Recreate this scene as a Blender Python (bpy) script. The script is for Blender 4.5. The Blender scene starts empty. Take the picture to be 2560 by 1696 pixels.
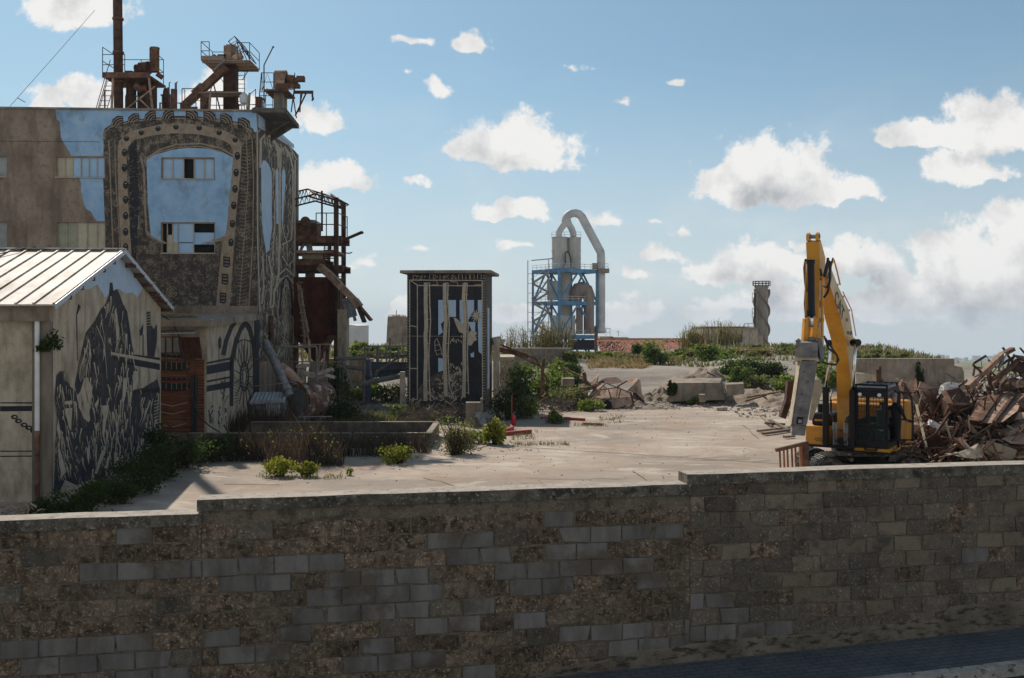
import bpy, math, random
from mathutils import Vector as V, Matrix, noise as NZ
R = math.radians
SC = bpy.context.scene
COL = SC.collection
# ---------------------------------------------------------------- camera
F, H, CX, CY = 2489.0, 5.3, 1280.0, 800.0
cd = bpy.data.cameras.new('camera'); cam = bpy.data.objects.new('camera', cd); COL.objects.link(cam)
cam.location = (0, 0, H); cam.rotation_euler = (R(90), 0, 0)
cd.sensor_width = 36; cd.lens = 35.0; cd.shift_y = -48 / 2560
cd.clip_start = .1; cd.clip_end = 20000
SC.camera = cam
# ---------------------------------------------------------------- exposure
SC.view_settings.view_transform = 'Standard'; SC.view_settings.look = 'None'
SC.view_settings.gamma = 1; SC.view_settings.use_curve_mapping = False
SC.view_settings.exposure = 0.14
SC.cycles.use_denoising = True
SC.cycles.max_bounces = 6; SC.cycles.diffuse_bounces = 3; SC.cycles.transparent_max_bounces = 12
SC.cycles.caustics_reflective = False; SC.cycles.caustics_refractive = False
# ---------------------------------------------------------------- sun
SUN_AZ, SUN_EL = -27.5, 43.0        # azimuth left of the view axis, behind the scene
sd = bpy.data.lights.new('sun', 'SUN'); so = bpy.data.objects.new('sun', sd); COL.objects.link(so)
sd.energy = 4.7; sd.angle = R(.53); sd.color = (1, .9, .78)
S = V((math.sin(R(SUN_AZ)) * math.cos(R(SUN_EL)), math.cos(R(SUN_AZ)) * math.cos(R(SUN_EL)), math.sin(R(SUN_EL))))
so.rotation_euler = S.to_track_quat('Z', 'Y').to_euler()
so.location = (-60, 120, 120)
# ---------------------------------------------------------------- sky with clouds
W = bpy.data.worlds.new('World'); SC.world = W; W.use_nodes = True
def world():
    nt = W.node_tree; N, L = nt.nodes, nt.links
    bg = N['Background']
    def math_(op, a, b=None, c=None, clamp=False):
        n = N.new('ShaderNodeMath'); n.operation = op; n.use_clamp = clamp
        for i, x in enumerate((a, b, c)):
            if x is None: continue
            if isinstance(x, (int, float)): n.inputs[i].default_value = x
            else: L.new(x, n.inputs[i])
        return n.outputs[0]
    def vm(op, a, b=None):
        n = N.new('ShaderNodeVectorMath'); n.operation = op
        for i, x in enumerate((a, b)):
            if x is None: continue
            if isinstance(x, tuple): n.inputs[i].default_value = x
            else: L.new(x, n.inputs[i])
        return n.outputs['Value'] if op == 'LENGTH' else n.outputs[0]
    tc = N.new('ShaderNodeTexCoord')
    sep = N.new('ShaderNodeSeparateXYZ'); L.new(tc.outputs['Generated'], sep.inputs[0])
    x, y, z = sep.outputs
    # the air hides the sea horizon below the plateau: lower the sky's horizon a little
    z2 = math_('MAXIMUM', math_('ADD', z, .055), .012)
    cmb = N.new('ShaderNodeCombineXYZ'); L.new(x, cmb.inputs[0]); L.new(y, cmb.inputs[1]); L.new(z2, cmb.inputs[2])
    sky = N.new('ShaderNodeTexSky'); sky.sky_type = 'NISHITA'; sky.sun_disc = False
    sky.sun_elevation = R(SUN_EL); sky.sun_rotation = R(SUN_AZ); sky.altitude = 500
    sky.air_density = 1.0; sky.dust_density = .7; sky.ozone_density = 1.4
    L.new(vm('NORMALIZE', cmb.outputs[0]), sky.inputs[0])
    yc = math_('MAXIMUM', y, .05)
    u = math_('DIVIDE', x, yc); v = math_('DIVIDE', z, yc)
    uv = N.new('ShaderNodeCombineXYZ'); L.new(u, uv.inputs[0]); L.new(v, uv.inputs[1])
    def noise(vec, sc, det, rough, dim='2D'):
        n = N.new('ShaderNodeTexNoise'); n.noise_dimensions = dim
        n.inputs['Scale'].default_value = sc; n.inputs['Detail'].default_value = det; n.inputs['Roughness'].default_value = rough
        L.new(vec, n.inputs['Vector']); return n
    warp = vm('MULTIPLY', vm('SUBTRACT', noise(uv.outputs[0], 20, 5, .55).outputs['Color'], (.5, .5, .5)), (.05, .03, 0))
    p = vm('ADD', uv.outputs[0], warp)
    # (centre x, base y, half width, height) in photo pixels -> directions
    CL = [(c_[0], c_[1] + c_[3] * .08, c_[2] * (1.05 if c_[3] > 40 else .85), c_[3] * (1.1 if c_[3] > 40 else .8)) for c_ in [(180,62,150,110),(60,-5,90,60),(205,262,130,72),(130,272,60,45),(535,262,85,90),(600,275,60,50),(800,332,72,70),(850,474,125,55),(780,470,70,55),
          (1290,405,175,118),(1200,395,90,70),(1400,415,80,40),(1930,500,200,150),(1850,500,110,120),(2080,505,130,60),
          (2500,370,180,130),(2330,365,170,62),(2390,455,100,100),(2470,450,70,50),
          (1265,543,110,46),(1512,552,55,36),(1715,585,48,28),(1660,650,90,40),(1890,705,170,92),(1800,700,110,60),
          (2150,690,140,90),(2450,790,250,210),(2320,790,150,130),(2540,700,120,130),(2100,800,200,60),
          (1560,812,90,75),(1280,812,80,50),(1790,760,90,35),(1760,800,60,45),(1010,815,45,70),(1290,620,70,24),(910,668,55,28),(1060,632,40,16),(1600,700,50,22),
          (1036,112,58,17),(1188,132,48,58),(1012,196,36,22),(1090,222,36,32),(1438,180,36,26),(1574,262,30,18),(1710,208,36,18),(1640,555,40,20),(1030,464,28,20),(2000,612,60,24),(2300,620,70,20),(1960,770,130,70),(2380,660,130,90),(2540,600,90,100)]]
    SH = [(1960,505,170,70,.7),(2440,800,260,120,.7),(2150,735,170,70,.8),(1880,715,150,50,.6),(1280,412,120,45,.35),(2480,400,120,40,.4),(2050,760,160,80,.7)]
    def field(lst, asym):
        out = None
        for c in lst:
            px, py, a, b = c[:4]
            w = vm('MULTIPLY', vm('SUBTRACT', p, ((px - CX) / F, (CY - (py - b * .28)) / F, 0)), (F / a, F / b * 1.15, 0))
            if asym: w = vm('MAXIMUM', w, vm('MULTIPLY', w, (1, -2.4 if b > 45 else -1.3, 1)))
            d = math_('SUBTRACT', 1, vm('LENGTH', w))
            if asym and b < 45: d = math_('MULTIPLY', d, .44)
            if len(c) > 4: d = math_('MULTIPLY', d, c[4])
            out = d if out is None else math_('MAXIMUM', out, d)
        return out
    f = field(CL, True)
    n1 = noise(uv.outputs[0], 34, 9, .6)
    dens = math_('ADD', f, math_('MULTIPLY', math_('SUBTRACT', n1.outputs['Fac'], .5), 1.15))
    dens = math_('ADD', dens, math_('MULTIPLY', math_('SUBTRACT', noise(uv.outputs[0], 120, 6, .65).outputs['Fac'], .5), .28))
    mr = N.new('ShaderNodeMapRange'); mr.interpolation_type = 'SMOOTHSTEP'
    L.new(dens, mr.inputs[0]); mr.inputs[1].default_value = .0; mr.inputs[2].default_value = .34
    wisp = N.new('ShaderNodeMapRange'); L.new(noise(vm('MULTIPLY', uv.outputs[0], (1, 2.4, 1)), 7, 7, .6).outputs['Fac'], wisp.inputs[0])
    wisp.inputs[1].default_value = .5; wisp.inputs[2].default_value = .85; wisp.inputs[4].default_value = .34
    low = N.new('ShaderNodeMapRange'); L.new(v, low.inputs[0]); low.inputs[1].default_value = .3; low.inputs[2].default_value = .0
    front = math_('GREATER_THAN', y, .06)
    mask = math_('MULTIPLY', math_('MAXIMUM', mr.outputs[0], math_('MULTIPLY', wisp.outputs[0], low.outputs[0])), front)
    sh = math_('ADD', math_('MAXIMUM', field(SH, False), 0), math_('MULTIPLY', math_('SUBTRACT', noise(uv.outputs[0], 20, 7, .6).outputs['Fac'], .49), 1.7))
    sh = math_('MULTIPLY', sh, 1.3, clamp=True)
    cc = N.new('ShaderNodeMix'); cc.data_type = 'RGBA'; L.new(sh, cc.inputs['Factor'])
    K = 9.2
    cc.inputs['A'].default_value = (K * 1.0, K * .99, K * .97, 1); cc.inputs['B'].default_value = (K * .52, K * .54, K * .565, 1)
    mx = N.new('ShaderNodeMix'); mx.data_type = 'RGBA'
    # humid air: the blue is muted, most of all towards the horizon
    hz = N.new('ShaderNodeMapRange'); hz.interpolation_type = 'SMOOTHSTEP'; L.new(z, hz.inputs[0]); hz.inputs[1].default_value = .27; hz.inputs[2].default_value = -.05; hz.inputs[3].default_value = .12; hz.inputs[4].default_value = .92
    hm_ = N.new('ShaderNodeMix'); hm_.data_type = 'RGBA'; L.new(hz.outputs[0], hm_.inputs['Factor'])
    tint = vm('MULTIPLY', sky.outputs[0], (.77, 1.0, .96)); L.new(tint, hm_.inputs['A']); hm_.inputs['B'].default_value = (6.7, 7.1, 7.3, 1)
    # unseen low clouds added behind the street as fill for the shaded walls
    rc = N.new('ShaderNodeMapRange'); rc.interpolation_type = 'SMOOTHSTEP'; L.new(noise(tc.outputs['Generated'], 2.4, 5, .55, '3D').outputs['Fac'], rc.inputs[0]); rc.inputs[1].default_value = .40; rc.inputs[2].default_value = .62
    back = N.new('ShaderNodeMapRange'); L.new(y, back.inputs[0]); back.inputs[1].default_value = .06; back.inputs[2].default_value = -.15; back.inputs[4].default_value = 1.0
    mask = math_('MAXIMUM', mask, math_('MULTIPLY', math_('MULTIPLY', rc.outputs[0], back.outputs[0]), math_('LESS_THAN', math_('ABSOLUTE', math_('SUBTRACT', z, .27)), .27)))
    L.new(mask, mx.inputs['Factor']); L.new(hm_.outputs['Result'], mx.inputs['A']); L.new(cc.outputs['Result'], mx.inputs['B'])
    L.new(mx.outputs['Result'], bg.inputs[0]); bg.inputs[1].default_value = .088
world()
# ---------------------------------------------------------------- helpers
rnd = random.Random(7)
def U(a, b): return rnd.uniform(a, b)
def P(px, py, Y): return V(((px - CX) / F * Y, Y, H - (py - CY) / F * Y))
def G(px, py, z=0.0): return P(px, py, (H - z) * F / (py - CY))
def sm(a, b, x):
    t = min(1, max(0, (x - a) / (b - a))); return t * t * (3 - 2 * t)
ORG = {}
class Plane:                       # a vertical wall plane through o along the ground direction d
    def __init__(s, o, d):
        s.o = V((o[0], o[1], 0)); s.d = V((d[0], d[1], 0)).normalized(); s.n = V((s.d.y, -s.d.x, 0))
    def hit(s, px, py, off=0.0):
        r = V(((px - CX) / F, 1, -(py - CY) / F)); t = (s.n.dot(s.o) + off) / s.n.dot(r)
        return V((0, 0, H)) + r * t
class MB:
    def __init__(s): s.v = []; s.f = []; s.m = []; s.mi = 0
    def add(s, vs, fs):
        b = len(s.v); s.v += [V(q) for q in vs]
        for f in fs: s.f.append([b + i for i in f]); s.m.append(s.mi)
        return s
    def hexa(s, a, b):             # two quads (lists of 4 points) joined into a solid
        return s.add(list(a) + list(b), [(3, 2, 1, 0), (4, 5, 6, 7), (0, 1, 5, 4), (1, 2, 6, 5), (2, 3, 7, 6), (3, 0, 4, 7)])
    def box(s, c, sz, rot=None):
        c = V(c); h = V(sz) / 2; q = []
        for z in (-1, 1):
            for x, y in ((-1, -1), (1, -1), (1, 1), (-1, 1)):
                o = V((x * h.x, y * h.y, z * h.z)); q.append(c + (rot @ o if rot else o))
        return s.hexa(q[:4], q[4:])
    def boxmm(s, a, b): return s.box([(a[i] + b[i]) / 2 for i in range(3)], [abs(b[i] - a[i]) for i in range(3)])
    def bar(s, a, b, w, h=None, up=(0, 0, 1)):
        a = V(a); b = V(b); h = h or w; d = (b - a).normalized(); x = d.cross(V(up))
        if x.length < 1e-3: x = d.cross(V((0, 1, 0)))
        x.normalize(); y = x.cross(d); q = [(-1, -1), (1, -1), (1, 1), (-1, 1)]
        return s.hexa([a + x * i * w / 2 + y * j * h / 2 for i, j in q], [b + x * i * w / 2 + y * j * h / 2 for i, j in q])
    def tube(s, path, r, n=8, caps=True):
        path = [V(p) for p in path]; k = len(path); rs = r if isinstance(r, (list, tuple)) else [r] * k; base = len(s.v)
        ref = None
        for i, p in enumerate(path):
            d = (path[min(k - 1, i + 1)] - path[max(0, i - 1)]).normalized()
            if ref is None:
                ref = d.cross(V((0, 0, 1)))
                if ref.length < .1: ref = d.cross(V((0, 1, 0)))
            x = ref - d * ref.dot(d); x.normalize(); ref = x; y = d.cross(x)
            for j in range(n):
                a = 2 * math.pi * j / n; s.v.append(p + (x * math.cos(a) + y * math.sin(a)) * rs[i])
        for i in range(k - 1):
            for j in range(n):
                s.f.append([base + i * n + j, base + i * n + (j + 1) % n, base + (i + 1) * n + (j + 1) % n, base + (i + 1) * n + j]); s.m.append(s.mi)
        if caps:
            s.f.append([base + j for j in range(n)][::-1]); s.f.append([base + (k - 1) * n + j for j in range(n)]); s.m += [s.mi] * 2
        return s
    def lathe(s, c, prof, n=20, caps=True):
        c = V(c); return s.tube_v(c, prof, n, caps)
    def tube_v(s, c, prof, n, caps):
        base = len(s.v)
        for r, z in prof:
            for j in range(n):
                a = 2 * math.pi * j / n; s.v.append(c + V((r * math.cos(a), r * math.sin(a), z)))
        for i in range(len(prof) - 1):
            for j in range(n):
                s.f.append([base + i * n + j, base + i * n + (j + 1) % n, base + (i + 1) * n + (j + 1) % n, base + (i + 1) * n + j]); s.m.append(s.mi)
        if caps:
            s.f.append([base + j for j in range(n)][::-1]); s.f.append([base + (len(prof) - 1) * n + j for j in range(n)]); s.m += [s.mi] * 2
        return s
    def prism(s, poly, off):
        poly = [V(p) for p in poly]; off = V(off); n = len(poly)
        s.add(poly + [p + off for p in poly], [list(range(n))[::-1], list(range(n, 2 * n))] + [[i, (i + 1) % n, n + (i + 1) % n, n + i] for i in range(n)])
        return s
    def poly(s, pts): return s.add(pts, [list(range(len(pts)))])
    def build(s, name, mats, parent=None, smooth=False, loc=None, **tags):
        if not isinstance(mats, (list, tuple)): mats = [mats]
        if parent is not None: o0 = ORG[parent.name]
        else: o0 = V(loc) if loc is not None else base_of(s.v)
        me = bpy.data.meshes.new(name)
        me.from_pydata([tuple(p - o0) for p in s.v], [], s.f)
        for m in mats: me.materials.append(m)
        me.polygons.foreach_set('material_index', s.m)
        if smooth: me.polygons.foreach_set('use_smooth', [True] * len(s.f))
        me.update()
        o = bpy.data.objects.new(name, me); COL.objects.link(o); ORG[o.name] = o0
        if parent is not None: o.parent = parent
        else: o.location = o0
        if smooth == 'auto':
            try: me.set_sharp_from_angle(angle=R(40))
            except Exception: pass
        for k, val in tags.items(): o[k] = val
        return o
def base_of(vs):
    lo = [min(p[i] for p in vs) for i in range(3)]; hi = [max(p[i] for p in vs) for i in range(3)]
    return V(((lo[0] + hi[0]) / 2, (lo[1] + hi[1]) / 2, lo[2]))
def thing(name, label, cat, loc, group=None):
    o = bpy.data.objects.new(name, None); COL.objects.link(o); o.location = loc; o.empty_display_size = .3
    ORG[o.name] = V(loc); o['label'] = label; o['category'] = cat
    if group: o['group'] = group
    return o
def dup(root, delta, label):
    r = root.copy(); COL.objects.link(r); r.location = root.location + V(delta); r['label'] = label
    for ch in list(root.children):
        c = ch.copy(); COL.objects.link(c); c.parent = r
        for g in ch.children:
            d = g.copy(); COL.objects.link(d); d.parent = c
    return r
# ---------------------------------------------------------------- materials
def M(name, cols, scale=3.0, rough=.85, metal=0.0, bump=.15, stain=None, stretch=(1, 1, 1), lo=.34, hi=.66, spec=.3, fine=None, detail=7, distort=0.0, island=0.0):
    m = bpy.data.materials.new(name); m.use_nodes = True; nt = m.node_tree; N, L = nt.nodes, nt.links
    b = N['Principled BSDF']; b.inputs['Roughness'].default_value = rough; b.inputs['Metallic'].default_value = metal
    b.inputs['Specular IOR Level'].default_value = spec
    tc = N.new('ShaderNodeTexCoord')
    def ns(sc, st, det=detail, rg=.62, dis=0.0):
        mp = N.new('ShaderNodeMapping'); mp.inputs['Scale'].default_value = st; L.new(tc.outputs['Object'], mp.inputs[0])
        n = N.new('ShaderNodeTexNoise'); n.inputs['Scale'].default_value = sc; n.inputs['Detail'].default_value = det; n.inputs['Roughness'].default_value = rg
        n.inputs['Distortion'].default_value = dis
        L.new(mp.outputs[0], n.inputs['Vector']); return n.outputs['Fac']
    def ramp(fac, cs, a, z, interp='LINEAR'):
        r = N.new('ShaderNodeValToRGB'); L.new(fac, r.inputs[0]); e = r.color_ramp.elements; r.color_ramp.interpolation = interp
        k = len(cs)
        for i, c in enumerate(cs):
            pos = a + (z - a) * i / max(1, k - 1)
            if i < 2: el = e[i]; el.position = pos
            else: el = e.new(pos)
            el.color = (*c, 1)
        return r.outputs[0]
    fac = ns(scale, stretch, dis=distort)
    if len(cols) == 1: cols = [tuple(c * .85 for c in cols[0]), tuple(min(1, c * 1.12) for c in cols[0])]
    c = ramp(fac, cols, lo, hi)
    def mix(a, b_, f, typ='MIX'):
        x = N.new('ShaderNodeMix'); x.data_type = 'RGBA'; x.blend_type = typ
        if isinstance(f, float): x.inputs['Factor'].default_value = f
        else: L.new(f, x.inputs['Factor'])
        L.new(a, x.inputs['A'])
        if isinstance(b_, tuple): x.inputs['B'].default_value = (*b_, 1)
        else: L.new(b_, x.inputs['B'])
        return x.outputs['Result']
    for st in (stain or []):       # (colour, scale, threshold, softness, stretch, strength)
        col, sc, th, so_, stv, stg = st
        mr = N.new('ShaderNodeMapRange'); L.new(ns(sc, stv), mr.inputs[0]); mr.inputs[1].default_value = th; mr.inputs[2].default_value = th + so_; mr.inputs[4].default_value = stg
        c = mix(c, col, mr.outputs[0])
    if fine:                        # (scale, strength): fine light/dark mottling
        g = ramp(ns(fine[0], (1, 1, 1), 5, .7), [(1 - fine[1],) * 3, (1 + fine[1],) * 3], .3, .7)
        c = mix(c, g, 1.0, 'MULTIPLY')
    if island:
        ge = N.new('ShaderNodeNewGeometry'); g = ramp(ge.outputs['Random Per Island'], [(1 - island,) * 3, (1 + island,) * 3], 0, 1)
        c = mix(c, g, 1.0, 'MULTIPLY')
    L.new(c, b.inputs['Base Color'])
    if bump:
        bp = N.new('ShaderNodeBump'); bp.inputs['Strength'].default_value = bump; bp.inputs['Distance'].default_value = .05
        L.new(ns(scale * 6, stretch, 6), bp.inputs['Height']); L.new(bp.outputs[0], b.inputs['Normal'])
    return m
def leafmat(name, c0, c1, c2):
    m = bpy.data.materials.new(name); m.use_nodes = True; nt = m.node_tree; N, L = nt.nodes, nt.links
    b = N['Principled BSDF']; b.inputs['Roughness'].default_value = .75; b.inputs['Specular IOR Level'].default_value = .08
    ge = N.new('ShaderNodeNewGeometry'); r = N.new('ShaderNodeValToRGB'); L.new(ge.outputs['Random Per Island'], r.inputs[0])
    e = r.color_ramp.elements; e[0].color = (*c0, 1); e[1].color = (*c2, 1); el = e.new(.5); el.color = (*c1, 1)
    L.new(r.outputs[0], b.inputs['Base Color'])
    tr = N.new('ShaderNodeBsdfTranslucent'); L.new(r.outputs[0], tr.inputs[0])
    mx = N.new('ShaderNodeMixShader'); mx.inputs[0].default_value = .5
    L.new(b.outputs[0], mx.inputs[1]); L.new(tr.outputs[0], mx.inputs[2]); L.new(mx.outputs[0], N['Material Output'].inputs[0])
    return m
def glassmat(name, col, alpha, rough=.05):
    m = bpy.data.materials.new(name); m.use_nodes = True; nt = m.node_tree; N, L = nt.nodes, nt.links
    b = N['Principled BSDF']; b.inputs['Base Color'].default_value = (*col, 1); b.inputs['Roughness'].default_value = rough
    b.inputs['Alpha'].default_value = alpha
    n = N.new('ShaderNodeTexNoise'); n.inputs['Scale'].default_value = 6
    mr = N.new('ShaderNodeMapRange'); L.new(n.outputs['Fac'], mr.inputs[0]); mr.inputs[3].default_value = rough; mr.inputs[4].default_value = rough + .12
    L.new(mr.outputs[0], b.inputs['Roughness'])
    return m
def paint(name, dark, light, scale, thr, stretch, soft=.03, warp=1.2):
    """wall paint cut through to lines of the wall colour (woodcut style brushwork)"""
    m = bpy.data.materials.new(name); m.use_nodes = True; nt = m.node_tree; N, L = nt.nodes, nt.links
    b = N['Principled BSDF']; b.inputs['Roughness'].default_value = .8; b.inputs['Specular IOR Level'].default_value = .2
    tc = N.new('ShaderNodeTexCoord')
    def ns(sc, st, det, dis):
        mp = N.new('ShaderNodeMapping'); mp.inputs['Scale'].default_value = st; L.new(tc.outputs['Object'], mp.inputs[0])
        n = N.new('ShaderNodeTexNoise'); n.inputs['Scale'].default_value = sc; n.inputs['Detail'].default_value = det; n.inputs['Distortion'].default_value = dis
        L.new(mp.outputs[0], n.inputs['Vector']); return n.outputs['Fac']
    a = ns(scale, stretch, 3, warp); k = ns(scale * .35, (1, 1, 1), 2, 0)
    # thin ridges where the noise crosses its middle value
    ab = N.new('ShaderNodeMath'); ab.operation = 'SUBTRACT'; L.new(a, ab.inputs[0]); ab.inputs[1].default_value = .5
    a2 = N.new('ShaderNodeMath'); a2.operation = 'ABSOLUTE'; L.new(ab.outputs[0], a2.inputs[0])
    th = N.new('ShaderNodeMapRange'); L.new(k, th.inputs[0]); th.inputs[1].default_value = .38; th.inputs[2].default_value = .68; th.inputs[3].default_value = 0.0; th.inputs[4].default_value = thr
    d = N.new('ShaderNodeMath'); d.operation = 'SUBTRACT'; L.new(th.outputs[0], d.inputs[0]); L.new(a2.outputs[0], d.inputs[1])
    mr = N.new('ShaderNodeMapRange'); L.new(d.outputs[0], mr.inputs[0]); mr.inputs[1].default_value = 0; mr.inputs[2].default_value = soft
    w = ns(1.3, (1.5, 1.5, .5), 6, 0); wr = N.new('ShaderNodeMapRange'); L.new(w, wr.inputs[0]); wr.inputs[1].default_value = .35; wr.inputs[2].default_value = .75; wr.inputs[3].default_value = .0; wr.inputs[4].default_value = .35
    dk = N.new('ShaderNodeMix'); dk.data_type = 'RGBA'; L.new(wr.outputs[0], dk.inputs['Factor']); dk.inputs['A'].default_value = (*dark, 1); dk.inputs['B'].default_value = (*[x * .35 + y * .65 for x, y in zip(light, dark)], 1)
    mx = N.new('ShaderNodeMix'); mx.data_type = 'RGBA'; L.new(mr.outputs[0], mx.inputs['Factor'])
    L.new(dk.outputs['Result'], mx.inputs['A']); mx.inputs['B'].default_value = (*light, 1)
    L.new(mx.outputs['Result'], b.inputs['Base Color'])
    return m
T = {}
z1 = (1, 1, 1); vst = (2.2, 2.2, .35)
T['plaster'] = M('beige_plaster', [(.27, .225, .165), (.40, .34, .255), (.46, .40, .31)], 1.6, .9, stretch=(1.5, 1.5, .8), stain=[((.11, .095, .075), 1.3, .52, .22, vst, .75), ((.2, .17, .13), 6, .55, .2, z1, .5)], fine=(30, .12))
T['render'] = M('weathered_render', [(.16, .12, .088), (.235, .182, .136), (.30, .24, .182)], .8, .95, stretch=(1, 1, .6), stain=[((.085, .068, .055), .7, .48, .2, (1.6, 1.6, .3), .8), ((.11, .088, .07), 4, .52, .16, z1, .65), ((.05, .042, .035), .35, .56, .12, (1.4, 1.4, .5), .6)], fine=(22, .14))
T['bluewall'] = M('sky_blue_wall_paint', [(.19, .33, .50), (.25, .40, .57), (.31, .455, .61)], 1.2, .85, stain=[((.15, .16, .165), 1.1, .54, .16, (1.2, 1.2, .7), .75), ((.24, .27, .29), 9, .58, .12, z1, .6), ((.38, .36, .32), 5, .66, .1, z1, .5)], fine=(26, .1))
T['bluepale'] = M('pale_blue_paint', [(.33, .46, .60), (.42, .54, .67)], 1.5, .85, stain=[((.34, .33, .30), 3, .56, .15, vst, .6)])
T['ink'] = paint('woodcut_dark_paint', (.022, .024, .032), (.27, .225, .165), 3.4, .035, (1.6, 1.6, .55))
T['inkfine'] = paint('woodcut_fine_paint', (.04, .035, .031), (.27, .22, .165), 6.5, .05, (1.5, 1.5, 1.0))
T['inkdense'] = paint('woodcut_dense_paint', (.042, .036, .032), (.24, .195, .145), 7.0, .095, (2.0, 2.0, .6))
T['inkplain'] = M('worn_black_paint', [(.011, .012, .016), (.024, .025, .030)], 3, .75, stain=[((.09, .08, .065), 4, .62, .1, (1.5, 1.5, .6), .5)], bump=.08)
T['cream'] = M('bare_wall_beige_line', [(.22, .17, .12), (.31, .245, .178)], 3, .9, stain=[((.09, .075, .06), 5, .55, .14, (1.5, 1.5, .7), .6)], fine=(20, .15))
T['creamlight'] = M('pale_beige_paint', [(.37, .315, .235), (.48, .415, .32)], 3, .9, stain=[((.14, .12, .09), 6, .58, .12, vst, .6)])
T['concrete'] = M('weathered_concrete', [(.155, .13, .10), (.235, .195, .15), (.31, .265, .21)], 1.2, .95, stain=[((.07, .065, .055), .9, .52, .2, vst, .8), ((.34, .31, .26), 4, .62, .12, z1, .5)], fine=(18, .15))
T['concdark'] = M('dark_stained_concrete', [(.05, .047, .04), (.09, .08, .066), (.15, .135, .11)], 2.4, .95, stain=[((.27, .25, .21), 18, .6, .08, z1, .6), ((.025, .024, .02), 3, .55, .2, z1, .6)], fine=(40, .25), bump=.4)
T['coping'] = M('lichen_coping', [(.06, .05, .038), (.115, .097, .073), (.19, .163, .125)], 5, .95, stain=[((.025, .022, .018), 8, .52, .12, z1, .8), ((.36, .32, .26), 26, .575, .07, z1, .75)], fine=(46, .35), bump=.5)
T['copetop'] = M('sunlit_coping_top', [(.24, .21, .175), (.36, .32, .27)], 4, .9, stain=[((.10, .088, .07), 12, .55, .1, z1, .75)], fine=(50, .15))  # pale top skin: the sunlit strip of the coping put into the colour
T['rust'] = M('rusted_steel', [(.065, .034, .022), (.14, .073, .046), (.24, .13, .08)], 2.6, .85, .15, stain=[((.03, .017, .012), 1.8, .52, .2, vst, .7), ((.28, .16, .09), 9, .66, .08, z1, .4)], fine=(30, .2))
T['rustdark'] = M('dark_rusted_steel', [(.032, .018, .013), (.072, .036, .023), (.12, .06, .036)], 3, .85, .1, stain=[((.15, .07, .035), 5, .6, .1, z1, .6)], fine=(30, .2))
T['rustbin'] = M('deep_red_rust', [(.035, .011, .007), (.075, .022, .011), (.11, .036, .018)], 1.4, .85, .1, stain=[((.20, .085, .04), 3, .6, .14, (.5, .5, 2.5), .6)], fine=(25, .2))
T['rustpale'] = M('dusty_rusted_sheet', [(.20, .125, .085), (.31, .21, .15), (.41, .30, .225)], 2, .9, .05, stain=[((.12, .055, .03), 2.5, .54, .15, z1, .8)], fine=(24, .15), island=.3)
T['scrap'] = M('mixed_scrap_metal', [(.05, .025, .016), (.13, .068, .042), (.25, .155, .105)], 2.2, .85, .1, stain=[((.3, .26, .22), 2, .64, .05, z1, .6)], fine=(24, .2), island=.65)
T['steel'] = M('dull_grey_steel', [(.12, .125, .13), (.22, .22, .22), (.30, .295, .28)], 4, .6, .4, stain=[((.12, .07, .045), 3, .56, .12, vst, .7)])
T['dullpipe'] = M('dusty_painted_pipe', [(.14, .135, .125), (.22, .21, .19)], 3, .8, stain=[((.10, .07, .05), 4, .56, .14, z1, .7)])
T['galv'] = M('galvanised_sheet', [(.34, .38, .42), (.48, .52, .55)], 3, .5, .3, stain=[((.16, .10, .07), 3, .62, .1, z1, .6)])
T['roofsheet'] = M('bleached_metal_roofing', [(.36, .33, .29), (.48, .45, .405), (.56, .53, .48)], 1.1, .65, 0, stain=[((.19, .14, .10), 1.4, .47, .18, (1, .4, 1), .85), ((.16, .12, .09), 7, .56, .1, z1, .7)], fine=(20, .1))
T['white'] = M('weathered_white', [(.55, .55, .54), (.70, .70, .69)], 3, .6, stain=[((.3, .27, .23), 3, .6, .15, vst, .6)])
T['yellow'] = M('machine_yellow_paint', [(.50, .215, .012), (.62, .285, .02)], 1.6, .42, 0, bump=.02, spec=.4, stain=[((.26, .14, .05), 2.2, .53, .2, z1, .65), ((.12, .07, .035), 6, .62, .08, z1, .6), ((.5, .38, .2), 1.1, .58, .2, z1, .4)])
T['black'] = M('black_painted_steel', [(.004, .004, .0045), (.009, .009, .0095)], 5, .4, 0, bump=.03, spec=.22, stain=[((.05, .042, .034), 4, .64, .15, z1, .4)])
T['yellowdustglare'] = M('dust_and_glare_yellow_paint', [(.42, .28, .10), (.55, .43, .25)], 1.2, .5, 0, bump=.02, spec=.4, stain=[((.50, .25, .03), 1.6, .56, .15, z1, .7)])  # boom's right side: dust plus sky glare painted into a paler yellow
T['rubber'] = M('black_hose_rubber', [(.012, .012, .013), (.025, .025, .026)], 8, .5)
T['track'] = M('worn_track_steel', [(.012, .011, .011), (.04, .037, .034), (.13, .12, .11)], 7, .36, .7, bump=.3)
T['chrome'] = M('chromed_rod', [(.62, .63, .65), (.75, .75, .76)], 5, .18, 1.0, bump=0)
T['hammer'] = M('scuffed_grey_steel', [(.10, .10, .105), (.16, .155, .155), (.24, .23, .22)], 3, .7, .15, stain=[((.40, .35, .28), 3, .6, .14, z1, .6), ((.05, .045, .04), 7, .6, .1, z1, .6)], fine=(30, .15))
T['dust'] = M('dusty_and_sunlit_pale_steel', [(.33, .27, .19), (.45, .38, .28)], 3, .8, stain=[((.14, .11, .08), 8, .6, .07, z1, .8)])  # dusty pale steel, also paints the sunlight on the hammer's left side
T['glass'] = glassmat('cab_glass', (.02, .05, .05), .16)
T['glassdark'] = glassmat('dark_window_glass', (.02, .025, .03), 1.0, .12)
T['dark'] = M('dark_interior', [(.004, .004, .005), (.01, .01, .01)], 2, .9, bump=0)
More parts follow.
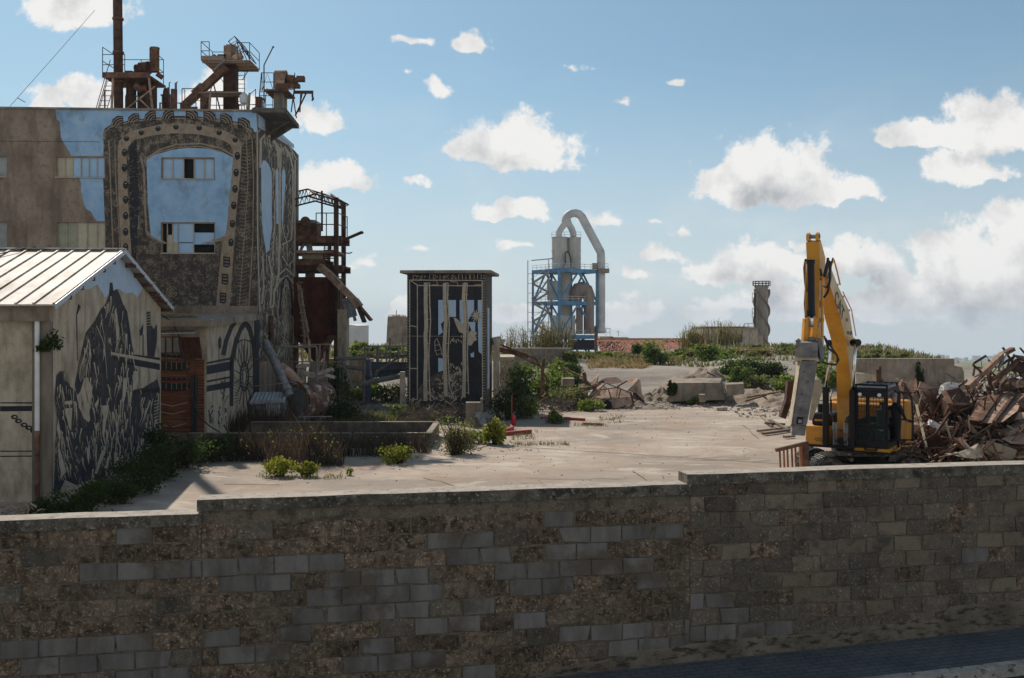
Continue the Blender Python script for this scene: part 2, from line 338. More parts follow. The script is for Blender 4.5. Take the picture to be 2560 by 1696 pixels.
T['paneblue'] = M('blue_painted_pane', [(.26, .42, .60), (.34, .49, .65)], 2, .5, bump=.03)
T['panecream'] = M('cream_translucent_pane', [(.36, .32, .23), (.46, .41, .31)], 1.5, .45, bump=.03, stain=[((.25, .23, .18), 2, .55, .2, vst, .6)])
T['panegreen'] = M('greenish_frosted_pane', [(.22, .23, .155), (.31, .31, .22)], 1.5, .4, bump=.03)
T['panegrey'] = M('grey_glass_pane', [(.20, .21, .21), (.33, .34, .34)], 1.5, .25, bump=.02)
T['shutter'] = M('rust_brown_shutter', [(.09, .03, .014), (.17, .062, .03), (.23, .10, .05)], 2.5, .85, stretch=(.35, 1, 5), stain=[((.04, .018, .012), 1.6, .54, .2, z1, .7)])
T['tile'] = M('red_roof_tile', [(.20, .085, .055), (.33, .155, .10), (.42, .22, .15)], 3, .9, island=.35, stain=[((.10, .075, .06), .5, .6, .1, z1, .6)])
T['bluesteel'] = M('faded_blue_steel', [(.045, .15, .27), (.075, .21, .35), (.12, .26, .40)], .8, .7, stain=[((.12, .09, .07), .6, .62, .12, vst, .6)])
T['blueconv'] = M('rust_stained_blue_steel', [(.05, .09, .15), (.09, .15, .22)], 2, .7, stain=[((.13, .065, .035), 1.6, .52, .12, (.5, 1, 2), .9)])
T['silo'] = M('grey_silo_concrete', [(.34, .32, .285), (.44, .42, .38), (.52, .50, .46)], .5, .9, stretch=(1.5, 1.5, .3), stain=[((.17, .14, .11), .35, .55, .2, (2, 2, .3), .7)], fine=(6, .1))
T['duct'] = M('pale_grey_duct', [(.38, .385, .38), (.50, .50, .49), (.57, .565, .545)], .4, .6, stain=[((.24, .20, .155), .3, .55, .2, z1, .7)], fine=(5, .07))
T['brownduct'] = M('burnt_brown_duct', [(.13, .095, .075), (.21, .165, .135), (.29, .24, .2)], .4, .8, stretch=(1.5, 1.5, .4), fine=(6, .15))
T['yard'] = None
T['sand'] = M('sandy_rubble_soil', [(.18, .14, .103), (.25, .20, .152), (.32, .265, .205)], 1.1, .97, stain=[((.10, .083, .067), .8, .55, .2, z1, .6)], fine=(14, .22), bump=.7)
T['chip'] = M('rubble_lumps', [(.22, .19, .155), (.34, .29, .24), (.44, .39, .33)], 3, .95, island=.4)
T['asphalt'] = M('old_asphalt', [(.032, .034, .038), (.055, .057, .06)], 4, .9, fine=(60, .3), bump=.3)
T['paving'] = M('grey_pavement', [(.075, .085, .095), (.115, .123, .13)], 2, .85, stain=[((.03, .03, .032), 5, .6, .12, (.6, 2.2, 1), .8)], fine=(40, .2))
def pavers(m):
    nt = m.node_tree; N, L = nt.nodes, nt.links; b = N['Principled BSDF']; src = b.inputs['Base Color'].links[0].from_socket
    tc = N.new('ShaderNodeTexCoord'); mp = N.new('ShaderNodeMapping'); mp.inputs['Rotation'].default_value = (0, 0, -.185); L.new(tc.outputs['Object'], mp.inputs[0])
    br = N.new('ShaderNodeTexBrick'); br.inputs['Scale'].default_value = 1; br.inputs['Brick Width'].default_value = .21; br.inputs['Row Height'].default_value = .105; br.inputs['Mortar Size'].default_value = .009
    br.inputs['Color1'].default_value = (.92, .92, .92, 1); br.inputs['Color2'].default_value = (1.1, 1.1, 1.1, 1); br.inputs['Mortar'].default_value = (.6, .6, .6, 1); L.new(mp.outputs[0], br.inputs['Vector'])
    x = N.new('ShaderNodeMix'); x.data_type = 'RGBA'; x.blend_type = 'MULTIPLY'; x.inputs['Factor'].default_value = 1; L.new(src, x.inputs['A']); L.new(br.outputs['Color'], x.inputs['B']); L.new(x.outputs['Result'], b.inputs['Base Color'])
pavers(T['paving'])
T['kerb'] = M('worn_white_kerb', [(.22, .20, .175), (.40, .37, .33)], 3, .9, stain=[((.05, .048, .045), 8, .56, .08, z1, .9)], fine=(40, .2), island=.2)
T['roadpaint'] = M('faded_road_paint', [(.35, .36, .36), (.5, .5, .5)], 6, .8, stain=[((.06, .06, .06), 10, .56, .08, z1, .8)])
T['mortar'] = M('brown_mortar', [(.12, .094, .066), (.185, .148, .106)], 5, .97, fine=(46, .35), stain=[((.055, .045, .034), 7, .52, .12, z1, .75), ((.33, .28, .21), 22, .6, .07, z1, .6)], bump=.4)
T['blockgrey'] = M('smooth_grey_block', [(.12, .105, .09), (.158, .141, .124), (.198, .178, .158)], 2.2, .93, stretch=(2, 2, .7), stain=[((.10, .077, .053), 1.15, .53, .08, z1, .85), ((.26, .22, .165), 24, .63, .06, z1, .5), ((.085, .083, .08), 3, .56, .14, (2.5, 2.5, .5), .6)], fine=(70, .1), island=.16, bump=.12)
T['blocklich'] = M('lichen_brown_block', [(.07, .044, .027), (.145, .098, .062), (.225, .165, .112)], 11, .96, stain=[((.022, .016, .012), 10, .51, .12, z1, .75), ((.36, .29, .215), 30, .56, .06, z1, .75), ((.19, .15, .11), 1.6, .5, .2, z1, .65)], fine=(46, .35), island=.3, bump=.5)
T['blockdark'] = M('mottled_dark_block', [(.078, .062, .046), (.13, .105, .078), (.2, .163, .122)], 5, .96, stain=[((.035, .032, .029), 5, .5, .15, z1, .7), ((.36, .30, .23), 32, .58, .06, z1, .65), ((.22, .175, .12), 2.2, .54, .15, z1, .65)], fine=(50, .3), island=.28, bump=.4)
T['blocktan'] = M('tan_worn_block', [(.13, .10, .069), (.185, .146, .103), (.24, .193, .14)], 4, .96, stain=[((.06, .053, .044), 4, .5, .16, z1, .85)], fine=(50, .22), island=.15, bump=.3)
T['chimneycrete'] = M('sooty_brown_concrete', [(.19, .16, .13), (.27, .235, .195), (.34, .30, .255)], .5, .9, stretch=(1.5, 1.5, .3), stain=[((.11, .085, .065), .3, .5, .2, (2, 2, .3), .8)], fine=(5, .2))
T['red'] = M('faded_red_paint', [(.24, .03, .03), (.36, .06, .055)], 5, .7, stain=[((.17, .13, .11), 6, .6, .1, z1, .6)])
T['redgloss'] = M('extinguisher_red', [(.42, .012, .018), (.5, .02, .025)], 4, .3, bump=0, spec=.5)
T['bark'] = M('dry_grey_brush', [(.07, .052, .038), (.14, .11, .085), (.2, .165, .13)], 6, .95, island=.4)
T['wood'] = M('weathered_wood', [(.16, .11, .075), (.28, .20, .145), (.36, .28, .21)], 4, .9, stretch=(3, 3, .5), island=.3)
T['skin'] = M('skin', [(.36, .20, .14), (.42, .25, .18)], 8, .6, bump=.02)
T['cloth'] = M('black_cloth', [(.007, .007, .009), (.014, .014, .017)], 9, .9, bump=.1)
T['cap'] = M('grey_blue_cap', [(.10, .12, .17), (.15, .17, .23)], 9, .85)
T['boot'] = M('tan_boot', [(.26, .20, .13), (.34, .27, .18)], 9, .8)
T['seat'] = M('dark_teal_seat', [(.012, .04, .045), (.02, .06, .068)], 5, .7)
T['lamp'] = M('clear_lamp_lens', [(.62, .60, .55), (.75, .74, .70)], 6, .2, bump=0, spec=.6)
T['flower'] = M('yellow_flower_heads', [(.6, .42, .02), (.72, .55, .04)], 6, .8)
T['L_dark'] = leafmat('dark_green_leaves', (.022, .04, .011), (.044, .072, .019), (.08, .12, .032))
T['L_mid'] = leafmat('mid_green_leaves', (.06, .10, .02), (.11, .165, .035), (.18, .24, .06))
T['L_bright'] = leafmat('bright_green_leaves', (.11, .165, .025), (.19, .255, .045), (.29, .34, .08))
T['L_lime'] = leafmat('yellow_green_leaves', (.14, .18, .02), (.24, .26, .035), (.36, .34, .05))
T['L_olive'] = leafmat('olive_leaves', (.085, .09, .032), (.15, .15, .06), (.24, .225, .10))
T['L_dry'] = leafmat('dry_straw', (.19, .135, .06), (.29, .215, .105), (.38, .30, .17))
T['L_reed'] = leafmat('reed_blades', (.13, .12, .045), (.21, .18, .075), (.29, .245, .11))
T['L_brown'] = leafmat('withered_brown_stems', (.045, .03, .022), (.085, .058, .042), (.13, .095, .07))
# ================================================================ SETTING
def yard_mat():
    m = bpy.data.materials.new('yard_concrete'); m.use_nodes = True; nt = m.node_tree; N, L = nt.nodes, nt.links
    b = N['Principled BSDF']; b.inputs['Roughness'].default_value = .93; b.inputs['Specular IOR Level'].default_value = .2
    tc = N.new('ShaderNodeTexCoord')
    def ns(sc, st, det=8, rg=.6, dis=0.0, rot=0.0):
        mp = N.new('ShaderNodeMapping'); mp.inputs['Scale'].default_value = st; mp.inputs['Rotation'].default_value = (0, 0, rot); L.new(tc.outputs['Object'], mp.inputs[0])
        n = N.new('ShaderNodeTexNoise'); n.inputs['Scale'].default_value = sc; n.inputs['Detail'].default_value = det; n.inputs['Roughness'].default_value = rg; n.inputs['Distortion'].default_value = dis
        L.new(mp.outputs[0], n.inputs['Vector']); return n.outputs['Fac']
    r = N.new('ShaderNodeValToRGB'); L.new(ns(.35, (1, 1, 1)), r.inputs[0]); e = r.color_ramp.elements
    e[0].position = .35; e[0].color = (.29, .232, .18, 1); e[1].position = .66; e[1].color = (.385, .325, .27, 1)
    c = r.outputs[0]
    def over(c, col, fac, a, z, s):
        mr = N.new('ShaderNodeMapRange'); L.new(fac, mr.inputs[0]); mr.inputs[1].default_value = a; mr.inputs[2].default_value = z; mr.inputs[4].default_value = s
        x = N.new('ShaderNodeMix'); x.data_type = 'RGBA'; L.new(mr.outputs[0], x.inputs['Factor']); L.new(c, x.inputs['A']); x.inputs['B'].default_value = (*col, 1); return x.outputs['Result']
    c = over(c, (.215, .185, .155), ns(.16, (.55, 1.2, 1), 9, .62, .6, .15), .45, .6, .8)      # grimy patches
    c = over(c, (.47, .415, .345), ns(.42, (.6, 1.1, 1), 9, .65, 1.6, .5), .53, .64, .7)      # scraped pale streaks
    c = over(c, (.19, .17, .15), ns(.5, (.5, 1.2, 1), 9, .7, 2.0, -.35), .56, .7, .7)         # drag marks
    c = over(c, (.30, .20, .14), ns(.28, (1, 1, 1), 6, .6), .52, .68, .6)                    # earthy tint
    c = over(c, (.15, .135, .12), ns(1.6, (1, 1, 1), 9, .78), .54, .66, .55)
    c = over(c, (.60, .55, .48), ns(18, (1, 1, 1), 3, .6), .62, .75, .3)
    L.new(c, b.inputs['Base Color'])
    bp = N.new('ShaderNodeBump'); bp.inputs['Strength'].default_value = .35; bp.inputs['Distance'].default_value = .03; L.new(ns(6, (1, 1, 1), 8, .7), bp.inputs['Height']); L.new(bp.outputs[0], b.inputs['Normal'])
    return m
T['yard'] = yard_mat()
def nz(x, y, s=1.0, o=0.0): return NZ.noise(V((x * s + o, y * s - o, o)))
def fbm(x, y, s=1.0, o=0.0): return nz(x, y, s, o) + .5 * nz(x, y, s * 2.1, o + 5) + .25 * nz(x, y, s * 4.3, o + 9)
def grid(x0, x1, nx, y0, y1, ny, zf, mi=0):
    mb = MB(); vs = []
    for j in range(ny + 1):
        for i in range(nx + 1):
            x = x0 + (x1 - x0) * i / nx; y = y0 + (y1 - y0) * j / ny; vs.append((x, y, zf(x, y)))
    fs = [(j * (nx + 1) + i, j * (nx + 1) + i + 1, (j + 1) * (nx + 1) + i + 1, (j + 1) * (nx + 1) + i) for j in range(ny) for i in range(nx)]
    mb.add(vs, fs); return mb
def zt(x, y):
    """terrain of the bank behind the yard"""
    toe = 62 + 1.2 * nz(x, 0, .15, 3)
    t = sm(toe, toe + 17, y) * (2.0 - .4 * sm(4, 7, x) * (1 - sm(14, 20, x))) + sm(toe + 17, 93, y) * (.25 + .4 * sm(12, 22, x) + .3 * sm(2, -6, x))
    t *= 1 - sm(34.5, 38.5, x)
    t += (fbm(x, y, .22, 1) * .22 + fbm(x, y, .9, 4) * .05) * sm(toe, toe + 6, y)
    t -= sm(96, 190, y) * 7 + sm(35, 60, x) * 9 * sm(60, 75, y)
    return t - .06 * (1 - sm(toe - 1, toe + 1, y))
grid(-75, 62, 60, 11.6, 64, 40, lambda x, y: .012 * fbm(x, y, .3, 2) - sm(60, 64, y) * .06).build('ground', T['yard'], smooth=True, loc=(0, 0, 0), kind='structure')
T['bank'] = M('bank_soil', [(.165, .147, .125), (.23, .203, .172), (.29, .255, .213)], .35, .97, stretch=(.6, 1.4, 1), stain=[((.13, .12, .10), .9, .55, .15, (.4, 1.5, 1), .7), ((.36, .32, .275), .7, .62, .1, (.4, 1.6, 1), .7), ((.09, .085, .04), .22, .58, .1, z1, .6)], fine=(6, .2), bump=.5)
grid(-120, 75, 150, 60, 240, 150, zt).build('embankment', T['bank'], smooth=True, loc=(0, 0, 0), kind='structure')
T['plain'] = M('green_far_plain', [(.07, .095, .035), (.12, .14, .06), (.20, .19, .10)], .012, .95, bump=0, stretch=(.35, 1, 1))
grid(-2500, 3500, 8, 239, 4600, 8, lambda x, y: -8 - (y - 239) * .0405).build('far_plain', T['plain'], loc=(0, 0, 0), kind='structure')
T['hills'] = M('far_hill_scrub', [(.07, .08, .05), (.14, .13, .09), (.26, .23, .19)], .02, .95, bump=0, fine=(.05, .5))
hb = MB(); q = []
for i in range(161):
    x = -2600 + 6000 * i / 160; top = H - 97 / F * 4300 + 16 * fbm(x, 0, .0035, 1) + 9 * nz(x, 3, .02, 2)
    q.append(((x, 4000, -185), (x, 4150, (top - 185) / 2 - 12), (x, 4300, top), (x, 4700, -215)))
for i in range(160):
    for k in range(3): hb.poly([q[i][k], q[i + 1][k], q[i + 1][k + 1], q[i][k + 1]])
hb.build('far_hills', T['hills'], smooth=True, loc=(0, 4000, -185), kind='structure')
for i in range(46):                # houses of the far town on the hills
    x = U(1500, 2500); b = MB(); b.box((x, 4000 - U(0, 6), -185 + U(6, 45)), (U(12, 34), 10, U(9, 22)))
    b.build('far_house', T['white'] if i % 3 else T['plaster'], loc=(x, 4000, -185), label='tiny pale house of the distant hazy town on the hills', category='house', group='houses of the distant town')
# ---------------------------------------------------------------- boundary wall, pavement, kerb, road
WD = V((1, .1875, 0)).normalized(); WN = V((.1875, -1, 0)).normalized(); W0 = V((-4.9, 11.3, 0))
def wall_pt(X, off=0.0, z=0.0):
    p = W0 + WD * ((X + 4.9) / WD.x) + WN * off; return V((p.x, p.y, z))
def zpave(X): return .9 + .0375 * (X - .54)
wall = thing('boundary_wall', 'long stepped wall of mottled grey and brown concrete blocks along the street', 'wall', wall_pt(0))
SEG = [(-10.5, -3.596, 3.06), (-3.596, 2.26, 3.222), (2.26, 12.5, 3.345)]
core = MB()
for a, b_, z in SEG:
    core.hexa([wall_pt(a, 0, -.1), wall_pt(b_, 0, -.1), wall_pt(b_, -.24, -.1), wall_pt(a, -.24, -.1)], [wall_pt(a, 0, z - .13), wall_pt(b_, 0, z - .13), wall_pt(b_, -.24, z - .13), wall_pt(a, -.24, z - .13)])
core.build('mortar_core', T['mortar'], wall)
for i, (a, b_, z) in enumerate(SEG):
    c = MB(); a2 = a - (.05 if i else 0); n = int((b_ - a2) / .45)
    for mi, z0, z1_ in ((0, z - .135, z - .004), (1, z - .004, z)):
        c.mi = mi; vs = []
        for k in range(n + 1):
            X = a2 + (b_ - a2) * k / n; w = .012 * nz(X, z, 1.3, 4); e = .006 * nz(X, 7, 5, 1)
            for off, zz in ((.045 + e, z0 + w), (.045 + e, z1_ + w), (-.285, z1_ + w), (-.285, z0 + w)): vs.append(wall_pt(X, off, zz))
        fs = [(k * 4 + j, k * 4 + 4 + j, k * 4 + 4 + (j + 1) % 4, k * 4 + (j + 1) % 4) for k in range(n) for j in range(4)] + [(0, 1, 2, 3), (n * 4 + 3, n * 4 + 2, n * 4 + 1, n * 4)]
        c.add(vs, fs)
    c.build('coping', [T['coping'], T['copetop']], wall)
GREY = [(307, 1321, 397, 1362), (243, 1400, 886, 1452), (567, 1446, 753, 1488), (845, 1434, 1110, 1485), (799, 1480, 860, 1525), (755, 1530, 1240, 1572), (0, 1596, 410, 1652), (506, 1588, 593, 1630), (690, 1580, 776, 1622),
        (84, 1645, 460, 1700), (551, 1625, 1100, 1668), (1398, 1290, 1474, 1330), (1044, 1340, 1210, 1383), (1360, 1325, 1676, 1372), (1157, 1376, 1311, 1425), (1396, 1370, 1554, 1414), (860, 1430, 1107, 1474),
        (1271, 1410, 1672, 1458), (889, 1474, 1231, 1520), (1309, 1458, 1548, 1502), (1680, 1455, 1720, 1490), (860, 1520, 1189, 1568), (1282, 1545, 1607, 1592), (963, 1568, 1046, 1612), (1134, 1558, 1216, 1602), (860, 1610, 1090, 1660), (890, 1645, 1202, 1690),
        (1480, 1582, 1640, 1624), (1640, 1575, 1800, 1616), (2423, 1378, 2492, 1415), (1728, 1486, 1806, 1527), (1770, 1528, 1846, 1568), (1719, 1566, 1950, 1612)]
TAN = [(2018, 1352, 2092, 1392), (2240, 1345, 2310, 1385), (2280, 1385, 2350, 1416), (1946, 1436, 2022, 1478), (2470, 1456, 2540, 1496), (2452, 1336, 2520, 1376), (2150, 1510, 2230, 1550), (1795, 1360, 1875, 1400), (2100, 1352, 2240, 1390)]
blk = MB(); rnd.seed(11)
for si, (a, b_, ztop) in enumerate(SEG):
    top = (2.925, 2.925, 3.25)[si]
    for r in range(13):
        z1_ = top - .205 * r; z0 = z1_ - .192; s = a + (.2 if r % 2 else 0) - .4 + .05 * nz(r, si, 3.1, 2)
        while s < b_:
            w = .398 / WD.x * WD.x; x0, x1 = max(s, a), min(s + w * WD.x, b_); s += .406 * WD.x
            if x1 - x0 < .06 or z1_ < zpave(x0) - .05: continue
            m = wall_pt((x0 + x1) / 2, 0, (z0 + z1_) / 2); px = CX + m.x / m.y * F; py = CY + (H - m.z) / m.y * F
            hit = any(q_[0] - 2 <= px <= q_[2] + 2 and q_[1] + 3 <= py <= q_[3] - 3 for q_ in GREY)
            if hit: mi = 0
            elif any(q_[0] <= px <= q_[2] and q_[1] <= py <= q_[3] for q_ in TAN): mi = 3
            elif px > 1738: mi = 2 if rnd.random() < .82 else (1 if rnd.random() < .5 else 3)
            else: mi = 1 if rnd.random() < .9 else 2
            pr = {0: .012, 1: .003, 2: .009, 3: .011}[mi] + U(-.0015, .004); wob = lambda k: U(-k, k)
            j = .007 if mi == 0 else .013
            fr = [wall_pt(x0 + wob(j), pr, z0 + wob(j)), wall_pt(x1 - .006 + wob(j), pr, z0 + wob(j)), wall_pt(x1 - .006 + wob(j), pr, z1_ + wob(j)), wall_pt(x0 + wob(j), pr, z1_ + wob(j))]
            for k_ in range(4):
                if rnd.random() < .13: fr[k_] = fr[k_].lerp((fr[0] + fr[2]) / 2, U(.08, .24))
            # bevelled front: ring inset 7 mm
            cen = sum(fr, V()) / 4
            inn = [p + (cen - p).normalized() * .016 + WN * .006 for p in fr]; bk = [p - WN * .03 for p in fr]
            blk.mi = mi; blk.add(bk + fr + inn, [(0, 1, 5, 4), (1, 2, 6, 5), (2, 3, 7, 6), (3, 0, 4, 7), (4, 5, 9, 8), (5, 6, 10, 9), (6, 7, 11, 10), (7, 4, 8, 11), (8, 9, 10, 11)])
blk.build('blockwork', [T['blockgrey'], T['blocklich'], T['blockdark'], T['blocktan']], wall)
pl = MB(); T['plinth'] = M('sandy_render_plinth', [(.10, .08, .057), (.16, .13, .093), (.21, .173, .125)], 2, .96, stain=[((.025, .022, .019), 6, .5, .12, (1, 1, 3), .85)], fine=(50, .2), bump=.4)
n = 70; vs = []
for k in range(n + 1):
    X = .2 + 12.0 * k / n; h = .06 + .17 * sm(.2, 2, X) + (.14 if X > 5.75 else 0) + .03 * nz(X, 0, 2.2, 1)
    zb = zpave(X)
    for off, z in ((.035, zb - .05), (.03, zb + h * .8), (.014, zb + h), (-.01, zb + h)): vs.append(wall_pt(X, off, z))
pl.add(vs, [(k * 4 + j, k * 4 + 4 + j, k * 4 + 5 + j, k * 4 + 1 + j) for k in range(n) for j in range(3)]); pl.build('plinth', T['plinth'], wall)
def strip(x0, x1, n, o0, o1, f0, f1):
    mb = MB(); vs = []
    for k in range(n + 1):
        X = x0 + (x1 - x0) * k / n; vs += [wall_pt(X, o0, f0(X)), wall_pt(X, o1, f1(X))]
    mb.add(vs, [(2 * k, 2 * k + 2, 2 * k + 3, 2 * k + 1) for k in range(n)]); return mb
strip(-12, 14, 60, -.02, 1.08, zpave, lambda X: zpave(X) - .02).build('pavement', T['paving'], loc=(0, 12, .9), kind='structure')
kb = MB(); s = -12.0; rnd.seed(3)
while s < 14:
    l = U(.75, 1.0); e = s + l - .012; o = U(-.012, .012); t = U(-.01, .01)
    kb.hexa([wall_pt(s, 1.08, zpave(s) - .3), wall_pt(e, 1.08, zpave(e) - .3), wall_pt(e, 1.22 + o, zpave(e) - .3), wall_pt(s, 1.22 + o, zpave(s) - .3)],
            [wall_pt(s, 1.08, zpave(s) - .012 + t), wall_pt(e, 1.08, zpave(e) - .012 + t), wall_pt(e, 1.21 + o, zpave(e) - .02 + t), wall_pt(s, 1.21 + o, zpave(s) - .02 + t)]); s += l
kb.build('kerb', T['kerb'], loc=(0, 10.6, .8), kind='structure')
strip(-14, 16, 60, 1.12, 12, lambda X: zpave(X) - .15, lambda X: zpave(X) - .2).build('road', T['asphalt'], loc=(0, 8, .75), kind='structure')
strip(-14, 16, 60, 1.42, 1.53, lambda X: zpave(X) - .147, lambda X: zpave(X) - .1475).build('road_marking', T['roadpaint'], loc=(0, 9, .75), kind='structure')
p = wall_pt(2.1, -.4)
b = MB(); a0 = P(1708, 1218, 13.2); b.tube([P(1705, 1222, 13.2), P(1708, 1196, 13.2), P(1711, 1191, 13.2), P(1714, 1196, 13.2), P(1722, 1216, 13.2)], .011, 6)
b.build('rebar_loop', T['rust'], label='small bent rusty rebar loop beside the taller wall step', category='rebar')
# ================================================================ PLANTS
def leaf(mb, c, s, up=.0):
    d = V((U(-1, 1), U(-1, 1), U(-1, 1) + up)).normalized(); e = d.orthogonal().normalized(); a = U(0, 6.28)
    e = e * math.cos(a) + d.cross(e) * math.sin(a)
    mb.add([c - e * s * .5, c + d * s * .28 , c + e * s * .5, c - d * s * .28], [(0, 1, 2, 3)])
def foliage(mb, c, rx, ry, rz, n, ls, k=9, fill=.75):
    n = int(n * 2.2); ls *= 1.45; k += 5
    cs = []
    for i in range(k):
        a = U(0, 6.28); r = math.sqrt(U(0, 1)) * .8; h = U(-.95, .85)
        q_ = math.sqrt(max(.05, 1 - h * h)) if h > 0 else 1; h = h if h > 0 else h * .55; cs.append((V((math.cos(a) * r * rx * q_, math.sin(a) * r * ry * q_, h * rz)), U(.3, .5)))
    for i in range(n):
        cc, r = cs[int(U(0, k - .001))]
        g = V((rnd.gauss(0, 1) * rx, rnd.gauss(0, 1) * ry, rnd.gauss(0, 1) * rz)) * r * .55
        pt = cc + g
        leaf(mb, V(c) + pt, ls * U(.6, 1.35))
def shrub(name, label, cat, base, w, h, mat, n=500, ls=.1, group=None, k=9, stemmat='L_brown', depth=.8, extra=None, stems=12):
    base = V(base); t = thing(name, label, cat, base, group)
    f = MB(); foliage(f, base + V((0, 0, h * .38)), w * .5, w * .5 * depth, h * .46, n, ls, k); 
    f.v = [V((p.x, p.y, max(p.z, base.z - .02))) for p in f.v]
    f.build('foliage', T[mat], t)
    st = MB()
    for i in range(stems):
        e = base + V((U(-.4, .4) * w, U(-.3, .3) * w * depth, h * U(.45, .95)))
        st.tube([base + V((U(-.12, .12) * w, U(-.1, .1) * w, -.03)), (base + e) / 2 + V((U(-.08, .08) * w, 0, h * .08)), e], [h * .014 + .006, h * .009 + .004, .004], 4, False)
    st.build('stems', T[stemmat], t)
    if extra:
        b = MB()
        for i in range(extra[1]): leaf(b, base + V((U(-.45, .45) * w, U(-.45, .3) * w * depth, h * U(.55, 1.02))), extra[2])
        b.build('flower_heads' if extra[0] == 'flower' else 'young_leaves', T[extra[0]], t, kind='stuff')
    return t
def blades(mb, base, n, r, h, w=.012, lean=.35):
    base = V(base)
    for i in range(n):
        a = U(0, 6.28); q_ = math.sqrt(U(0, 1)) * r; b = base + V((math.cos(a) * q_, math.sin(a) * q_, 0)); hh = h * U(.5, 1.1)
        d = V((U(-1, 1), U(-1, 1), 0)) * lean * hh; s = V((U(-1, 1), U(-1, 1), 0)).normalized() * w
        m = b + d * .35 + V((0, 0, hh * .6)); e = b + d + V((0, 0, hh))
        mb.add([b - s, b + s, m + s * .8, m - s * .8, e], [(0, 1, 2, 3), (3, 2, 4)])
def tuft(name, label, cat, base, r, h, mat, n=120, w=.012, group=None, lean=.35):
    b = MB(); blades(b, base, n, r, h, w, lean)
    o = b.build(name, T[mat], loc=base, label=label, category=cat)
    if group: o['group'] = group
    return o
# ================================================================ GABLE WAREHOUSE (left)
LD = V((1, .058, 0)).normalized(); SDIR = V((-.058, 1, 0)).normalized()
PG = Plane((-13.36, 29.0), SDIR)            # gable wall
PL = Plane((-13.36, 29.0), LD)              # long wall
def flip(o): return o
def decal(pl, shapes, name, mats, parent, step=.004):
    """painted shapes on a wall: (layer, material slot, outline in photo pixels)"""
    mb = MB()
    for lay, mi, pts in shapes:
        mb.mi = mi; mb.poly([pl.hit(x, y, SGN[pl] * step * lay) for x, y in pts])
    return mb.build(name, mats, parent)
SGN = {}
def sgn(pl, ref=(0, 0, 0)):
    SGN[pl] = 1 if pl.n.dot(V(ref) - pl.o) > 0 else -1
def strokes(pts, w, w2=None):
    """a tapering brush line through pixel points"""
    w2 = w if w2 is None else w2; L_, R_ = [], []; k = len(pts)
    for i, (x, y) in enumerate(pts):
        x0, y0 = pts[max(0, i - 1)]; x1, y1 = pts[min(k - 1, i + 1)]; d = math.hypot(x1 - x0, y1 - y0) or 1
        nx, ny = -(y1 - y0) / d, (x1 - x0) / d; ww = (w + (w2 - w) * i / (k - 1)) / 2
        L_.append((x + nx * ww, y + ny * ww)); R_.append((x - nx * ww, y - ny * ww))
    return L_ + R_[::-1]
def arc(cx, cy, rx, ry, a0, a1, n=14): return [(cx + rx * math.cos(R(a0 + (a1 - a0) * i / n)), cy + ry * math.sin(R(a0 + (a1 - a0) * i / n))) for i in range(n + 1)]
for pl in (PG, PL): sgn(pl)
n1 = PG.hit(133, 1250); n1 = V((n1.x, n1.y, 0)); PL = Plane(n1[:2], LD); sgn(PL); n2 = PG.hit(402, 1133); n2 = V((n2.x, n2.y, 0))
GW = (n2 - n1).length; mid = (n1 + n2) / 2
ZE, ZA = 5.76, 7.5
house = thing('warehouse', 'low beige warehouse with white metal gable roof and black mural of hooded figure', 'warehouse', (n1 + LD * -4))
w = MB(); far = LD * -14
ga = [n1 - V((0, 0, .2)), n2 - V((0, 0, .2)), n2 + V((0, 0, ZE)), mid + V((0, 0, ZA)), n1 + V((0, 0, ZE))]
w.prism(ga, far); w.build('wall', T['plaster'], house)
b = MB(); pw = LD * -.55          # corner pier on the long wall and eave beam
b.hexa([n1 - SDIR * .12 + pw - V((0, 0, .1)), n1 - SDIR * .12 - LD * .003 - V((0, 0, .1)), n1 + SDIR * .01 - LD * .003 - V((0, 0, .1)), n1 + SDIR * .01 + pw - V((0, 0, .1))],
       [n1 - SDIR * .12 + pw + V((0, 0, ZE - .5)), n1 - SDIR * .12 - LD * .003 + V((0, 0, ZE - .5)), n1 + SDIR * .01 - LD * .003 + V((0, 0, ZE - .5)), n1 + SDIR * .01 + pw + V((0, 0, ZE - .5))])
T['pier'] = M('damp_stained_plaster', [(.13, .11, .085), (.24, .205, .155)], 1.5, .92, stretch=(1, 1, .4), stain=[((.06, .052, .042), 1.2, .5, .2, vst, .8)], fine=(30, .12))
b.build('corner_pier', T['pier'], house)
b = MB(); q0, q1 = ZE - .50, ZE + .0
b.hexa([n1 - SDIR * .32 + far + V((0, 0, q0)), n1 - SDIR * .32 - LD * .12 + V((0, 0, q0)), n1 - SDIR * .004 - LD * .12 + V((0, 0, q0)), n1 - SDIR * .004 + far + V((0, 0, q0))],
       [n1 - SDIR * .32 + far + V((0, 0, q1)), n1 - SDIR * .32 - LD * .12 + V((0, 0, q1)), n1 - SDIR * .004 - LD * .12 + V((0, 0, q1)), n1 - SDIR * .004 + far + V((0, 0, q1))])
b.build('eave_beam', T['concrete'], house)
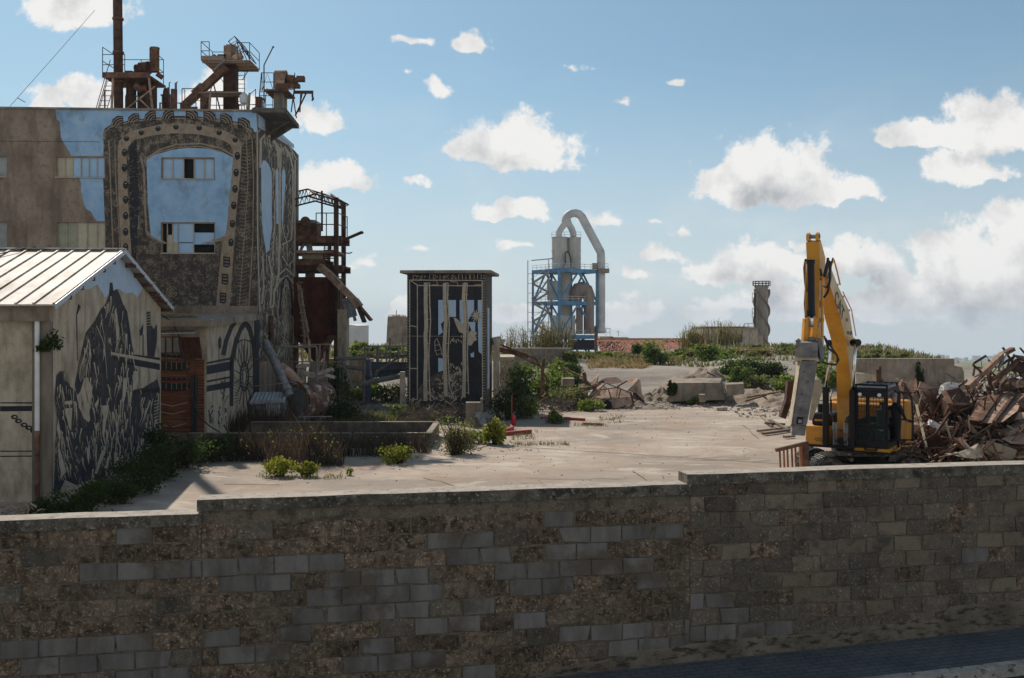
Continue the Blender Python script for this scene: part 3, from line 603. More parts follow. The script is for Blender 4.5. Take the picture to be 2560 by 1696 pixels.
# roof: two slopes, ribs are part of the sheet
slope = (ZA - ZE) / (GW / 2); ro = MB()
def roof_pt(s, l, up=0.0):         # s: 0 near eave .. 1 far eave across the gable, l: along LD from the gable
    d = s * GW; z = ZE + .16 + slope * (d if d < GW / 2 else GW - d); return n1 + SDIR * d + LD * l + V((0, 0, z + up))
s0 = -.065; s1 = 1.055
for lo_, hi_ in ((s0, .5), (.5, s1)):
    a4 = [roof_pt(lo_, .32), roof_pt(lo_, -14.2), roof_pt(hi_, -14.2), roof_pt(hi_, .32)]
    ro.prism(a4, (0, 0, .05))
l = .28
for i in range(30):
    for lo_, hi_ in ((s0 - .001, .5), (.5, s1 + .001)):
        ro.bar(roof_pt(lo_, l, .065), roof_pt(hi_, l, .065), .055, .07)
    l -= .5 if i % 2 else .56
    if l < -14: break
ro.bar(roof_pt(.5, .33, .085), roof_pt(.5, -14.2, .085), .34, .05)
roof = ro.build('roof', T['roofsheet'], house)
bb = MB()
for lo_, hi_ in ((s0, .5), (s1, .5)): bb.bar(roof_pt(lo_, .335, -.01), roof_pt(hi_, .335, -.01), .03, .15)
bb.build('barge_board', T['galv'], house)
for s in (.04, .13, .22, .31, .4, .6, .69, .78, .87, .96, 1.04):
    pb = MB(); pb.bar(roof_pt(s, .36, -.1), roof_pt(s, -.4, -.1), .09, .12); pb.build('purlin', T['rust'], house)
dp = MB(); x0 = PL.hit(100, 900); e = n1 - SDIR * .2 + LD * (x0 - n1).dot(LD)
dp.tube([V((e.x, e.y, 2.05)), V((e.x, e.y, ZE - .5))], .068, 12); dp.build('downpipe', T['white'], house)
dp = MB(); dp.tube([V((e.x, e.y, -.02)), V((e.x, e.y, 2.05))], .064, 12); dp.tube([V((e.x, e.y, 2.0)), V((e.x, e.y, 2.1))], .085, 12)
dp.build('downpipe_foot', T['rust'], house)
# painted bands on the long wall
k = [(1, 0, [(0, 1006), (103, 1006), (103, 1010), (0, 1009)]), (1, 0, [(0, 1016), (103, 1015), (103, 1028), (0, 1029)]), (1, 0, [(0, 1127), (103, 1127), (103, 1130), (0, 1130)]), (1, 0, [(0, 1140), (103, 1139), (103, 1142), (0, 1143)])]
for cx_, cy_ in ((36, 1043), (46, 1053), (60, 1063), (72, 1070), (84, 1078)):
    k.append((1, 0, arc(cx_, cy_, 9, 6, 0, 330, 12))); k.append((2, 1, arc(cx_ + 1, cy_, 4, 2.2, 0, 330, 8)))
decal(PL, k, 'painted_band', [T['inkplain'], T['plaster']], house)
# gable mural
def c4(pts): return [(x / 2.24, 600 + y / 2.24) for x, y in pts]
g = [(1, 2, c4([(405, 285), (655, 92), (700, 120), (800, 270), (770, 320), (740, 295), (700, 300), (665, 275), (610, 300), (590, 325), (570, 290), (545, 250), (500, 275), (440, 280), (415, 315)])),
     (2, 0, c4([(615, 240), (630, 240), (635, 285), (655, 275), (668, 300), (690, 360), (712, 400), (725, 480), (735, 560), (748, 630), (740, 640), (620, 625), (622, 650), (680, 680), (740, 690), (770, 730), (740, 760), (750, 840), (800, 830), (880, 780), (895, 830), (893, 1130), (820, 1150), (790, 1220), (700, 1285), (650, 1310), (560, 1345), (520, 1340), (430, 1375), (365, 1345), (330, 1420), (300, 1420), (310, 1150), (320, 1000), (305, 900), (315, 760), (335, 735), (370, 735), (392, 820), (425, 850), (420, 810), (440, 690), (462, 600), (480, 520), (530, 455), (560, 395), (590, 360), (610, 310)])),
     (2, 1, c4([(625, 625), (895, 660), (895, 730), (680, 690), (625, 650)])), (3, 3, c4([(622, 628), (895, 675), (895, 694), (622, 644)])),
     (2, 0, c4([(820, 400), (842, 400), (845, 470), (860, 500), (880, 470), (880, 560), (865, 655), (825, 650)])),
     (2, 1, c4([(780, 510), (803, 470), (800, 530), (785, 540)])), (2, 1, c4([(799, 530), (804, 530), (804, 650), (799, 650)])),
     (2, 1, c4([(427, 420), (432, 420), (437, 680), (432, 680)])), (2, 1, c4([(425, 420), (440, 355), (452, 375), (436, 415)])),
     (2, 1, c4([(855, 848), (895, 840), (895, 858), (855, 862)])), (2, 1, c4([(735, 850), (895, 830), (895, 840), (735, 862)]))]
cr = [[(470, 780), (490, 770), (515, 830), (515, 880), (500, 960), (505, 1010), (495, 1022), (470, 1000), (440, 930), (430, 875), (450, 850)], [(640, 400), (648, 470), (652, 560), (668, 560), (668, 500), (650, 380)], [(360, 905), (405, 900), (405, 920), (360, 922)],
      [(365, 945), (405, 940), (398, 1070), (385, 1050)], [(325, 1170), (335, 1170), (372, 1300), (345, 1330), (330, 1250)], [(560, 930), (610, 925), (600, 1000), (578, 990)], [(530, 920), (555, 885), (550, 925), (532, 940)], [(580, 980), (600, 975), (585, 1080), (572, 1090)],
      [(748, 735), (770, 735), (775, 790), (755, 830), (742, 850)], [(835, 720), (875, 725), (860, 800), (840, 760)], [(485, 1170), (505, 1150), (498, 1260), (488, 1220)], [(570, 1180), (588, 1180), (545, 1310), (528, 1310)], [(600, 1220), (618, 1200), (600, 1295), (590, 1290)],
      [(640, 1190), (655, 1190), (675, 1280), (660, 1300), (640, 1270)], [(325, 1000), (340, 1080), (332, 1120), (318, 1060)], [(690, 780), (705, 770), (710, 830), (690, 930), (684, 900)]]
g += [(3, 3, c4(q_)) for q_ in cr]
rnd.seed(21)
SIL = c4([(615, 300), (700, 400), (740, 600), (750, 840), (890, 850), (890, 1120), (790, 1200), (650, 1300), (430, 1360), (330, 1400), (310, 1000), (320, 780), (370, 745), (430, 850), (450, 680), (490, 520), (560, 410)])
def inside(x, y, pl):
    r = False; j = len(pl) - 1
    for i in range(len(pl)):
        if (pl[i][1] > y) != (pl[j][1] > y) and x < (pl[j][0] - pl[i][0]) * (y - pl[i][1]) / (pl[j][1] - pl[i][1]) + pl[i][0]: r = not r
        j = i
    return r
for i in range(640):
    x, y = U(133, 402), U(735, 1235)
    if not inside(x, y, SIL): continue
    if 225 < x < 290 and 800 < y < 980 and rnd.random() < .75: continue
    if 170 < x < 225 and 1030 < y < 1200 and rnd.random() < .7: continue
    l_ = U(10, 62) * (1 if y < 1120 else .6); a = R(90 + U(-13, 13) + (x - 290) * .06); bnd = U(-3, 3)
    g.append((3, 3, strokes([(x, y), (x + math.cos(a) * l_ * .5 + bnd, y + math.sin(a) * l_ * .5), (x + math.cos(a) * l_, y + math.sin(a) * l_)], U(.9, 4.2), .5)))
for i in range(16): g.append((3, 3, strokes([(366 + i * .0 - 1, 815 - i * 7), (390, 811 - i * 7)], 1.2)))       # window rungs of the painted tower
for i in range(22): g.append((3, 3, strokes([(385, 1005 + i * 8), (397, 1000 + i * 8)], 2.0)))
for i in range(7): g.append((3, 3, strokes(arc(190 + i * 0, 985, 14 + i * 3, 60 + i * 8, 200, 330), 1.0)))
for i in range(60):
    x, y = U(136, 345), U(1100, 1240); dx, dy = U(-9, 9), U(4, 20)
    if y < 1235 - (x - 133) * .42: g.append((4, 3, strokes([(x, y), (x + dx, y + dy)], U(.8, 2), .6)))
g += [(4, 0, strokes(arc(230, 1050, 22, 45, 10, 150), 1.5)), (4, 3, strokes([(c[0] / 2.24, 600 + c[1] / 2.24) for c in ((490, 590), (470, 660), (450, 720), (445, 780))], 4, 1)), (4, 3, strokes([(c[0] / 2.24, 600 + c[1] / 2.24) for c in ((540, 480), (575, 560), (590, 640), (600, 780))], 2, 1))]
decal(PG, g, 'mural', [T['ink'], T['inkplain'], T['bluepale'], T['creamlight']], house)
t = shrub('wall_plant', 'small green plant sprouting from the beige warehouse corner beside the downpipe', 'plant', PL.hit(122, 878, .1) + V((0, 0, 0)), .72, .6, 'L_dark', 300, .08, stems=8)
wc = MB(); pts = [(0.02, -3.15), (.18, -2.6), (.3, -2.0), (.4, -1.62), (.485, -1.35), (.5, -1.2), (.47, -1.1)]
pp = [roof_pt(s, l_ * 2.2, .13 + .02 * (i % 2)) for i, (s, l_) in enumerate(pts)]; wc.tube(pp, .022, 6); wc.build('roof_cable', T['rubber'], label='loose black cable lying across the white metal warehouse roof', category='cable')
# ================================================================ ANNEX with red shutter
A0 = V((-12.87, 42.0, 0)); PA = Plane(A0[:2], LD); PB = Plane(A0[:2], SDIR); sgn(PA); sgn(PB)
annex = thing('annex_building', 'low beige annex with red brown shutter and black wheel mural beneath the mill', 'building', A0 + LD * -3)
aend = PB.hit(645, 1000); aend.z = 0
w = MB(); L6 = LD * -6.2
xs = [PA.hit(px, 1000) for px in (398, 470, 491)]; dl = [(p_ - A0).dot(LD) for p_ in xs]
def ap(l_, z, o=0.0): return A0 + LD * l_ + V((0, 0, z)) + SDIR * o
ztopA = 5.02
# front: lintel above the opening, pier at the corner, left return; opening closed by the shutter
w.hexa([ap(dl[2], -.2), ap(0, -.2), ap(0, -.2, 9.9), ap(dl[2], -.2, 9.9)], [ap(dl[2], ztopA), ap(0, ztopA), ap(0, ztopA + .25, 9.9), ap(dl[2], ztopA + .25, 9.9)])
w.hexa([ap(-6.2, 4.45), ap(dl[2] - .003, 4.45), ap(dl[2] - .003, 4.45, 9.9), ap(-6.2, 4.45, 9.9)], [ap(-6.2, ztopA), ap(dl[2] - .003, ztopA), ap(dl[2] - .003, ztopA + .25, 9.9), ap(-6.2, ztopA + .25, 9.9)])
w.build('wall', T['plaster'], annex)
b = MB(); b.hexa([ap(-6.3, ztopA + .004, -.7), ap(.35, ztopA + .004, -.7), ap(.35, ztopA + .29, 9.85), ap(-6.3, ztopA + .29, 9.85)], [ap(-6.3, ztopA + .28, -.7), ap(.35, ztopA + .28, -.7), ap(.35, ztopA + .62, 9.85), ap(-6.3, ztopA + .62, 9.85)])
b.build('roof_slab', T['concrete'], annex)
b = MB(); rnd.seed(5)
for i in range(26): b.box(ap(-3.1, .62 + i * .118, .16), (6.0, .05 + .02 * (i % 2), .11))
sh = b.build('shutter', T['shutter'], annex)
k = []
for y0, y1, mi in ((886, 893, 0), (905, 926, 0), (944, 950, 0), (958, 976, 0)):
    k += [(1, 0, [(396, y0 - 2), (440, y0 + 2), (491, y0 - 1), (491, y1 - 1), (440, y1 + 2), (396, y1 - 1)])]
    for x in range(402, 490, 13): k.append((2, 1, [(x, y0 + 1), (x + 1, y0 + 1), (x + 1, y1 - 2), (x, y1 - 2)]))
for y in (1010, 1030, 1062): k.append((1, 1, strokes([(402, y), (430, y + 6), (470, y - 4)], 1.6)))
decal(PA, [(a_, m_, p_) for a_, m_, p_ in k], 'painted_band', [T['inkplain'], T['creamlight']], annex)
b = MB(); b.hexa([ap(-6.0, .35, .2), ap(dl[2], .35, .2), ap(dl[2], .35, .28), ap(-6, .35, .28)], [ap(-6.0, .62, .2), ap(dl[2], .62, .2), ap(dl[2], .62, .28), ap(-6, .62, .28)]); b.build('threshold', T['concrete'], annex)
# upper window, tilted red lattice panel and awning
def quadbar(pl, pts, th, name, mat, parent, off=.0):
    mb = MB(); a_ = [pl.hit(x, y, SGN[pl] * off) for x, y in pts]; mb.prism(a_, pl.n * SGN[pl] * th); return mb.build(name, mat, parent)
wn = quadbar(PA, [(380, 882), (452, 882), (452, 845), (380, 844)], .03, 'window', T['panegrey'], annex, -.1)
b = MB()
for x in (398, 414, 431, 452): b.bar(PA.hit(x, 883, .0), PA.hit(x, 843, .0), .04)
for y in (843, 883): b.bar(PA.hit(380, y, 0), PA.hit(453, y, 0), .04)
b.build('frame', T['rustdark'], wn)
rp = quadbar(PA, [(453, 897), (505, 897), (498, 843), (446, 844)], .04, 'lattice_panel', T['rustbin'], annex, .35)
b = MB()
for i in range(5): b.bar(PA.hit(453 + i * 13, 897, SGN[PA] * .40), PA.hit(446 + i * 13, 844, SGN[PA] * .40), .025)
for i in range(4): b.bar(PA.hit(448 + i * 2, 844 + i * 17, SGN[PA] * .40), PA.hit(499 + i * 2, 844 + i * 17, SGN[PA] * .40), .025)
b.build('lattice', T['rustdark'], rp)
b = MB(); a1 = PA.hit(396, 828); a2 = PA.hit(497, 826)
for i in range(10):
    q0 = a1.lerp(a2, i / 10); q1 = a1.lerp(a2, (i + .8) / 10); b.hexa([q0, q1, q1 - SDIR * .7 - V((0, 0, .12)), q0 - SDIR * .7 - V((0, 0, .12))], [p_ + V((0, 0, .03)) for p_ in (q0, q1, q1 - SDIR * .7 - V((0, 0, .12)), q0 - SDIR * .7 - V((0, 0, .12)))])
b.build('awning', T['galv'], annex)
for x in (485, 492):
    b = MB(); q0 = PA.hit(x, 1084); q1 = PA.hit(x, 938); b.tube([q0 - SDIR * .15, q1 - SDIR * .15], .07, 8); b.build('drain_pipe', T['rubber'], annex)
b = MB(); b.tube([PA.hit(x, y, SGN[PA] * .5) for x, y in ((402, 786), (430, 805), (447, 840), (462, 905), (475, 960), (485, 1010), (500, 1045), (525, 1066), (551, 1082))], .03, 6)
b.build('hanging_cable', T['rubber'], label='black cable sagging diagonally in front of the red brown shutter', category='cable')
# wheel mural on the annex side
def cw(pts): return [(380 + x / 3.733, 760 + y / 3.733) for x, y in pts]
k = []
for y0, y1, e0, e1 in ((906, 911, 893, 899), (915, 937, 903, 925), (952, 957, 940, 945), (965, 980, 953, 969)):
    k.append((1, 0, [(517, y0), (580, e0), (580, e1), (517, y1)]))
cx_, cy_ = 610, 945
k.append((1, 0, strokes(cw([(665, 480), (690, 350), (740, 220), (790, 160)]), 12, 9)))
k.append((1, 0, [(574, 1016), (574, 900), (585, 850), (600, 815), (614, 800), (628, 815), (637, 850), (641, 900), (641, 1010), (633, 1010), (632, 900), (628, 860), (620, 830), (613, 818), (604, 830), (594, 860), (585, 905), (583, 1016)]))
k.append((1, 0, [(638, 790), (648, 775), (648, 1020), (642, 1020)]))
k += [(1, 0, strokes(arc(611, 942, 10, 36, 0, 360, 24), 4)), (1, 0, strokes(arc(611, 942, 5, 20, 0, 360, 20), 2.5)), (1, 0, strokes(arc(611, 870, 22, 20, 180, 360), 3))]
for a in range(0, 360, 24):
    k.append((1, 0, strokes([(611 + 7 * math.cos(R(a)), 942 + 24 * math.sin(R(a))), (611 + 26 * math.cos(R(a)), 942 + 80 * math.sin(R(a)))], 3, 2)))
for i in range(9): k.append((1, 0, strokes([(584, 935 + i * 9), (600, 960 + i * 5)], 1.5))); k.append((1, 0, strokes([(640, 935 + i * 9), (622, 960 + i * 5)], 1.5)))
for i in range(6): k.append((1, 0, strokes([(590 + i * 7, 850), (588 + i * 8, 905)], 1.6)))
rnd.seed(8)
for cxx, y0, y1 in ((527, 1010, 1075), (549, 1010, 1060), (565, 940, 1080), (556, 945, 990), (585, 1030, 1075)):
    for i in range(9):
        y = U(y0, y1); k.append((1, 0, strokes([(cxx + U(-6, 6), y), (cxx + U(-5, 5), y + U(6, 22))], U(2, 5), 1)))
k.append((1, 0, [(545, 850), (550, 841), (554, 850), (553, 868), (549, 875), (545, 865)]))
decal(PB, k, 'mural', [T['inkplain']], annex)
# ================================================================ MILL (tall building)
C0 = V((-13.5, 52.9, 0)); PF = Plane(C0[:2], LD); PS = Plane(C0[:2], SDIR); sgn(PF); sgn(PS)
ZT = 16.35
mill = thing('mill_building', 'tall flat roofed mill with blue sky and dark carriage mural', 'building', C0 + LD * -8 + SDIR * 6)
w = MB(); S13 = 13.6
WINS = [(-10, 17, 390, 442), (141, 261, 392, 443), (405, 535, 396, 447), (-10, 17, 553, 631), (142, 262, 555, 633), (404, 536, 558, 633)]
def fp(l_, z, o=0.0): return C0 + LD * l_ + V((0, 0, z)) + SDIR * o
def fl(px, py): p_ = PF.hit(px, py); return (p_ - C0).dot(LD), p_.z
# front wall built as a grid with window holes
WL = [(fl(a, d)[0], fl(b_, d)[0], fl((a + b_) / 2, d)[1], fl((a + b_) / 2, c)[1]) for a, b_, c, d in WINS]
rowz = [(WL[3][2], WL[3][3]), (WL[0][2], WL[0][3])]; LW = -19.0
def wslab(l0, l1, z0, z1_): w.hexa([fp(l0, z0), fp(l1, z0), fp(l1, z0, .35), fp(l0, z0, .35)], [fp(l0, z1_), fp(l1, z1_), fp(l1, z1_, .35), fp(l0, z1_, .35)])
zr = [-.2]
bands = [(-.2, WL[5][2] - .001, []), (WL[5][2], WL[5][3], WL[3:6]), (WL[5][3], WL[2][2], []), (WL[2][2], WL[2][3], WL[:3]), (WL[2][3], ZT, [])]
for z0, z1_, ws in bands:
    l0 = LW
    for wn_ in ws:
        if wn_[0] > l0: wslab(l0, wn_[0], z0, z1_)
        l0 = wn_[1]
    wslab(l0, 0, z0, z1_)
w.hexa([fp(-.35, -.2, .352), fp(0, -.2, .352), fp(0, -.2, S13), fp(-.35, -.2, S13)], [fp(-.35, ZT, .352), fp(0, ZT, .352), fp(0, ZT, S13), fp(-.35, ZT, S13)])
w.hexa([fp(LW, -.2, S13), fp(0, -.2, S13), fp(0, -.2, S13 + .3), fp(LW, -.2, S13 + .3)], [fp(LW, ZT, S13), fp(0, ZT, S13), fp(0, ZT, S13 + .3), fp(LW, ZT, S13 + .3)])
w.hexa([fp(LW, -.2, .352), fp(LW + .3, -.2, .352), fp(LW + .3, -.2, S13), fp(LW, -.2, S13)], [fp(LW, ZT, .352), fp(LW + .3, ZT, .352), fp(LW + .3, ZT, S13), fp(LW, ZT, S13)])
w.build('wall', T['render'], mill)
b = MB(); b.hexa([fp(LW + .3, ZT - .5, .36), fp(-.36, ZT - .5, .36), fp(-.36, ZT - .5, S13 - .01), fp(LW + .3, ZT - .5, S13 - .01)], [fp(LW + .3, ZT - .1, .36), fp(-.36, ZT - .1, .36), fp(-.36, ZT - .1, S13 - .01), fp(LW + .3, ZT - .1, S13 - .01)]); b.build('roof', T['concrete'], mill)
b = MB()
for i in range(60): b.tube([fp(-11 + i * .18, ZT - .08, .5), fp(-11 + i * .18, ZT + .45, 3.2)], .07, 6)
b.build('roof_sheet', T['galv'], mill)
b = MB(); b.hexa([fp(-19, ZT - .001, -.09), fp(-.3, ZT - .001, -.09), fp(-.3, ZT - .001, .36), fp(-19, ZT - .001, .36)], [fp(-19, ZT + .1, -.09), fp(-.3, ZT + .1, -.09), fp(-.3, ZT + .1, .36), fp(-19, ZT + .1, .36)]); b.build('parapet', T['concrete'], mill)
b = MB(); b.hexa([fp(-.28, ZT - .05, -.14), fp(1.5, ZT - .05, -.14), fp(1.5, ZT - .05, 4.3), fp(-.28, ZT - .05, 4.3)], [fp(-.28, ZT + .19, -.14), fp(1.5, ZT + .19, -.14), fp(1.5, ZT + .19, 4.3), fp(-.28, ZT + .19, 4.3)])
b.prism([fp(.002, ZT - .9, 2), fp(.002, ZT - .052, 2), fp(1.3, ZT - .052, 2)], SDIR * .3); b.prism([fp(.002, ZT - .9, 3.6), fp(.002, ZT - .052, 3.6), fp(1.3, ZT - .052, 3.6)], SDIR * .3)
b.build('balcony_slab', T['concdark'], mill)
b = MB(); b.bar(PF.hit(0, 353, SGN[PF] * .01), PF.hit(250, 355, SGN[PF] * .01), .03, .02); b.build('crack_line', T['concdark'], mill)
# windows: pane mats per light  (0 blue 1 cream 2 green 3 dark)
PM = [T['paneblue'], T['panecream'], T['panegreen'], T['dark'], T['panegrey']]
SPEC = [[(0, 1, 0, 1, 4)], [(0, .17, 0, 1, 1), (.17, .33, 0, 1, 1), (.33, .5, 0, 1, 0), (.5, .67, 0, 1, 0), (.67, .84, 0, 1, 0), (.84, 1, 0, 1, 0)],
        [(0, .2, 0, 1, 0), (.2, .41, 0, 1, 0), (.41, .61, 0, 1, 3), (.61, .81, 0, 1, 0), (.81, 1, 0, 1, 0)], [(0, 1, 0, 1, 4)],
        [(0, .2, 0, 1, 2), (.2, .41, 0, 1, 2), (.41, .62, 0, 1, 1), (.62, .83, 0, 1, 1), (.83, 1, 0, 1, 1)],
        [(0, .2, 0, 1, 3), (.1, .3, 0, .62, 1), (.2, .6, .35, 1, 0), (.3, .6, 0, .35, 0), (.6, 1, .7, 1, 3), (.6, 1, .28, .7, 0), (.3, 1, 0, .28, 3)]]
for (l0, l1, z0, z1_), sp in zip(WL, SPEC):
    fm = MB()
    for z in (z0, z1_): fm.bar(fp(l0, z, .1), fp(l1, z, .1), .06, .05)
    ed = sorted({s_[0] for s_ in sp} | {1})
    for e_ in ed: fm.bar(fp(l0 + (l1 - l0) * e_, z0, .1), fp(l0 + (l1 - l0) * e_, z1_, .1), .04, .06)
    fm.bar(fp(l0 - .05, z0 - .03, -.04), fp(l1 + .05, z0 - .03, -.04), .1, .05)
    win = fm.build('window', T['dust'], mill)
    for i, (a_, b_, c_, d_, mi) in enumerate(sp):
        pm = MB(); o_ = (.14 if mi != 3 else .3) - .012 * (i % 3); la, lb = l0 + (l1 - l0) * a_ + .02, l0 + (l1 - l0) * b_ - .02; za, zb = z0 + (z1_ - z0) * c_ + .02, z0 + (z1_ - z0) * d_ - .02
        pm.hexa([fp(la, za, o_), fp(lb, za, o_), fp(lb, za, o_ + .01), fp(la, za, o_ + .01)], [fp(la, zb, o_), fp(lb, zb, o_), fp(lb, zb, o_ + .01), fp(la, zb, o_ + .01)]); pm.build('pane', PM[mi], win)
# carriage mural, front. n-gon strips are split around the windows by using frame-shaped polygons
BLUE = 0; INK = 1; DENSE = 2; CREAM = 3; PLAIN = 4; FINE = 5
def holes(pl, mb, outline, rects, off):
    """painted outline with rectangular holes: rows of cells clipped against the outline"""
    ys = sorted({min(p_[1] for p_ in outline), max(p_[1] for p_ in outline)} | {r for q_ in rects for r in (q_[1], q_[3])} | {p_[1] for p_ in outline})
    fine = []
    for a_, b_ in zip(ys, ys[1:]):
        n_ = max(1, int((b_ - a_) / 6)); fine += [(a_ + (b_ - a_) * i / n_, a_ + (b_ - a_) * (i + 1) / n_) for i in range(n_)]
    def xs(y):
        r = []; k_ = len(outline)
        for i in range(k_):
            (xa, ya), (xb, yb) = outline[i], outline[(i + 1) % k_]
            if (ya > y) != (yb > y): r.append(xa + (xb - xa) * (y - ya) / (yb - ya))
        return sorted(r)
    for a_, b_ in fine:
        e = 1e-4; t_, u_ = xs(a_ + e), xs(b_ - e)
        if len(t_) != len(u_): continue
        for i in range(0, len(t_) - 1, 2):
            segs = [(t_[i], t_[i + 1], u_[i], u_[i + 1])]
            for q_ in rects:
                if q_[1] <= a_ + e and q_[3] >= b_ - e:
                    out = []
                    for s_ in segs:
                        if s_[1] <= q_[0] or s_[0] >= q_[2]: out.append(s_); continue
                        if s_[0] < q_[0]: out.append((s_[0], q_[0], s_[2], q_[0]))
                        if s_[1] > q_[2]: out.append((q_[2], s_[1], q_[2], s_[3]))
                    segs = out
            for s_ in segs: mb.poly([pl.hit(s_[2], b_, off), pl.hit(s_[3], b_, off), pl.hit(s_[1], a_, off), pl.hit(s_[0], a_, off)])
WR = [(a - 2, c - 2, b_ + 2, d + 2) for a, b_, c, d in WINS]
mu = MB(); so_ = SGN[PF] * .004
blue = [(138, 269), (640, 277), (644, 330), (560, 330), (300, 330), (262, 360), (262, 575), (250, 560), (235, 545), (228, 530), (215, 522), (208, 505), (206, 490), (202, 480), (203, 460), (196, 440), (180, 400), (176, 385), (165, 366), (155, 350), (152, 342), (150, 305), (142, 298)]
mu.mi = BLUE; holes(PF, mu, blue, WR, so_)
frame = [(259, 332), (262, 322), (275, 313), (330, 300), (430, 290), (470, 290), (530, 294), (600, 306), (633, 322), (638, 340), (641, 400), (644, 500), (644, 765), (335, 765), (338, 700), (300, 640), (262, 640), (262, 560), (258, 450)]
mu.mi = INK; holes(PF, mu, frame, WR, so_ * 2)
col1 = [(323, 360), (341, 352), (348, 500), (340, 640), (338, 700), (322, 690), (325, 560)]
mu.mi = PLAIN; holes(PF, mu, col1, [], so_ * 3)
mu.mi = FINE; holes(PF, mu, [(262, 345), (296, 338), (300, 400), (308, 540), (315, 640), (268, 640), (264, 540)], [], so_ * 3)
mu.mi = FINE; holes(PF, mu, [(604, 365), (636, 345), (640, 500), (628, 765), (580, 765), (590, 540)], WR, so_ * 3)
mu.mi = FINE; holes(PF, mu, [(345, 636), (560, 636), (545, 700), (530, 740), (345, 750)], [], so_ * 3)
mu.mi = CREAM
band = [(303, 640), (296, 500), (294, 378), (298, 352), (325, 328), (400, 312), (440, 308), (500, 312), (565, 328), (596, 345), (604, 365), (602, 420), (590, 540), (580, 690), (574, 766), (540, 766), (548, 680), (562, 540), (576, 430), (582, 378), (576, 362), (550, 347), (500, 337), (440, 333), (385, 338), (335, 350), (320, 368), (316, 385), (320, 500), (329, 640)]
holes(PF, mu, band, WR, so_ * 4)
for a_, b_ in ((strokes([(366, 396), (400, 374), (440, 362), (500, 359), (550, 370), (585, 390)], 4), 0), (strokes([(360, 402), (400, 380), (440, 369), (500, 366), (550, 378), (585, 397)], 2.5), 0), (strokes([(262, 350), (258, 334), (275, 318), (330, 304), (430, 296), (520, 298), (600, 312), (630, 328)], 3), 0), (strokes([(352, 392), (360, 430), (362, 500), (366, 580), (420, 612), (500, 612), (570, 596)], 5), 0), (strokes([(272, 350), (276, 450), (280, 560), (284, 640)], 3), 0), (strokes([(287, 350), (289, 450), (297, 560), (300, 640)], 2), 0), (strokes([(630, 345), (634, 450), (632, 600), (622, 765)], 3), 0), (strokes([(616, 350), (620, 450), (610, 600), (598, 765)], 2), 0)):
    mu.mi = CREAM; holes(PF, mu, a_, WR, so_ * 5)
glass_ = [(366, 402), (380, 390), (430, 375), (470, 370), (520, 372), (560, 383), (583, 395), (578, 450), (570, 540), (564, 590), (520, 606), (470, 615), (420, 612), (378, 596), (370, 520)]
mu.mi = BLUE; holes(PF, mu, glass_, WR, so_ * 6)
mu.mi = CREAM; holes(PF, mu, strokes([(366, 585), (400, 605), (450, 616), (520, 608), (568, 590)], 4), WR, so_ * 7)
for (cx_, cy_) in ((293, 303), (333, 297), (375, 290), (420, 286), (480, 286), (524, 290), (566, 297), (610, 307)):
    fl_ = 1 if cx_ < 450 else -1
    mu.mi = PLAIN; mu.poly([PF.hit(x, y, so_ * 5) for x, y in [(cx_ - 16, cy_ + 13), (cx_ - 12 * fl_ if fl_ > 0 else cx_ - 15, cy_ - 4 if fl_ > 0 else cy_ - 12), (cx_, cy_ - 13), (cx_ + 14, cy_ - 13 if fl_ > 0 else cy_ - 4), (cx_ + 16, cy_ + 13)]])
    for j in range(3):
        mu.mi = CREAM; mu.poly([PF.hit(x, y, so_ * 6) for x, y in strokes(arc(cx_ + 13 * fl_, cy_ + 12, (26 - 7 * j), 22 - 6 * j, 180 if fl_ > 0 else 270, 270 if fl_ > 0 else 360, 6), 2.4)])
rv = [(311 if y < 450 else 314, y) for y in (382, 420, 463, 500, 540, 580, 618)] + [(594 - (y - 385) * .075, y) for y in (390, 432, 473, 514, 560, 607)] + [(353, 332), (395, 322), (440, 318), (498, 320), (548, 332), (588, 350), (316, 347)]
for x, y in rv: mu.mi = PLAIN; mu.poly([PF.hit(a_, b_, so_ * 6) for a_, b_ in arc(x, y, 7, 10 if y > 355 else 7, 0, 330, 11)]); mu.mi = CREAM; mu.poly([PF.hit(a_, b_, so_ * 7) for a_, b_ in [(x - 3, y - 4), (x + 2, y - 6), (x + 3, y - 4), (x - 2, y - 2)]])
for x, y in ((566, 655), (562, 698), (557, 745)):
    mu.mi = PLAIN; mu.poly([PF.hit(a_, b_, so_ * 6) for a_, b_ in ((x - 8, y - 14), (x + 9, y - 12), (x + 9, y + 10), (x + 4, y + 15), (x - 8, y + 12))])
    for j in range(3): mu.mi = CREAM; mu.poly([PF.hit(a_, b_, so_ * 7) for a_, b_ in strokes([(x - 5, y - 8 + j * 8), (x + 6, y - 7 + j * 8)], 2)])
rnd.seed(4)
for i in range(110):               # brush marks below the window
    x, y = U(350, 535), U(645, 745); mu.mi = CREAM; a = U(0, 3.14); l_ = U(3, 11)
    mu.poly([PF.hit(a_, b_, so_ * 6) for a_, b_ in strokes([(x, y), (x + math.cos(a) * l_, y + math.sin(a) * l_ + 1)], U(.8, 2), .5)])
for rr in (4, 8, 13): mu.mi = CREAM; mu.poly([PF.hit(a_, b_, so_ * 7) for a_, b_ in strokes(arc(430, 730, rr, rr, 0, 340, 16), 1.6)])
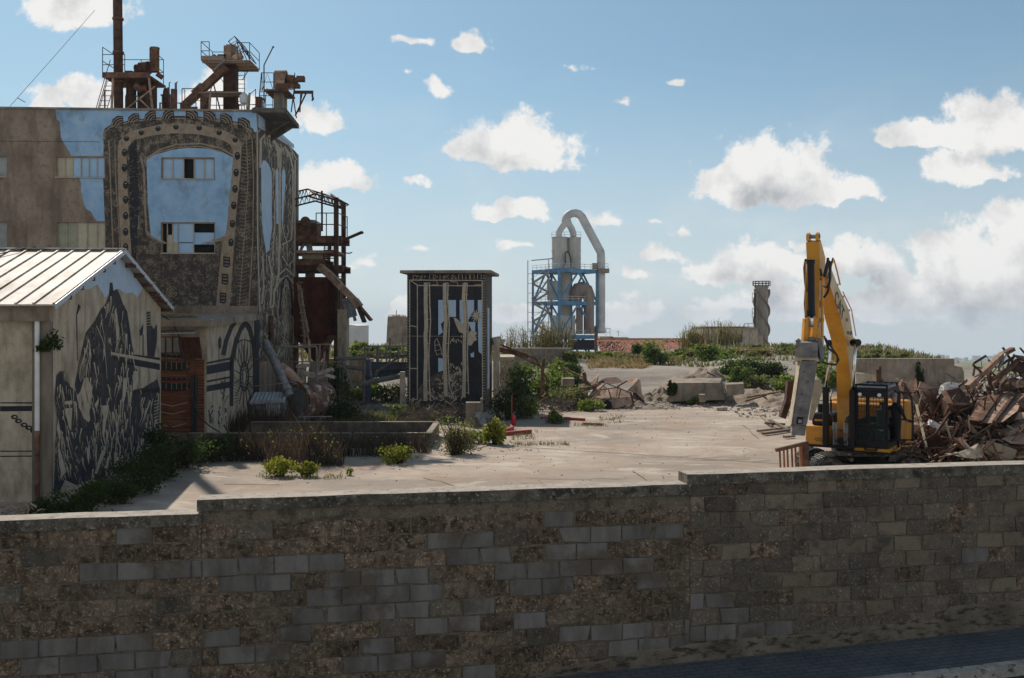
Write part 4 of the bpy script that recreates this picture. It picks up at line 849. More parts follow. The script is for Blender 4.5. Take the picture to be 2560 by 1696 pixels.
for i in range(1500):              # fine engraving in the dark ring
    x, y = U(262, 644), U(296, 765)
    if not inside(x, y, frame) or inside(x, y, band) or inside(x, y, glass_) or any(q_[0] < x < q_[2] and q_[1] - 8 < y < q_[3] for q_ in WR) or (x < 330 and y > 630): continue
    mu.mi = CREAM; a = U(-.35, .35) if rnd.random() < .6 else U(1.2, 1.9); l_ = U(2.5, 8)
    mu.poly([PF.hit(a_, b_, so_ * 6) for a_, b_ in strokes([(x, y), (x + math.cos(a) * l_, y + math.sin(a) * l_)], U(.6, 1.3), .5)])
for yy in range(345, 760, 9):      # ring lines on the right column
    x = 618 - (yy - 345) * .035; mu.mi = CREAM; mu.poly([PF.hit(a_, b_, so_ * 6) for a_, b_ in strokes([(x - 12, yy + 2), (x, yy + 4), (x + 12, yy)], 1.1)])
mu.build('mural', [T['bluewall'], T['inkdense'], T['inkdense'], T['cream'], T['inkplain'], T['inkfine']], mill)
# side face mural
ms = MB(); so_ = SGN[PS] * .004
ms.mi = 1; holes(PS, ms, [(646, 300), (700, 345), (738, 378), (744, 390), (740, 860), (735, 900), (648, 905)], [], so_)
ms.mi = 0; holes(PS, ms, [(646, 286), (690, 322), (735, 362), (735, 372), (690, 345), (646, 318)], [], so_ * 2)
ms.mi = 3
def sline(pts, w0, w1=None, lay=4): ms.poly([PS.hit(a_, b_, so_ * lay) for a_, b_ in strokes(pts, w0, w1)])
ctr = [([(646, 330), (655, 318), (680, 330), (720, 358), (742, 400)], 3), ([(643, 330), (644, 600), (650, 780)], 3), ([(651, 420), (652, 350), (664, 335), (680, 345), (695, 370), (697, 420)], 6), ([(702, 420), (702, 380), (712, 368), (724, 385), (732, 420), (733, 520), (728, 600), (705, 612)], 4), ([(700, 370), (700, 560), (696, 700)], 5), ([(738, 400), (737, 600), (734, 860)], 4), ([(684, 420), (690, 450), (686, 560), (682, 640)], 2.5),
       ([(690, 720), (694, 690), (715, 672), (735, 690)], 4), ([(683, 770), (686, 730), (700, 700), (718, 690), (736, 710)], 4), ([(696, 770), (700, 735), (716, 712), (732, 735), (734, 800)], 3), ([(655, 640), (660, 690), (655, 760)], 3), ([(672, 640), (680, 690), (676, 770)], 4), ([(705, 640), (720, 665), (735, 650)], 3), ([(690, 900), (700, 870), (716, 850), (732, 880)], 4)]
for c_, w_ in ctr: sline(c_, w_)
rnd.seed(15)
for i in range(430):
    y = U(345, 890); x = U(650, 738); l_ = U(6, 34); c_ = U(-5, 5)
    if y < 300 + (x - 640) * .95 + 20: continue
    sline([(x, y), (x + c_, y + l_ * .5), (x + c_ * .3, y + l_)], U(.8, 2.6), .5, 3)
for i in range(40):
    t_ = U(0, 1); sline([(658 + t_ * 75, 345 + t_ * 45 + U(-12, 12)), (661 + t_ * 75, 352 + t_ * 45 + U(-8, 12))], U(1, 3), 1, 3)
for a in range(0, 360, 18): sline([(716 + 4 * math.cos(R(a)), 845 + 14 * math.sin(R(a))), (716 + 18 * math.cos(R(a)), 800 + 110 * math.sin(R(a)))], 1.6, 1, 3)
ms.mi = 0
for pts in ([(653, 480), (653, 415), (657, 402), (664, 402), (672, 412), (679, 430), (680, 570), (676, 600), (674, 625), (666, 632), (660, 600), (655, 560)], [(691, 560), (690, 430), (693, 418), (696, 430), (697, 560)], [(704, 540), (705, 430), (709, 422), (714, 435), (713, 470), (710, 500), (708, 550), (705, 566)]):
    ms.poly([PS.hit(a_, b_, so_ * 5) for a_, b_ in pts])
ms.mi = 4
ms.poly([PS.hit(a_, b_, so_ * 5) for a_, b_ in strokes(arc(716, 790, 16, 96, 180, 360, 20), 5)])
ms.build('side_mural', [T['bluepale'], T['inkdense'], T['inkdense'], T['creamlight'], T['inkplain']], mill)
# ================================================================ ROOF EQUIPMENT
ROOF = ZT - .12
def rail(mb, pts, h, r=.022, mid=True):
    for p_ in pts: mb.tube([p_, V(p_) + V((0, 0, h))], r, 5)
    for a_, b_ in zip(pts, pts[1:]):
        for k_ in ((h, h * .5) if mid else (h,)): mb.tube([V(a_) + V((0, 0, k_)), V(b_) + V((0, 0, k_))], r, 5)
def ladder(mb, a, b, w, n, r=.022, wd=(1, 0, 0)):
    a, b, wd = V(a), V(b), V(wd) * w / 2
    mb.tube([a - wd, b - wd], r, 5); mb.tube([a + wd, b + wd], r, 5)
    for i in range(1, n): p_ = a.lerp(b, i / n); mb.tube([p_ - wd, p_ + wd], r * .8, 4)
def lat(px, Y, z): return V(((px - CX) / F * Y, Y, z))
c = MB(); a = P(296, 200, 54.4); c.tube([lat(296.5, 54.4, ROOF), P(296, 200, 54.4), P(294, 0, 54.4), P(292, -150, 54.4)], .245, 16); 
st = thing('chimney_stack', 'very tall thin rusty chimney pipe rising out of the top of the picture', 'chimney', lat(296, 54.4, ROOF)); c.build('pipe', T['rustdark'], st, smooth='auto')
c = MB()
for y in (48, 132, 205): p_ = P(296.5 - (200 - y) * .01, y, 54.4); c.tube([p_ - V((0, 0, .05)), p_ + V((0, 0, .05))], .3, 16)
c.build('flange', T['rust'], st)
Yq = 54.8
dc = thing('dust_collector', 'rusty rooftop dust collector with platform, railing and dark tanks', 'machine', lat(335, Yq, ROOF))
b = MB(); zp = P(0, 199, Yq).z; x0, x1 = lat(275, Yq, 0).x, lat(391, Yq, 0).x
b.boxmm((x0, Yq - 1.0, zp - .12), (x1, Yq + 1.5, zp)); b.boxmm((x0, Yq - 1.06, zp - .16), (x1, Yq - 1.0, zp + .14)); b.build('platform', T['rust'], dc)
b = MB(); q = [(x0, Yq - 1, zp), ((x0 + x1) / 2, Yq - 1, zp), (x1 - .3, Yq - 1, zp)]; rail(b, [(x0, Yq + 1.4, zp), (x0, Yq - 1, zp)], 1.5); rail(b, [(x0, Yq - 1, zp), (x0 + 1.2, Yq - 1, zp)], 1.1); rail(b, [(x0, Yq + 1.4, zp), (x0 + 1.2, Yq + 1.4, zp), (x1 - .1, Yq + 1.4, zp), (x1, Yq - 1, zp)], 1.45); b.build('railing', T['rustdark'], dc)
for i, (px, dy) in enumerate(((300, -.95), (388, -.95), (300, 1.4), (398, 1.4))):
    b = MB(); p0 = lat(px, Yq, 0); b.bar((p0.x + (.25 if i % 2 else -.1), Yq + dy, ROOF), (p0.x, Yq + dy, zp - .12), .1); b.build('leg', T['rustpale'], dc)
b = MB(); b.bar(lat(300, Yq - .95, ROOF + .2), lat(388, Yq - .95, zp - .6), .07); b.bar(lat(388, Yq - .95, ROOF + .2), lat(340, Yq - .95, ROOF + 1.2), .07); b.build('brace', T['rustpale'], dc)
b = MB(); ladder(b, lat(248, Yq - .3, ROOF), lat(280, Yq - .3, zp + .1), .5, 9); b.tube([lat(232, Yq - .3, ROOF), lat(262, Yq - .3, zp + .0), lat(276, Yq - .3, zp + 1)], .022, 5); b.tube([lat(240, Yq - .3, ROOF), lat(268, Yq - .3, zp - .2)], .022, 5); b.build('ladder', T['rustdark'], dc)
for px, r, top, yy in ((328, .27, 207, 0), (368, .52, 207, .3), (414, .15, 213, .9), (322, .2, 225, .9)):
    b = MB(); zt_ = P(0, top, Yq).z; b.lathe(lat(px, Yq + yy, 0), [(r, ROOF), (r, zt_ - .2), (r * .7, zt_), (r * .3, zt_ + .05)], 18); b.build('tank', T['rustdark'], dc, smooth='auto')
b = MB(); b.tube([P(352, 172, Yq), P(372, 170, Yq - .1)], .36, 18); b.tube([P(343, 175, Yq - .2), P(353, 172, Yq)], .3, 16); b.build('fan_drum', T['rustdark'], dc, smooth='auto')
b = MB(); b.tube([P(387, 180, Yq), P(387, 120, Yq)], .24, 16); b.tube([P(387, 123, Yq), P(387, 119.5, Yq)], .26, 16); b.tube([P(396, 195, Yq), P(403, 185, Yq)], .2, 10); b.build('stub_stack', T['rust'], dc, smooth='auto')
b = MB(); b.box(P(324, 186, Yq), (.4, .4, .3)); b.tube([P(316, 184, Yq), P(336, 184, Yq)], .13, 10); b.build('motor', T['rustdark'], dc)
b = MB(); b.tube([P(336, 214, Yq - .5), P(352, 224, Yq - .4), P(366, 222, Yq - .3)], .2, 12); b.build('elbow_duct', T['rust'], dc, smooth='auto')
b = MB(); b.lathe(lat(435, 54.6, 0), [(.17, ROOF), (.17, P(0, 224, 54.6).z)], 16); b.build('flue_pipe', T['rust'], smooth='auto', label='short upright rusty flue pipe standing alone on the roof edge', category='pipe')
b = MB()
for px, h in ((423, 207), (438, 208), (441, 206)): b.tube([lat(px, 54.9, ROOF), P(px, h, 54.9), P(px + 4, h - 1, 54.9)], .03, 5)
b.build('vent_pipe', T['rustdark'], label='cluster of thin hooked vent pipes behind the short flue', category='pipe')
b = MB(); rail(b, [lat(455, 53.8, ROOF), lat(490, 53.8, ROOF)], P(0, 222, 53.8).z - ROOF, .025); b.tube([P(455, 222, 53.8), P(462, 225, 53.2), lat(462, 53.2, ROOF)], .022, 5); b.boxmm(lat(455, 53.6, ROOF), lat(494, 53.7, P(0, 267, 53.6).z)); b.build('guard_rail', T['rust'], label='rusty guard rail frame with red kickboard on the roof edge', category='railing')
# bucket elevator
Ye = 56.0
el = thing('bucket_elevator', 'rusty bucket elevator tower with planked head platform and slanting chute', 'machine', lat(578, Ye, ROOF))
b = MB(); xa, xb = lat(565, Ye, 0).x, lat(592, Ye, 0).x; ztp = P(0, 155, Ye).z; b.boxmm((xa, Ye - .35, ROOF), (xb, Ye + .35, ztp)); b.bar((xa - .02, Ye - .36, ROOF), (xa - .02, Ye - .36, ztp), .06); b.bar((xb + .02, Ye - .36, ROOF), (xb + .02, Ye - .36, ztp), .06); b.build('shaft', T['rustdark'], el)
b = MB(); zq = P(0, 163, Ye).z
for i in range(7): b.boxmm((lat(518, Ye, 0).x, Ye - 1.1 + i * .31, zq - .05), (lat(638, Ye, 0).x, Ye - .83 + i * .31, zq))
b.boxmm((lat(518, Ye, 0).x, Ye - 1.16, zq - .03), (lat(575, Ye, 0).x, Ye - 1.1, zq + .22)); b.bar((lat(520, Ye, 0).x, Ye - 1, zq - .1), (lat(636, Ye, 0).x, Ye - 1, zq - .1), .1); b.bar((lat(520, Ye, 0).x, Ye + .9, zq - .1), (lat(636, Ye, 0).x, Ye + .9, zq - .1), .1); b.build('head_platform', T['wood'], el)
b = MB(); rail(b, [(lat(518, Ye, 0).x, Ye + 1, zq), (lat(518, Ye, 0).x, Ye - 1.1, zq), (lat(538, Ye, 0).x, Ye - 1.1, zq)], 1.0); rail(b, [(lat(518, Ye, 0).x, Ye + 1, zq), (lat(578, Ye, 0).x, Ye + 1, zq)], 1.0)
rail(b, [(lat(608, Ye, 0).x, Ye - 1.1, zq), (lat(637, Ye, 0).x, Ye - 1.1, zq), (lat(637, Ye, 0).x, Ye + 1, zq)], .95); b.build('railing', T['rustdark'], el)
b = MB()
for dy in (-1.1, -.2, .9):
    q = [P(585, 118, Ye) + V((0, dy, 0)), P(600, 105, Ye) + V((0, dy, 0)), P(630, 150, Ye) + V((0, dy, 0))]
    b.tube(q, .03, 5); b.tube([P(588, 126, Ye) + V((0, dy, 0)), P(604, 116, Ye) + V((0, dy, 0)), P(622, 160, Ye) + V((0, dy, 0))], .025, 5)
for px, py in ((600, 105), (630, 150), (585, 118), (615, 127)): b.tube([P(px, py, Ye) + V((0, -1.1, 0)), P(px, py, Ye) + V((0, .9, 0))], .025, 5)
b.build('canopy_frame', T['rustdark'], el)
b = MB(); b.box(P(571, 134, Ye - .3), (.42, .4, .8)); b.box(P(580, 126, Ye), (.5, .6, .5)); b.tube([P(590, 140, Ye - .4), P(597, 150, Ye - .4)], .33, 14); b.build('head_drive', T['rustpale'], el)
b = MB(); b.prism([P(527, 150, Ye - .8), P(544, 149, Ye - .8), P(540, 138, Ye - .8), P(534, 135, Ye - .8)], (0, .5, 0)); b.prism([P(540, 150, Ye - .5), P(562, 149, Ye - .5), P(566, 136, Ye - .5), P(544, 136, Ye - .5)], (0, .5, 0)); b.build('hopper_plate', T['rustdark'], el)
b = MB(); a1, a2 = P(566, 168, Ye - .8), P(458, 268, Ye - .8); b.bar(a1, a2, .45, .36); b.build('chute', T['rust'], el)
b = MB(); b.bar(a1.lerp(a2, -.05) + V((-.1, -.2, .22)), a1.lerp(a2, .2) + V((-.1, -.2, .22)), .4, .02); b.bar(a1.lerp(a2, .52) + V((-.08, -.2, .2)), a1.lerp(a2, .74) + V((-.08, -.2, .2)), .42, .03); b.build('chute_cover', T['galv'], el)
b = MB(); ladder(b, lat(599, Ye - .7, ROOF), P(601, 178, Ye - .7), .5, 12); b.tube([P(606, 200, Ye - .7), P(620, 178, Ye - .7)], .025, 5); b.build('ladder', T['rustdark'], el); b = MB(); ladder(b, lat(577, Ye - .5, ROOF), P(577, 235, Ye - .5), .4, 5); b.build('ladder', T['rustdark'], el)
b = MB(); b.tube([lat(500, Ye, ROOF), P(540, 182, Ye), P(566, 215, Ye)], .03, 5); b.tube([lat(560, Ye, ROOF), P(533, 207, Ye)], .04, 5); b.build('brace', T['rustdark'], el)
b = MB(); zl = P(0, 246, Ye).z
for i in range(5): b.boxmm((lat(519, Ye, 0).x, Ye - 1.6 + i * .25, zl - .05), (lat(622, Ye, 0).x, Ye - 1.38 + i * .25, zl))
for px in (522, 620): b.bar(lat(px, Ye - 1.5, ROOF), lat(px + 4, Ye - 1.5, zl - .05), .1)
b.build('lower_platform', T['wood'], el)
b = MB(); rail(b, [lat(519, Ye - .3, ROOF + .3), lat(541, Ye - .3, ROOF + .3), lat(565, Ye - .3, ROOF + .3)], 1.55); rail(b, [lat(594, Ye + 1.4, ROOF), lat(618, Ye + 1.4, ROOF), lat(639, Ye - .4, ROOF)], 1.95); b.build('lower_railing', T['rustdark'], el)
b = MB(); b.lathe(lat(610, 54.5, 0), [(.2, P(0, 259, 54.5).z), (.24, P(0, 250, 54.5).z), (.24, P(0, 240, 54.5).z), (.12, P(0, 234, 54.5).z)], 16); b.bar(lat(604, 54.5, ROOF), lat(604, 54.5, P(0, 258, 54.5).z), .05); b.bar(lat(616, 54.5, ROOF), lat(616, 54.5, P(0, 258, 54.5).z), .05)
b.build('small_tank', T['white'], smooth='auto', label='small pale tank on thin legs beside the elevator shaft', category='tank')
# hoist head
Yh = 54.6; zb = ZT + .19
ho = thing('hoist_tower', 'rusted hoist with drum wheel, red deck and jib hook above the overhanging slab', 'hoist', lat(700, Yh, zb))
b = MB(); zr_ = P(0, 235, Yh).z; b.boxmm(lat(684, Yh - .3, zb), lat(718, Yh + 1.0, zr_)); b.build('concrete_column', T['concrete'], ho)
b = MB(); b.boxmm(lat(660, Yh - .7, zr_), lat(738, Yh + 1.3, zr_ + .1)); b.boxmm(lat(690, Yh - .76, zr_ + .1), lat(735, Yh - .7, zr_ + .4)); b.build('deck', T['rust'], ho)
b = MB(); p_ = P(703, 200, Yh); b.tube([p_ + V((-.3, 0, 0)), p_ + V((.3, 0, 0))], .52, 22); b.boxmm((p_.x - .3, Yh - .5, p_.z - .55), (p_.x + .3, Yh + .5, p_.z)); b.build('drum', T['rustpale'], ho, smooth='auto')
b = MB(); b.tube([P(719, 200, Yh), P(735, 202, Yh)], .3, 14); b.tube([P(733, 203, Yh), P(744, 203, Yh)], .2, 12); b.box(P(752, 198, Yh), (.42, .35, .28)); b.box(P(738, 216, Yh), (.5, .4, .2)); b.build('motor', T['rust'], ho)
b = MB(); b.bar(P(735, 231, Yh), P(783, 231, Yh), .12, .16); b.bar(P(765, 234, Yh), P(738, 290, Yh), .07); b.build('jib', T['rustdark'], ho)
b = MB(); b.tube([P(781, 232, Yh), P(781, 242, Yh)], .05, 6); b.tube([P(781, 242, Yh), P(783, 247, Yh), P(780, 252, Yh)], .06, 6); b.build('hook', T['rustdark'], ho)
b = MB(); rail(b, [lat(655, Yh - .6, zr_), lat(684, Yh - .6, zr_)], 1.0); b.tube([lat(655, Yh - .6, zr_), lat(668, Yh - .6, zr_ + 1), lat(684, Yh - .6, zr_)], .02, 4); rail(b, [lat(719, Yh + 1.2, zr_), lat(735, Yh + 1.2, zr_), lat(737, Yh - .6, zr_)], 1.0); b.build('railing', T['rustdark'], ho)
b = MB(); ladder(b, lat(648, Yh - .9, ZT + .05), lat(660, Yh - .9, zr_ + .1), .35, 7); b.tube([lat(644, Yh - .9, ZT), lat(654, Yh - .9, zr_ + .95)], .03, 5); rail(b, [lat(664, Yh - .2, zb), lat(682, Yh - .2, zb)], 1.0); b.build('stair', T['rust'], ho)
for px, q_ in ((728, 735), (750, 752), (741, 733), (746, 757)):
    b = MB(); b.tube([lat(px, Yh + (.9 if px % 2 else -.7), zb), lat(q_, Yh + (.9 if px % 2 else -.7), zr_)], .035, 5); b.build('leg', T['rustdark'], ho)
b = MB(); b.tube([lat(660, Yh - .5, zb), P(660, 163, Yh - .5), P(683, 117, Yh - .5)], .035, 6); b.tube([P(681, 119, Yh - .5), P(685, 117, Yh - .5)], .05, 6); b.build('bent_pole', T['rustdark'], label='thin bent dark pole leaning above the roof corner', category='pole')
b = MB(); b.tube([P(25, 266, 52.2), P(130, 148, 56), P(237, 26, 60)], .014, 4); b.tube([P(43, 245, 52.6), P(63, 256, 52.3)], .02, 4); b.build('guy_wire', T['rustdark'], label='thin guy wire slanting up from the left roof edge', category='wire')
for i, (x0, x1, y0, Y_, r, lb) in enumerate(((400, 452, 258, 57.5, .06, 'low pipe run behind the short flue'), (470, 520, 252, 58.5, .09, 'fat low pipe behind the slanting chute'), (262, 300, 226, 57, .05, 'thin pipe behind the chimney foot'), (596, 645, 262, 57.8, .07, 'pipe run beside the small pale tank'))):
    b = MB(); b.tube([lat(x0, Y_, ROOF), P(x0, y0, Y_), P(x1, y0, Y_), lat(x1, Y_, ROOF)], r, 8); b.build('roof_pipe', T['rust'], label=lb + ' on the mill roof', category='pipe')
for x0, x1, y0, Y_, lb in ((404, 424, 240, 58, 'small square rusty housing left of the short flue'), (500, 520, 236, 59, 'square rusty housing behind the chute foot'), (640, 652, 246, 57, 'narrow rusty housing left of the hoist stair')):
    b = MB(); p0 = P(x0, y0, Y_); p1 = P(x1, y0, Y_); b.boxmm((p0.x, Y_, ROOF), (p1.x, Y_ + .5, p0.z)); b.prism([p0 + V((-.05, -.05, .003)), p1 + V((.05, -.05, .003)), p1 + V((.05, .55, .003)), p0 + V((-.05, .55, .003))], (0, 0, .08)); b.build('roof_housing', T['rust'], label=lb, category='housing')
b = MB(); rail(b, [lat(x, 64, ROOF) for x in (240, 300, 370, 440, 510, 580, 640)], 2.4, .03); b.build('roof_railing', T['rustdark'], label='long thin railing along the far edge of the mill roof', category='railing')
# ================================================================ RUSTY PROCESS FRAME right of the mill
Yr = 66.0
def q1(x, y, Y=Yr): return P(720 + x / 3.136, 460 + y / 3.136, Y)
fr = thing('girder_tower', 'tall skeletal rusty steel frame with arched roof trusses behind the mill', 'structure', (q1(300, 0).x, Yr, 0))
for x, y0, y1, Y in ((378, 108, 1560, Yr - .8), (436, 145, 1560, Yr + 2.6), (40, 70, 1560, Yr + 2.6)):
    b = MB(); p_ = q1(x, y0, Y); b.bar(p_, (p_.x, Y, 0), .28, .3); b.build('post', T['rustdark'], fr)
for Y, top, bot in ((Yr - .8, [(-60, 150), (75, 115), (215, 80), (345, 118), (432, 146)], [(-60, 205), (75, 170), (215, 135), (345, 172), (432, 196)]), (Yr + 2.6, [(-60, 95), (75, 60), (152, 42), (300, 88), (378, 112), (475, 165)], [(-60, 150), (75, 115), (152, 95), (300, 140), (378, 165), (440, 190)])):
    b = MB(); tp = [q1(*c_, Y) for c_ in top]; bt = [q1(*c_, Y) for c_ in bot]; b.tube(tp, .06, 5); b.tube(bt, .06, 5)
    def along(pl_, t_):
        t_ *= len(pl_) - 1; i = min(int(t_), len(pl_) - 2); return pl_[i].lerp(pl_[i + 1], t_ - i)
    for i in range(16): b.tube([along(tp, i / 16), along(bt, (i + .5) / 16), along(tp, (i + 1) / 16)], .035, 4)
    b.build('truss', T['rustdark'], fr)
b = MB()
for x, y in ((215, 80), (345, 118), (378, 112)): b.bar(q1(x, y, Yr - .8), q1(x - 40, y - 30, Yr + 2.6), .1)
b.tube([q1(265, 55, Yr + 1), q1(267, 372, Yr + 1)], .07, 5); b.build('purlin', T['rustdark'], fr)
for y0, y1, x1, m_ in ((412, 466, 432, 'rust'), (592, 642, 300, 'rust'), (640, 690, 440, 'rustdark'), (525, 548, 392, 'rustpale')):
    b = MB(); za, zb_ = q1(0, y1).z, q1(0, y0).z; b.boxmm((q1(-20, 0).x, Yr - .5, za), (q1(x1, 0).x, Yr - .2, zb_)); b.boxmm((q1(-20, 0).x, Yr - .2, zb_ - .12), (q1(x1, 0).x, Yr + 2.4, zb_ - .02)); b.boxmm((q1(-20, 0).x, Yr + 2.4, za), (q1(x1, 0).x, Yr + 2.7, zb_)); b.build('floor_beam', T[m_], fr)
b = MB(); zf = q1(0, 412).z; rail(b, [(q1(230, 0).x, Yr - .4, zf), (q1(310, 0).x, Yr - .4, zf), (q1(400, 0).x, Yr - .4, zf), (q1(425, 0).x, Yr + 2, zf)], 1.5, .035); zf = q1(0, 650).z; rail(b, [(q1(395, 0).x, Yr - .4, zf), (q1(430, 0).x, Yr + 1, zf)], 1.4, .035); b.build('railing', T['rustdark'], fr)
b = MB(); ladder(b, q1(325, 600), q1(335, 455), .8, 9, .04); b.bar(q1(318, 610), q1(330, 450), .2); b.build('ladder', T['rust'], fr); b = MB(); ladder(b, q1(412, 980, Yr + 1), q1(405, 700, Yr + 1), .7, 10, .03); b.build('ladder', T['rust'], fr); b = MB(); b.bar(q1(390, 970), q1(436, 720, Yr + 2.6), .1); b.bar(q1(390, 720), q1(436, 970, Yr + 2.6), .1); b.bar(q1(425, 275, Yr + 2), q1(436, 350, Yr + 2), .1); b.build('brace', T['rust'], fr)
b = MB(); b.prism([q1(110, 552), q1(312, 556), q1(312, 592), q1(110, 592)], (0, .1, 0)); b.build('panel', T['dust'], fr)
b = MB(); b.boxmm((q1(135, 0).x, Yr, q1(0, 730).z), (q1(200, 0).x, Yr + .5, q1(0, 595).z)); b.build('column_pad', T['concrete'], fr)
b = MB(); b.bar(q1(445, 432), q1(575, 376), .14, .1); b.bar(q1(450, 442), q1(588, 384), .08); 
for i in range(7): b.bar(q1(450, 430).lerp(q1(575, 376), i / 7), q1(455, 442).lerp(q1(586, 386), i / 7), .05)
b.bar(q1(575, 374), q1(588, 390), .15); b.bar(q1(400, 440), q1(450, 430), .2); b.build('jib_arm', T['rustdark'], fr); b = MB(); b.tube([q1(430, 540), q1(480, 545), q1(503, 538)], .04, 5); b.build('bent_rod', T['rustdark'], fr)
hp = thing('feed_hopper', 'boxy rusty feed hopper with grey lid on the frame top floor', 'hopper', q1(140, 420))
b = MB(); b.prism([q1(50, 310), q1(215, 310), q1(215, 380), q1(200, 412), q1(160, 420), q1(60, 420), q1(50, 400)], (0, 2, 0)); b.build('bin', T['rust'], hp)
b = MB(); b.prism([q1(50, 309, Yr - .05), q1(215, 309, Yr - .05), q1(212, 284, Yr - .05), q1(150, 278, Yr - .05), q1(50, 292, Yr - .05)], (0, 2.1, 0)); b.build('lid', T['steel'], hp)
b = MB(); b.tube([q1(136, 293, Yr - .3), q1(136, 293, Yr)], .32, 14); b.tube([q1(136, 293, Yr - .34), q1(136, 293, Yr - .3)], .2, 12); b.build('port', T['rust'], hp)
b = MB(); b.hexa([q1(110, 525, Yr), q1(85, 525, Yr), q1(85, 525, Yr + .6), q1(110, 525, Yr + .6)], [q1(165, 420, Yr), q1(125, 420, Yr), q1(125, 420, Yr + .6), q1(165, 420, Yr + .6)]); b.hexa([q1(195, 525, Yr - .1), q1(148, 525, Yr - .1), q1(148, 525, Yr + .5), q1(195, 525, Yr + .5)], [q1(180, 420, Yr - .1), q1(130, 420, Yr - .1), q1(130, 420, Yr + .5), q1(180, 420, Yr + .5)]); b.build('spout', T['steel'], hp)
bn = thing('rusty_bin', 'big square deep red rusted storage bin with corrugated right side', 'bin', (q1(230, 0).x, Yr, 0))
b = MB(); za, zb_ = q1(0, 1185, 64.6).z, q1(0, 730, 64.6).z; xA, xB = q1(40, 0, 64.6).x, q1(312, 0, 64.6).x
b.boxmm((xA, 64.6, za), (xB, 68, zb_))
for y in (832, 945, 1055): z_ = q1(0, y, 64.6).z; b.boxmm((xA, 64.52, z_ - .05), (xB, 64.6, z_ + .05))
for x in (188, 296): xx = q1(x, 0, 64.6).x; b.boxmm((xx - .04, 64.53, za), (xx + .04, 64.6, zb_))
b.build('front_shell', T['rustbin'], bn)
b = MB(); xe = q1(385, 0, 65.6).x
for i in range(6): xx = xB + .01 + (xe - xB) * i / 6; b.prism([(xx, 64.7 + i * .2, za), (xx + .22, 64.6 + i * .2, za), (xx + (xe - xB) / 6, 64.9 + i * .2, za)], (0, 0, zb_ - za - .1))
b.boxmm((xB + .01, 65.9, za), (xe, 68, zb_)); b.build('corrugated_side', T['rustbin'], bn)
b = MB(); b.hexa([(xA + 1.2, 65.4, za - 1.8), (xB - .9, 65.4, za - 1.8), (xB - .9, 67, za - 1.8), (xA + 1.2, 67, za - 1.8)], [(xA, 64.62, za - .01), (xB, 64.62, za - .01), (xB, 68, za - .01), (xA, 68, za - .01)]); b.build('funnel', T['rustbin'], bn)
for x in (60, 305, 375):
    b = MB(); p_ = q1(x, 0, 64.8); b.bar((p_.x, 64.9, 0), (p_.x, 64.9, za), .22); b.build('leg', T['rust'], bn)
ch = thing('broken_chute', 'broken pale rusty chute sagging down to the right with split end', 'chute', q1(500, 1000))
b = MB(); pts = [q1(250, 650, Yr - 1.0), q1(330, 715, Yr - 1.2), q1(400, 790, Yr - 1.3), q1(520, 910, Yr - 1.3), q1(560, 965, Yr - 1.4)]
for a_, c_ in zip(pts, pts[1:]): b.bar(a_, c_, .5, .42)
b.build('trough', T['rustpale'], ch)
b = MB(); b.bar(q1(545, 945, Yr - 1.4), q1(600, 1085, Yr - 1.7), .36, .12); b.bar(q1(560, 960, Yr - 1.4), q1(652, 1070, Yr - 1.6), .4, .14); b.build('split_end', T['rust'], ch)
b = MB(); b.bar(q1(462, 895, Yr - 1.3), q1(503, 1045, Yr - 1.5), .7, .06, (0, 1, 0)); b.bar(q1(518, 1040, Yr - 1.5), q1(528, 1075, Yr - 1.5), .2, .04, (0, 1, 0)); b.bar(q1(470, 870, Yr - 1.2), q1(510, 895, Yr - 1.2), .3, .1); b.build('hanging_flap', T['steel'], ch)
b = MB(); b.boxmm((q1(388, 0, 64.2).x, 64.2, 0), (q1(458, 0, 64.2).x, 65.3, q1(0, 992, 64.2).z)); b.boxmm((q1(384, 0, 64.2).x, 64.15, q1(0, 992, 64.2).z), (q1(460, 0, 64.2).x, 65.35, q1(0, 985, 64.2).z)); b.build('concrete_pillar', T['plaster'], label='tall plain beige concrete pillar right of the rusty bin', category='pillar')
b = MB(); rnd.seed(31)
for i in range(16):
    x = U(70, 110); b.tube([q1(x, U(760, 900), 62.5 + U(0, 1)), q1(x + U(20, 75), U(1150, 1300), 62.5 + U(-.5, 1))], .035, 4)
for i in range(9): y = 770 + i * 60; b.tube([q1(78 + i * 3, y, 62.4), q1(118 + i * 5, y + 6, 62.4)], .04, 4)
b.build('scaffold_poles', T['wood'], label='bundle of leaning scaffold poles between mill and rusty bin', category='poles')
Yf = 150
b = MB(); p0, p1 = P(862, 1000, Yf), P(893, 1000, Yf); b.boxmm((p0.x, Yf, -6), (p1.x, Yf + 12, P(0, 815, Yf).z)); b.prism([(p0.x, Yf - .02, P(0, 815, Yf).z), (p1.x + .1, Yf - .02, P(0, 815, Yf).z), ((p0.x + p1.x) / 2 - .6, Yf - .02, P(0, 811, Yf).z)], (0, 12.1, 0)); b.build('far_shed', T['duct'], label='distant grey shed beyond the bank beside the beige pillar', category='shed')
Yf = 120; hz = P(0, 792, Yf).z
ct = thing('cooling_tower', 'tapering weathered concrete tower with grass tuft and thin aerial on top', 'tower', P(990, 865, Yf))
b = MB(); b.hexa([P(965, 872, Yf), P(1022, 872, Yf), P(1022, 872, Yf + 3), P(965, 872, Yf + 3)], [P(969, 792, Yf), P(1018, 792, Yf), P(1018, 792, Yf + 3), P(969, 792, Yf + 3)])
for i in range(1, 4): z_ = 865 - i * 18; b.boxmm(P(968, z_, Yf - .02), P(1018, z_ + .8, Yf))
b.build('shaft', T['concrete'], ct)
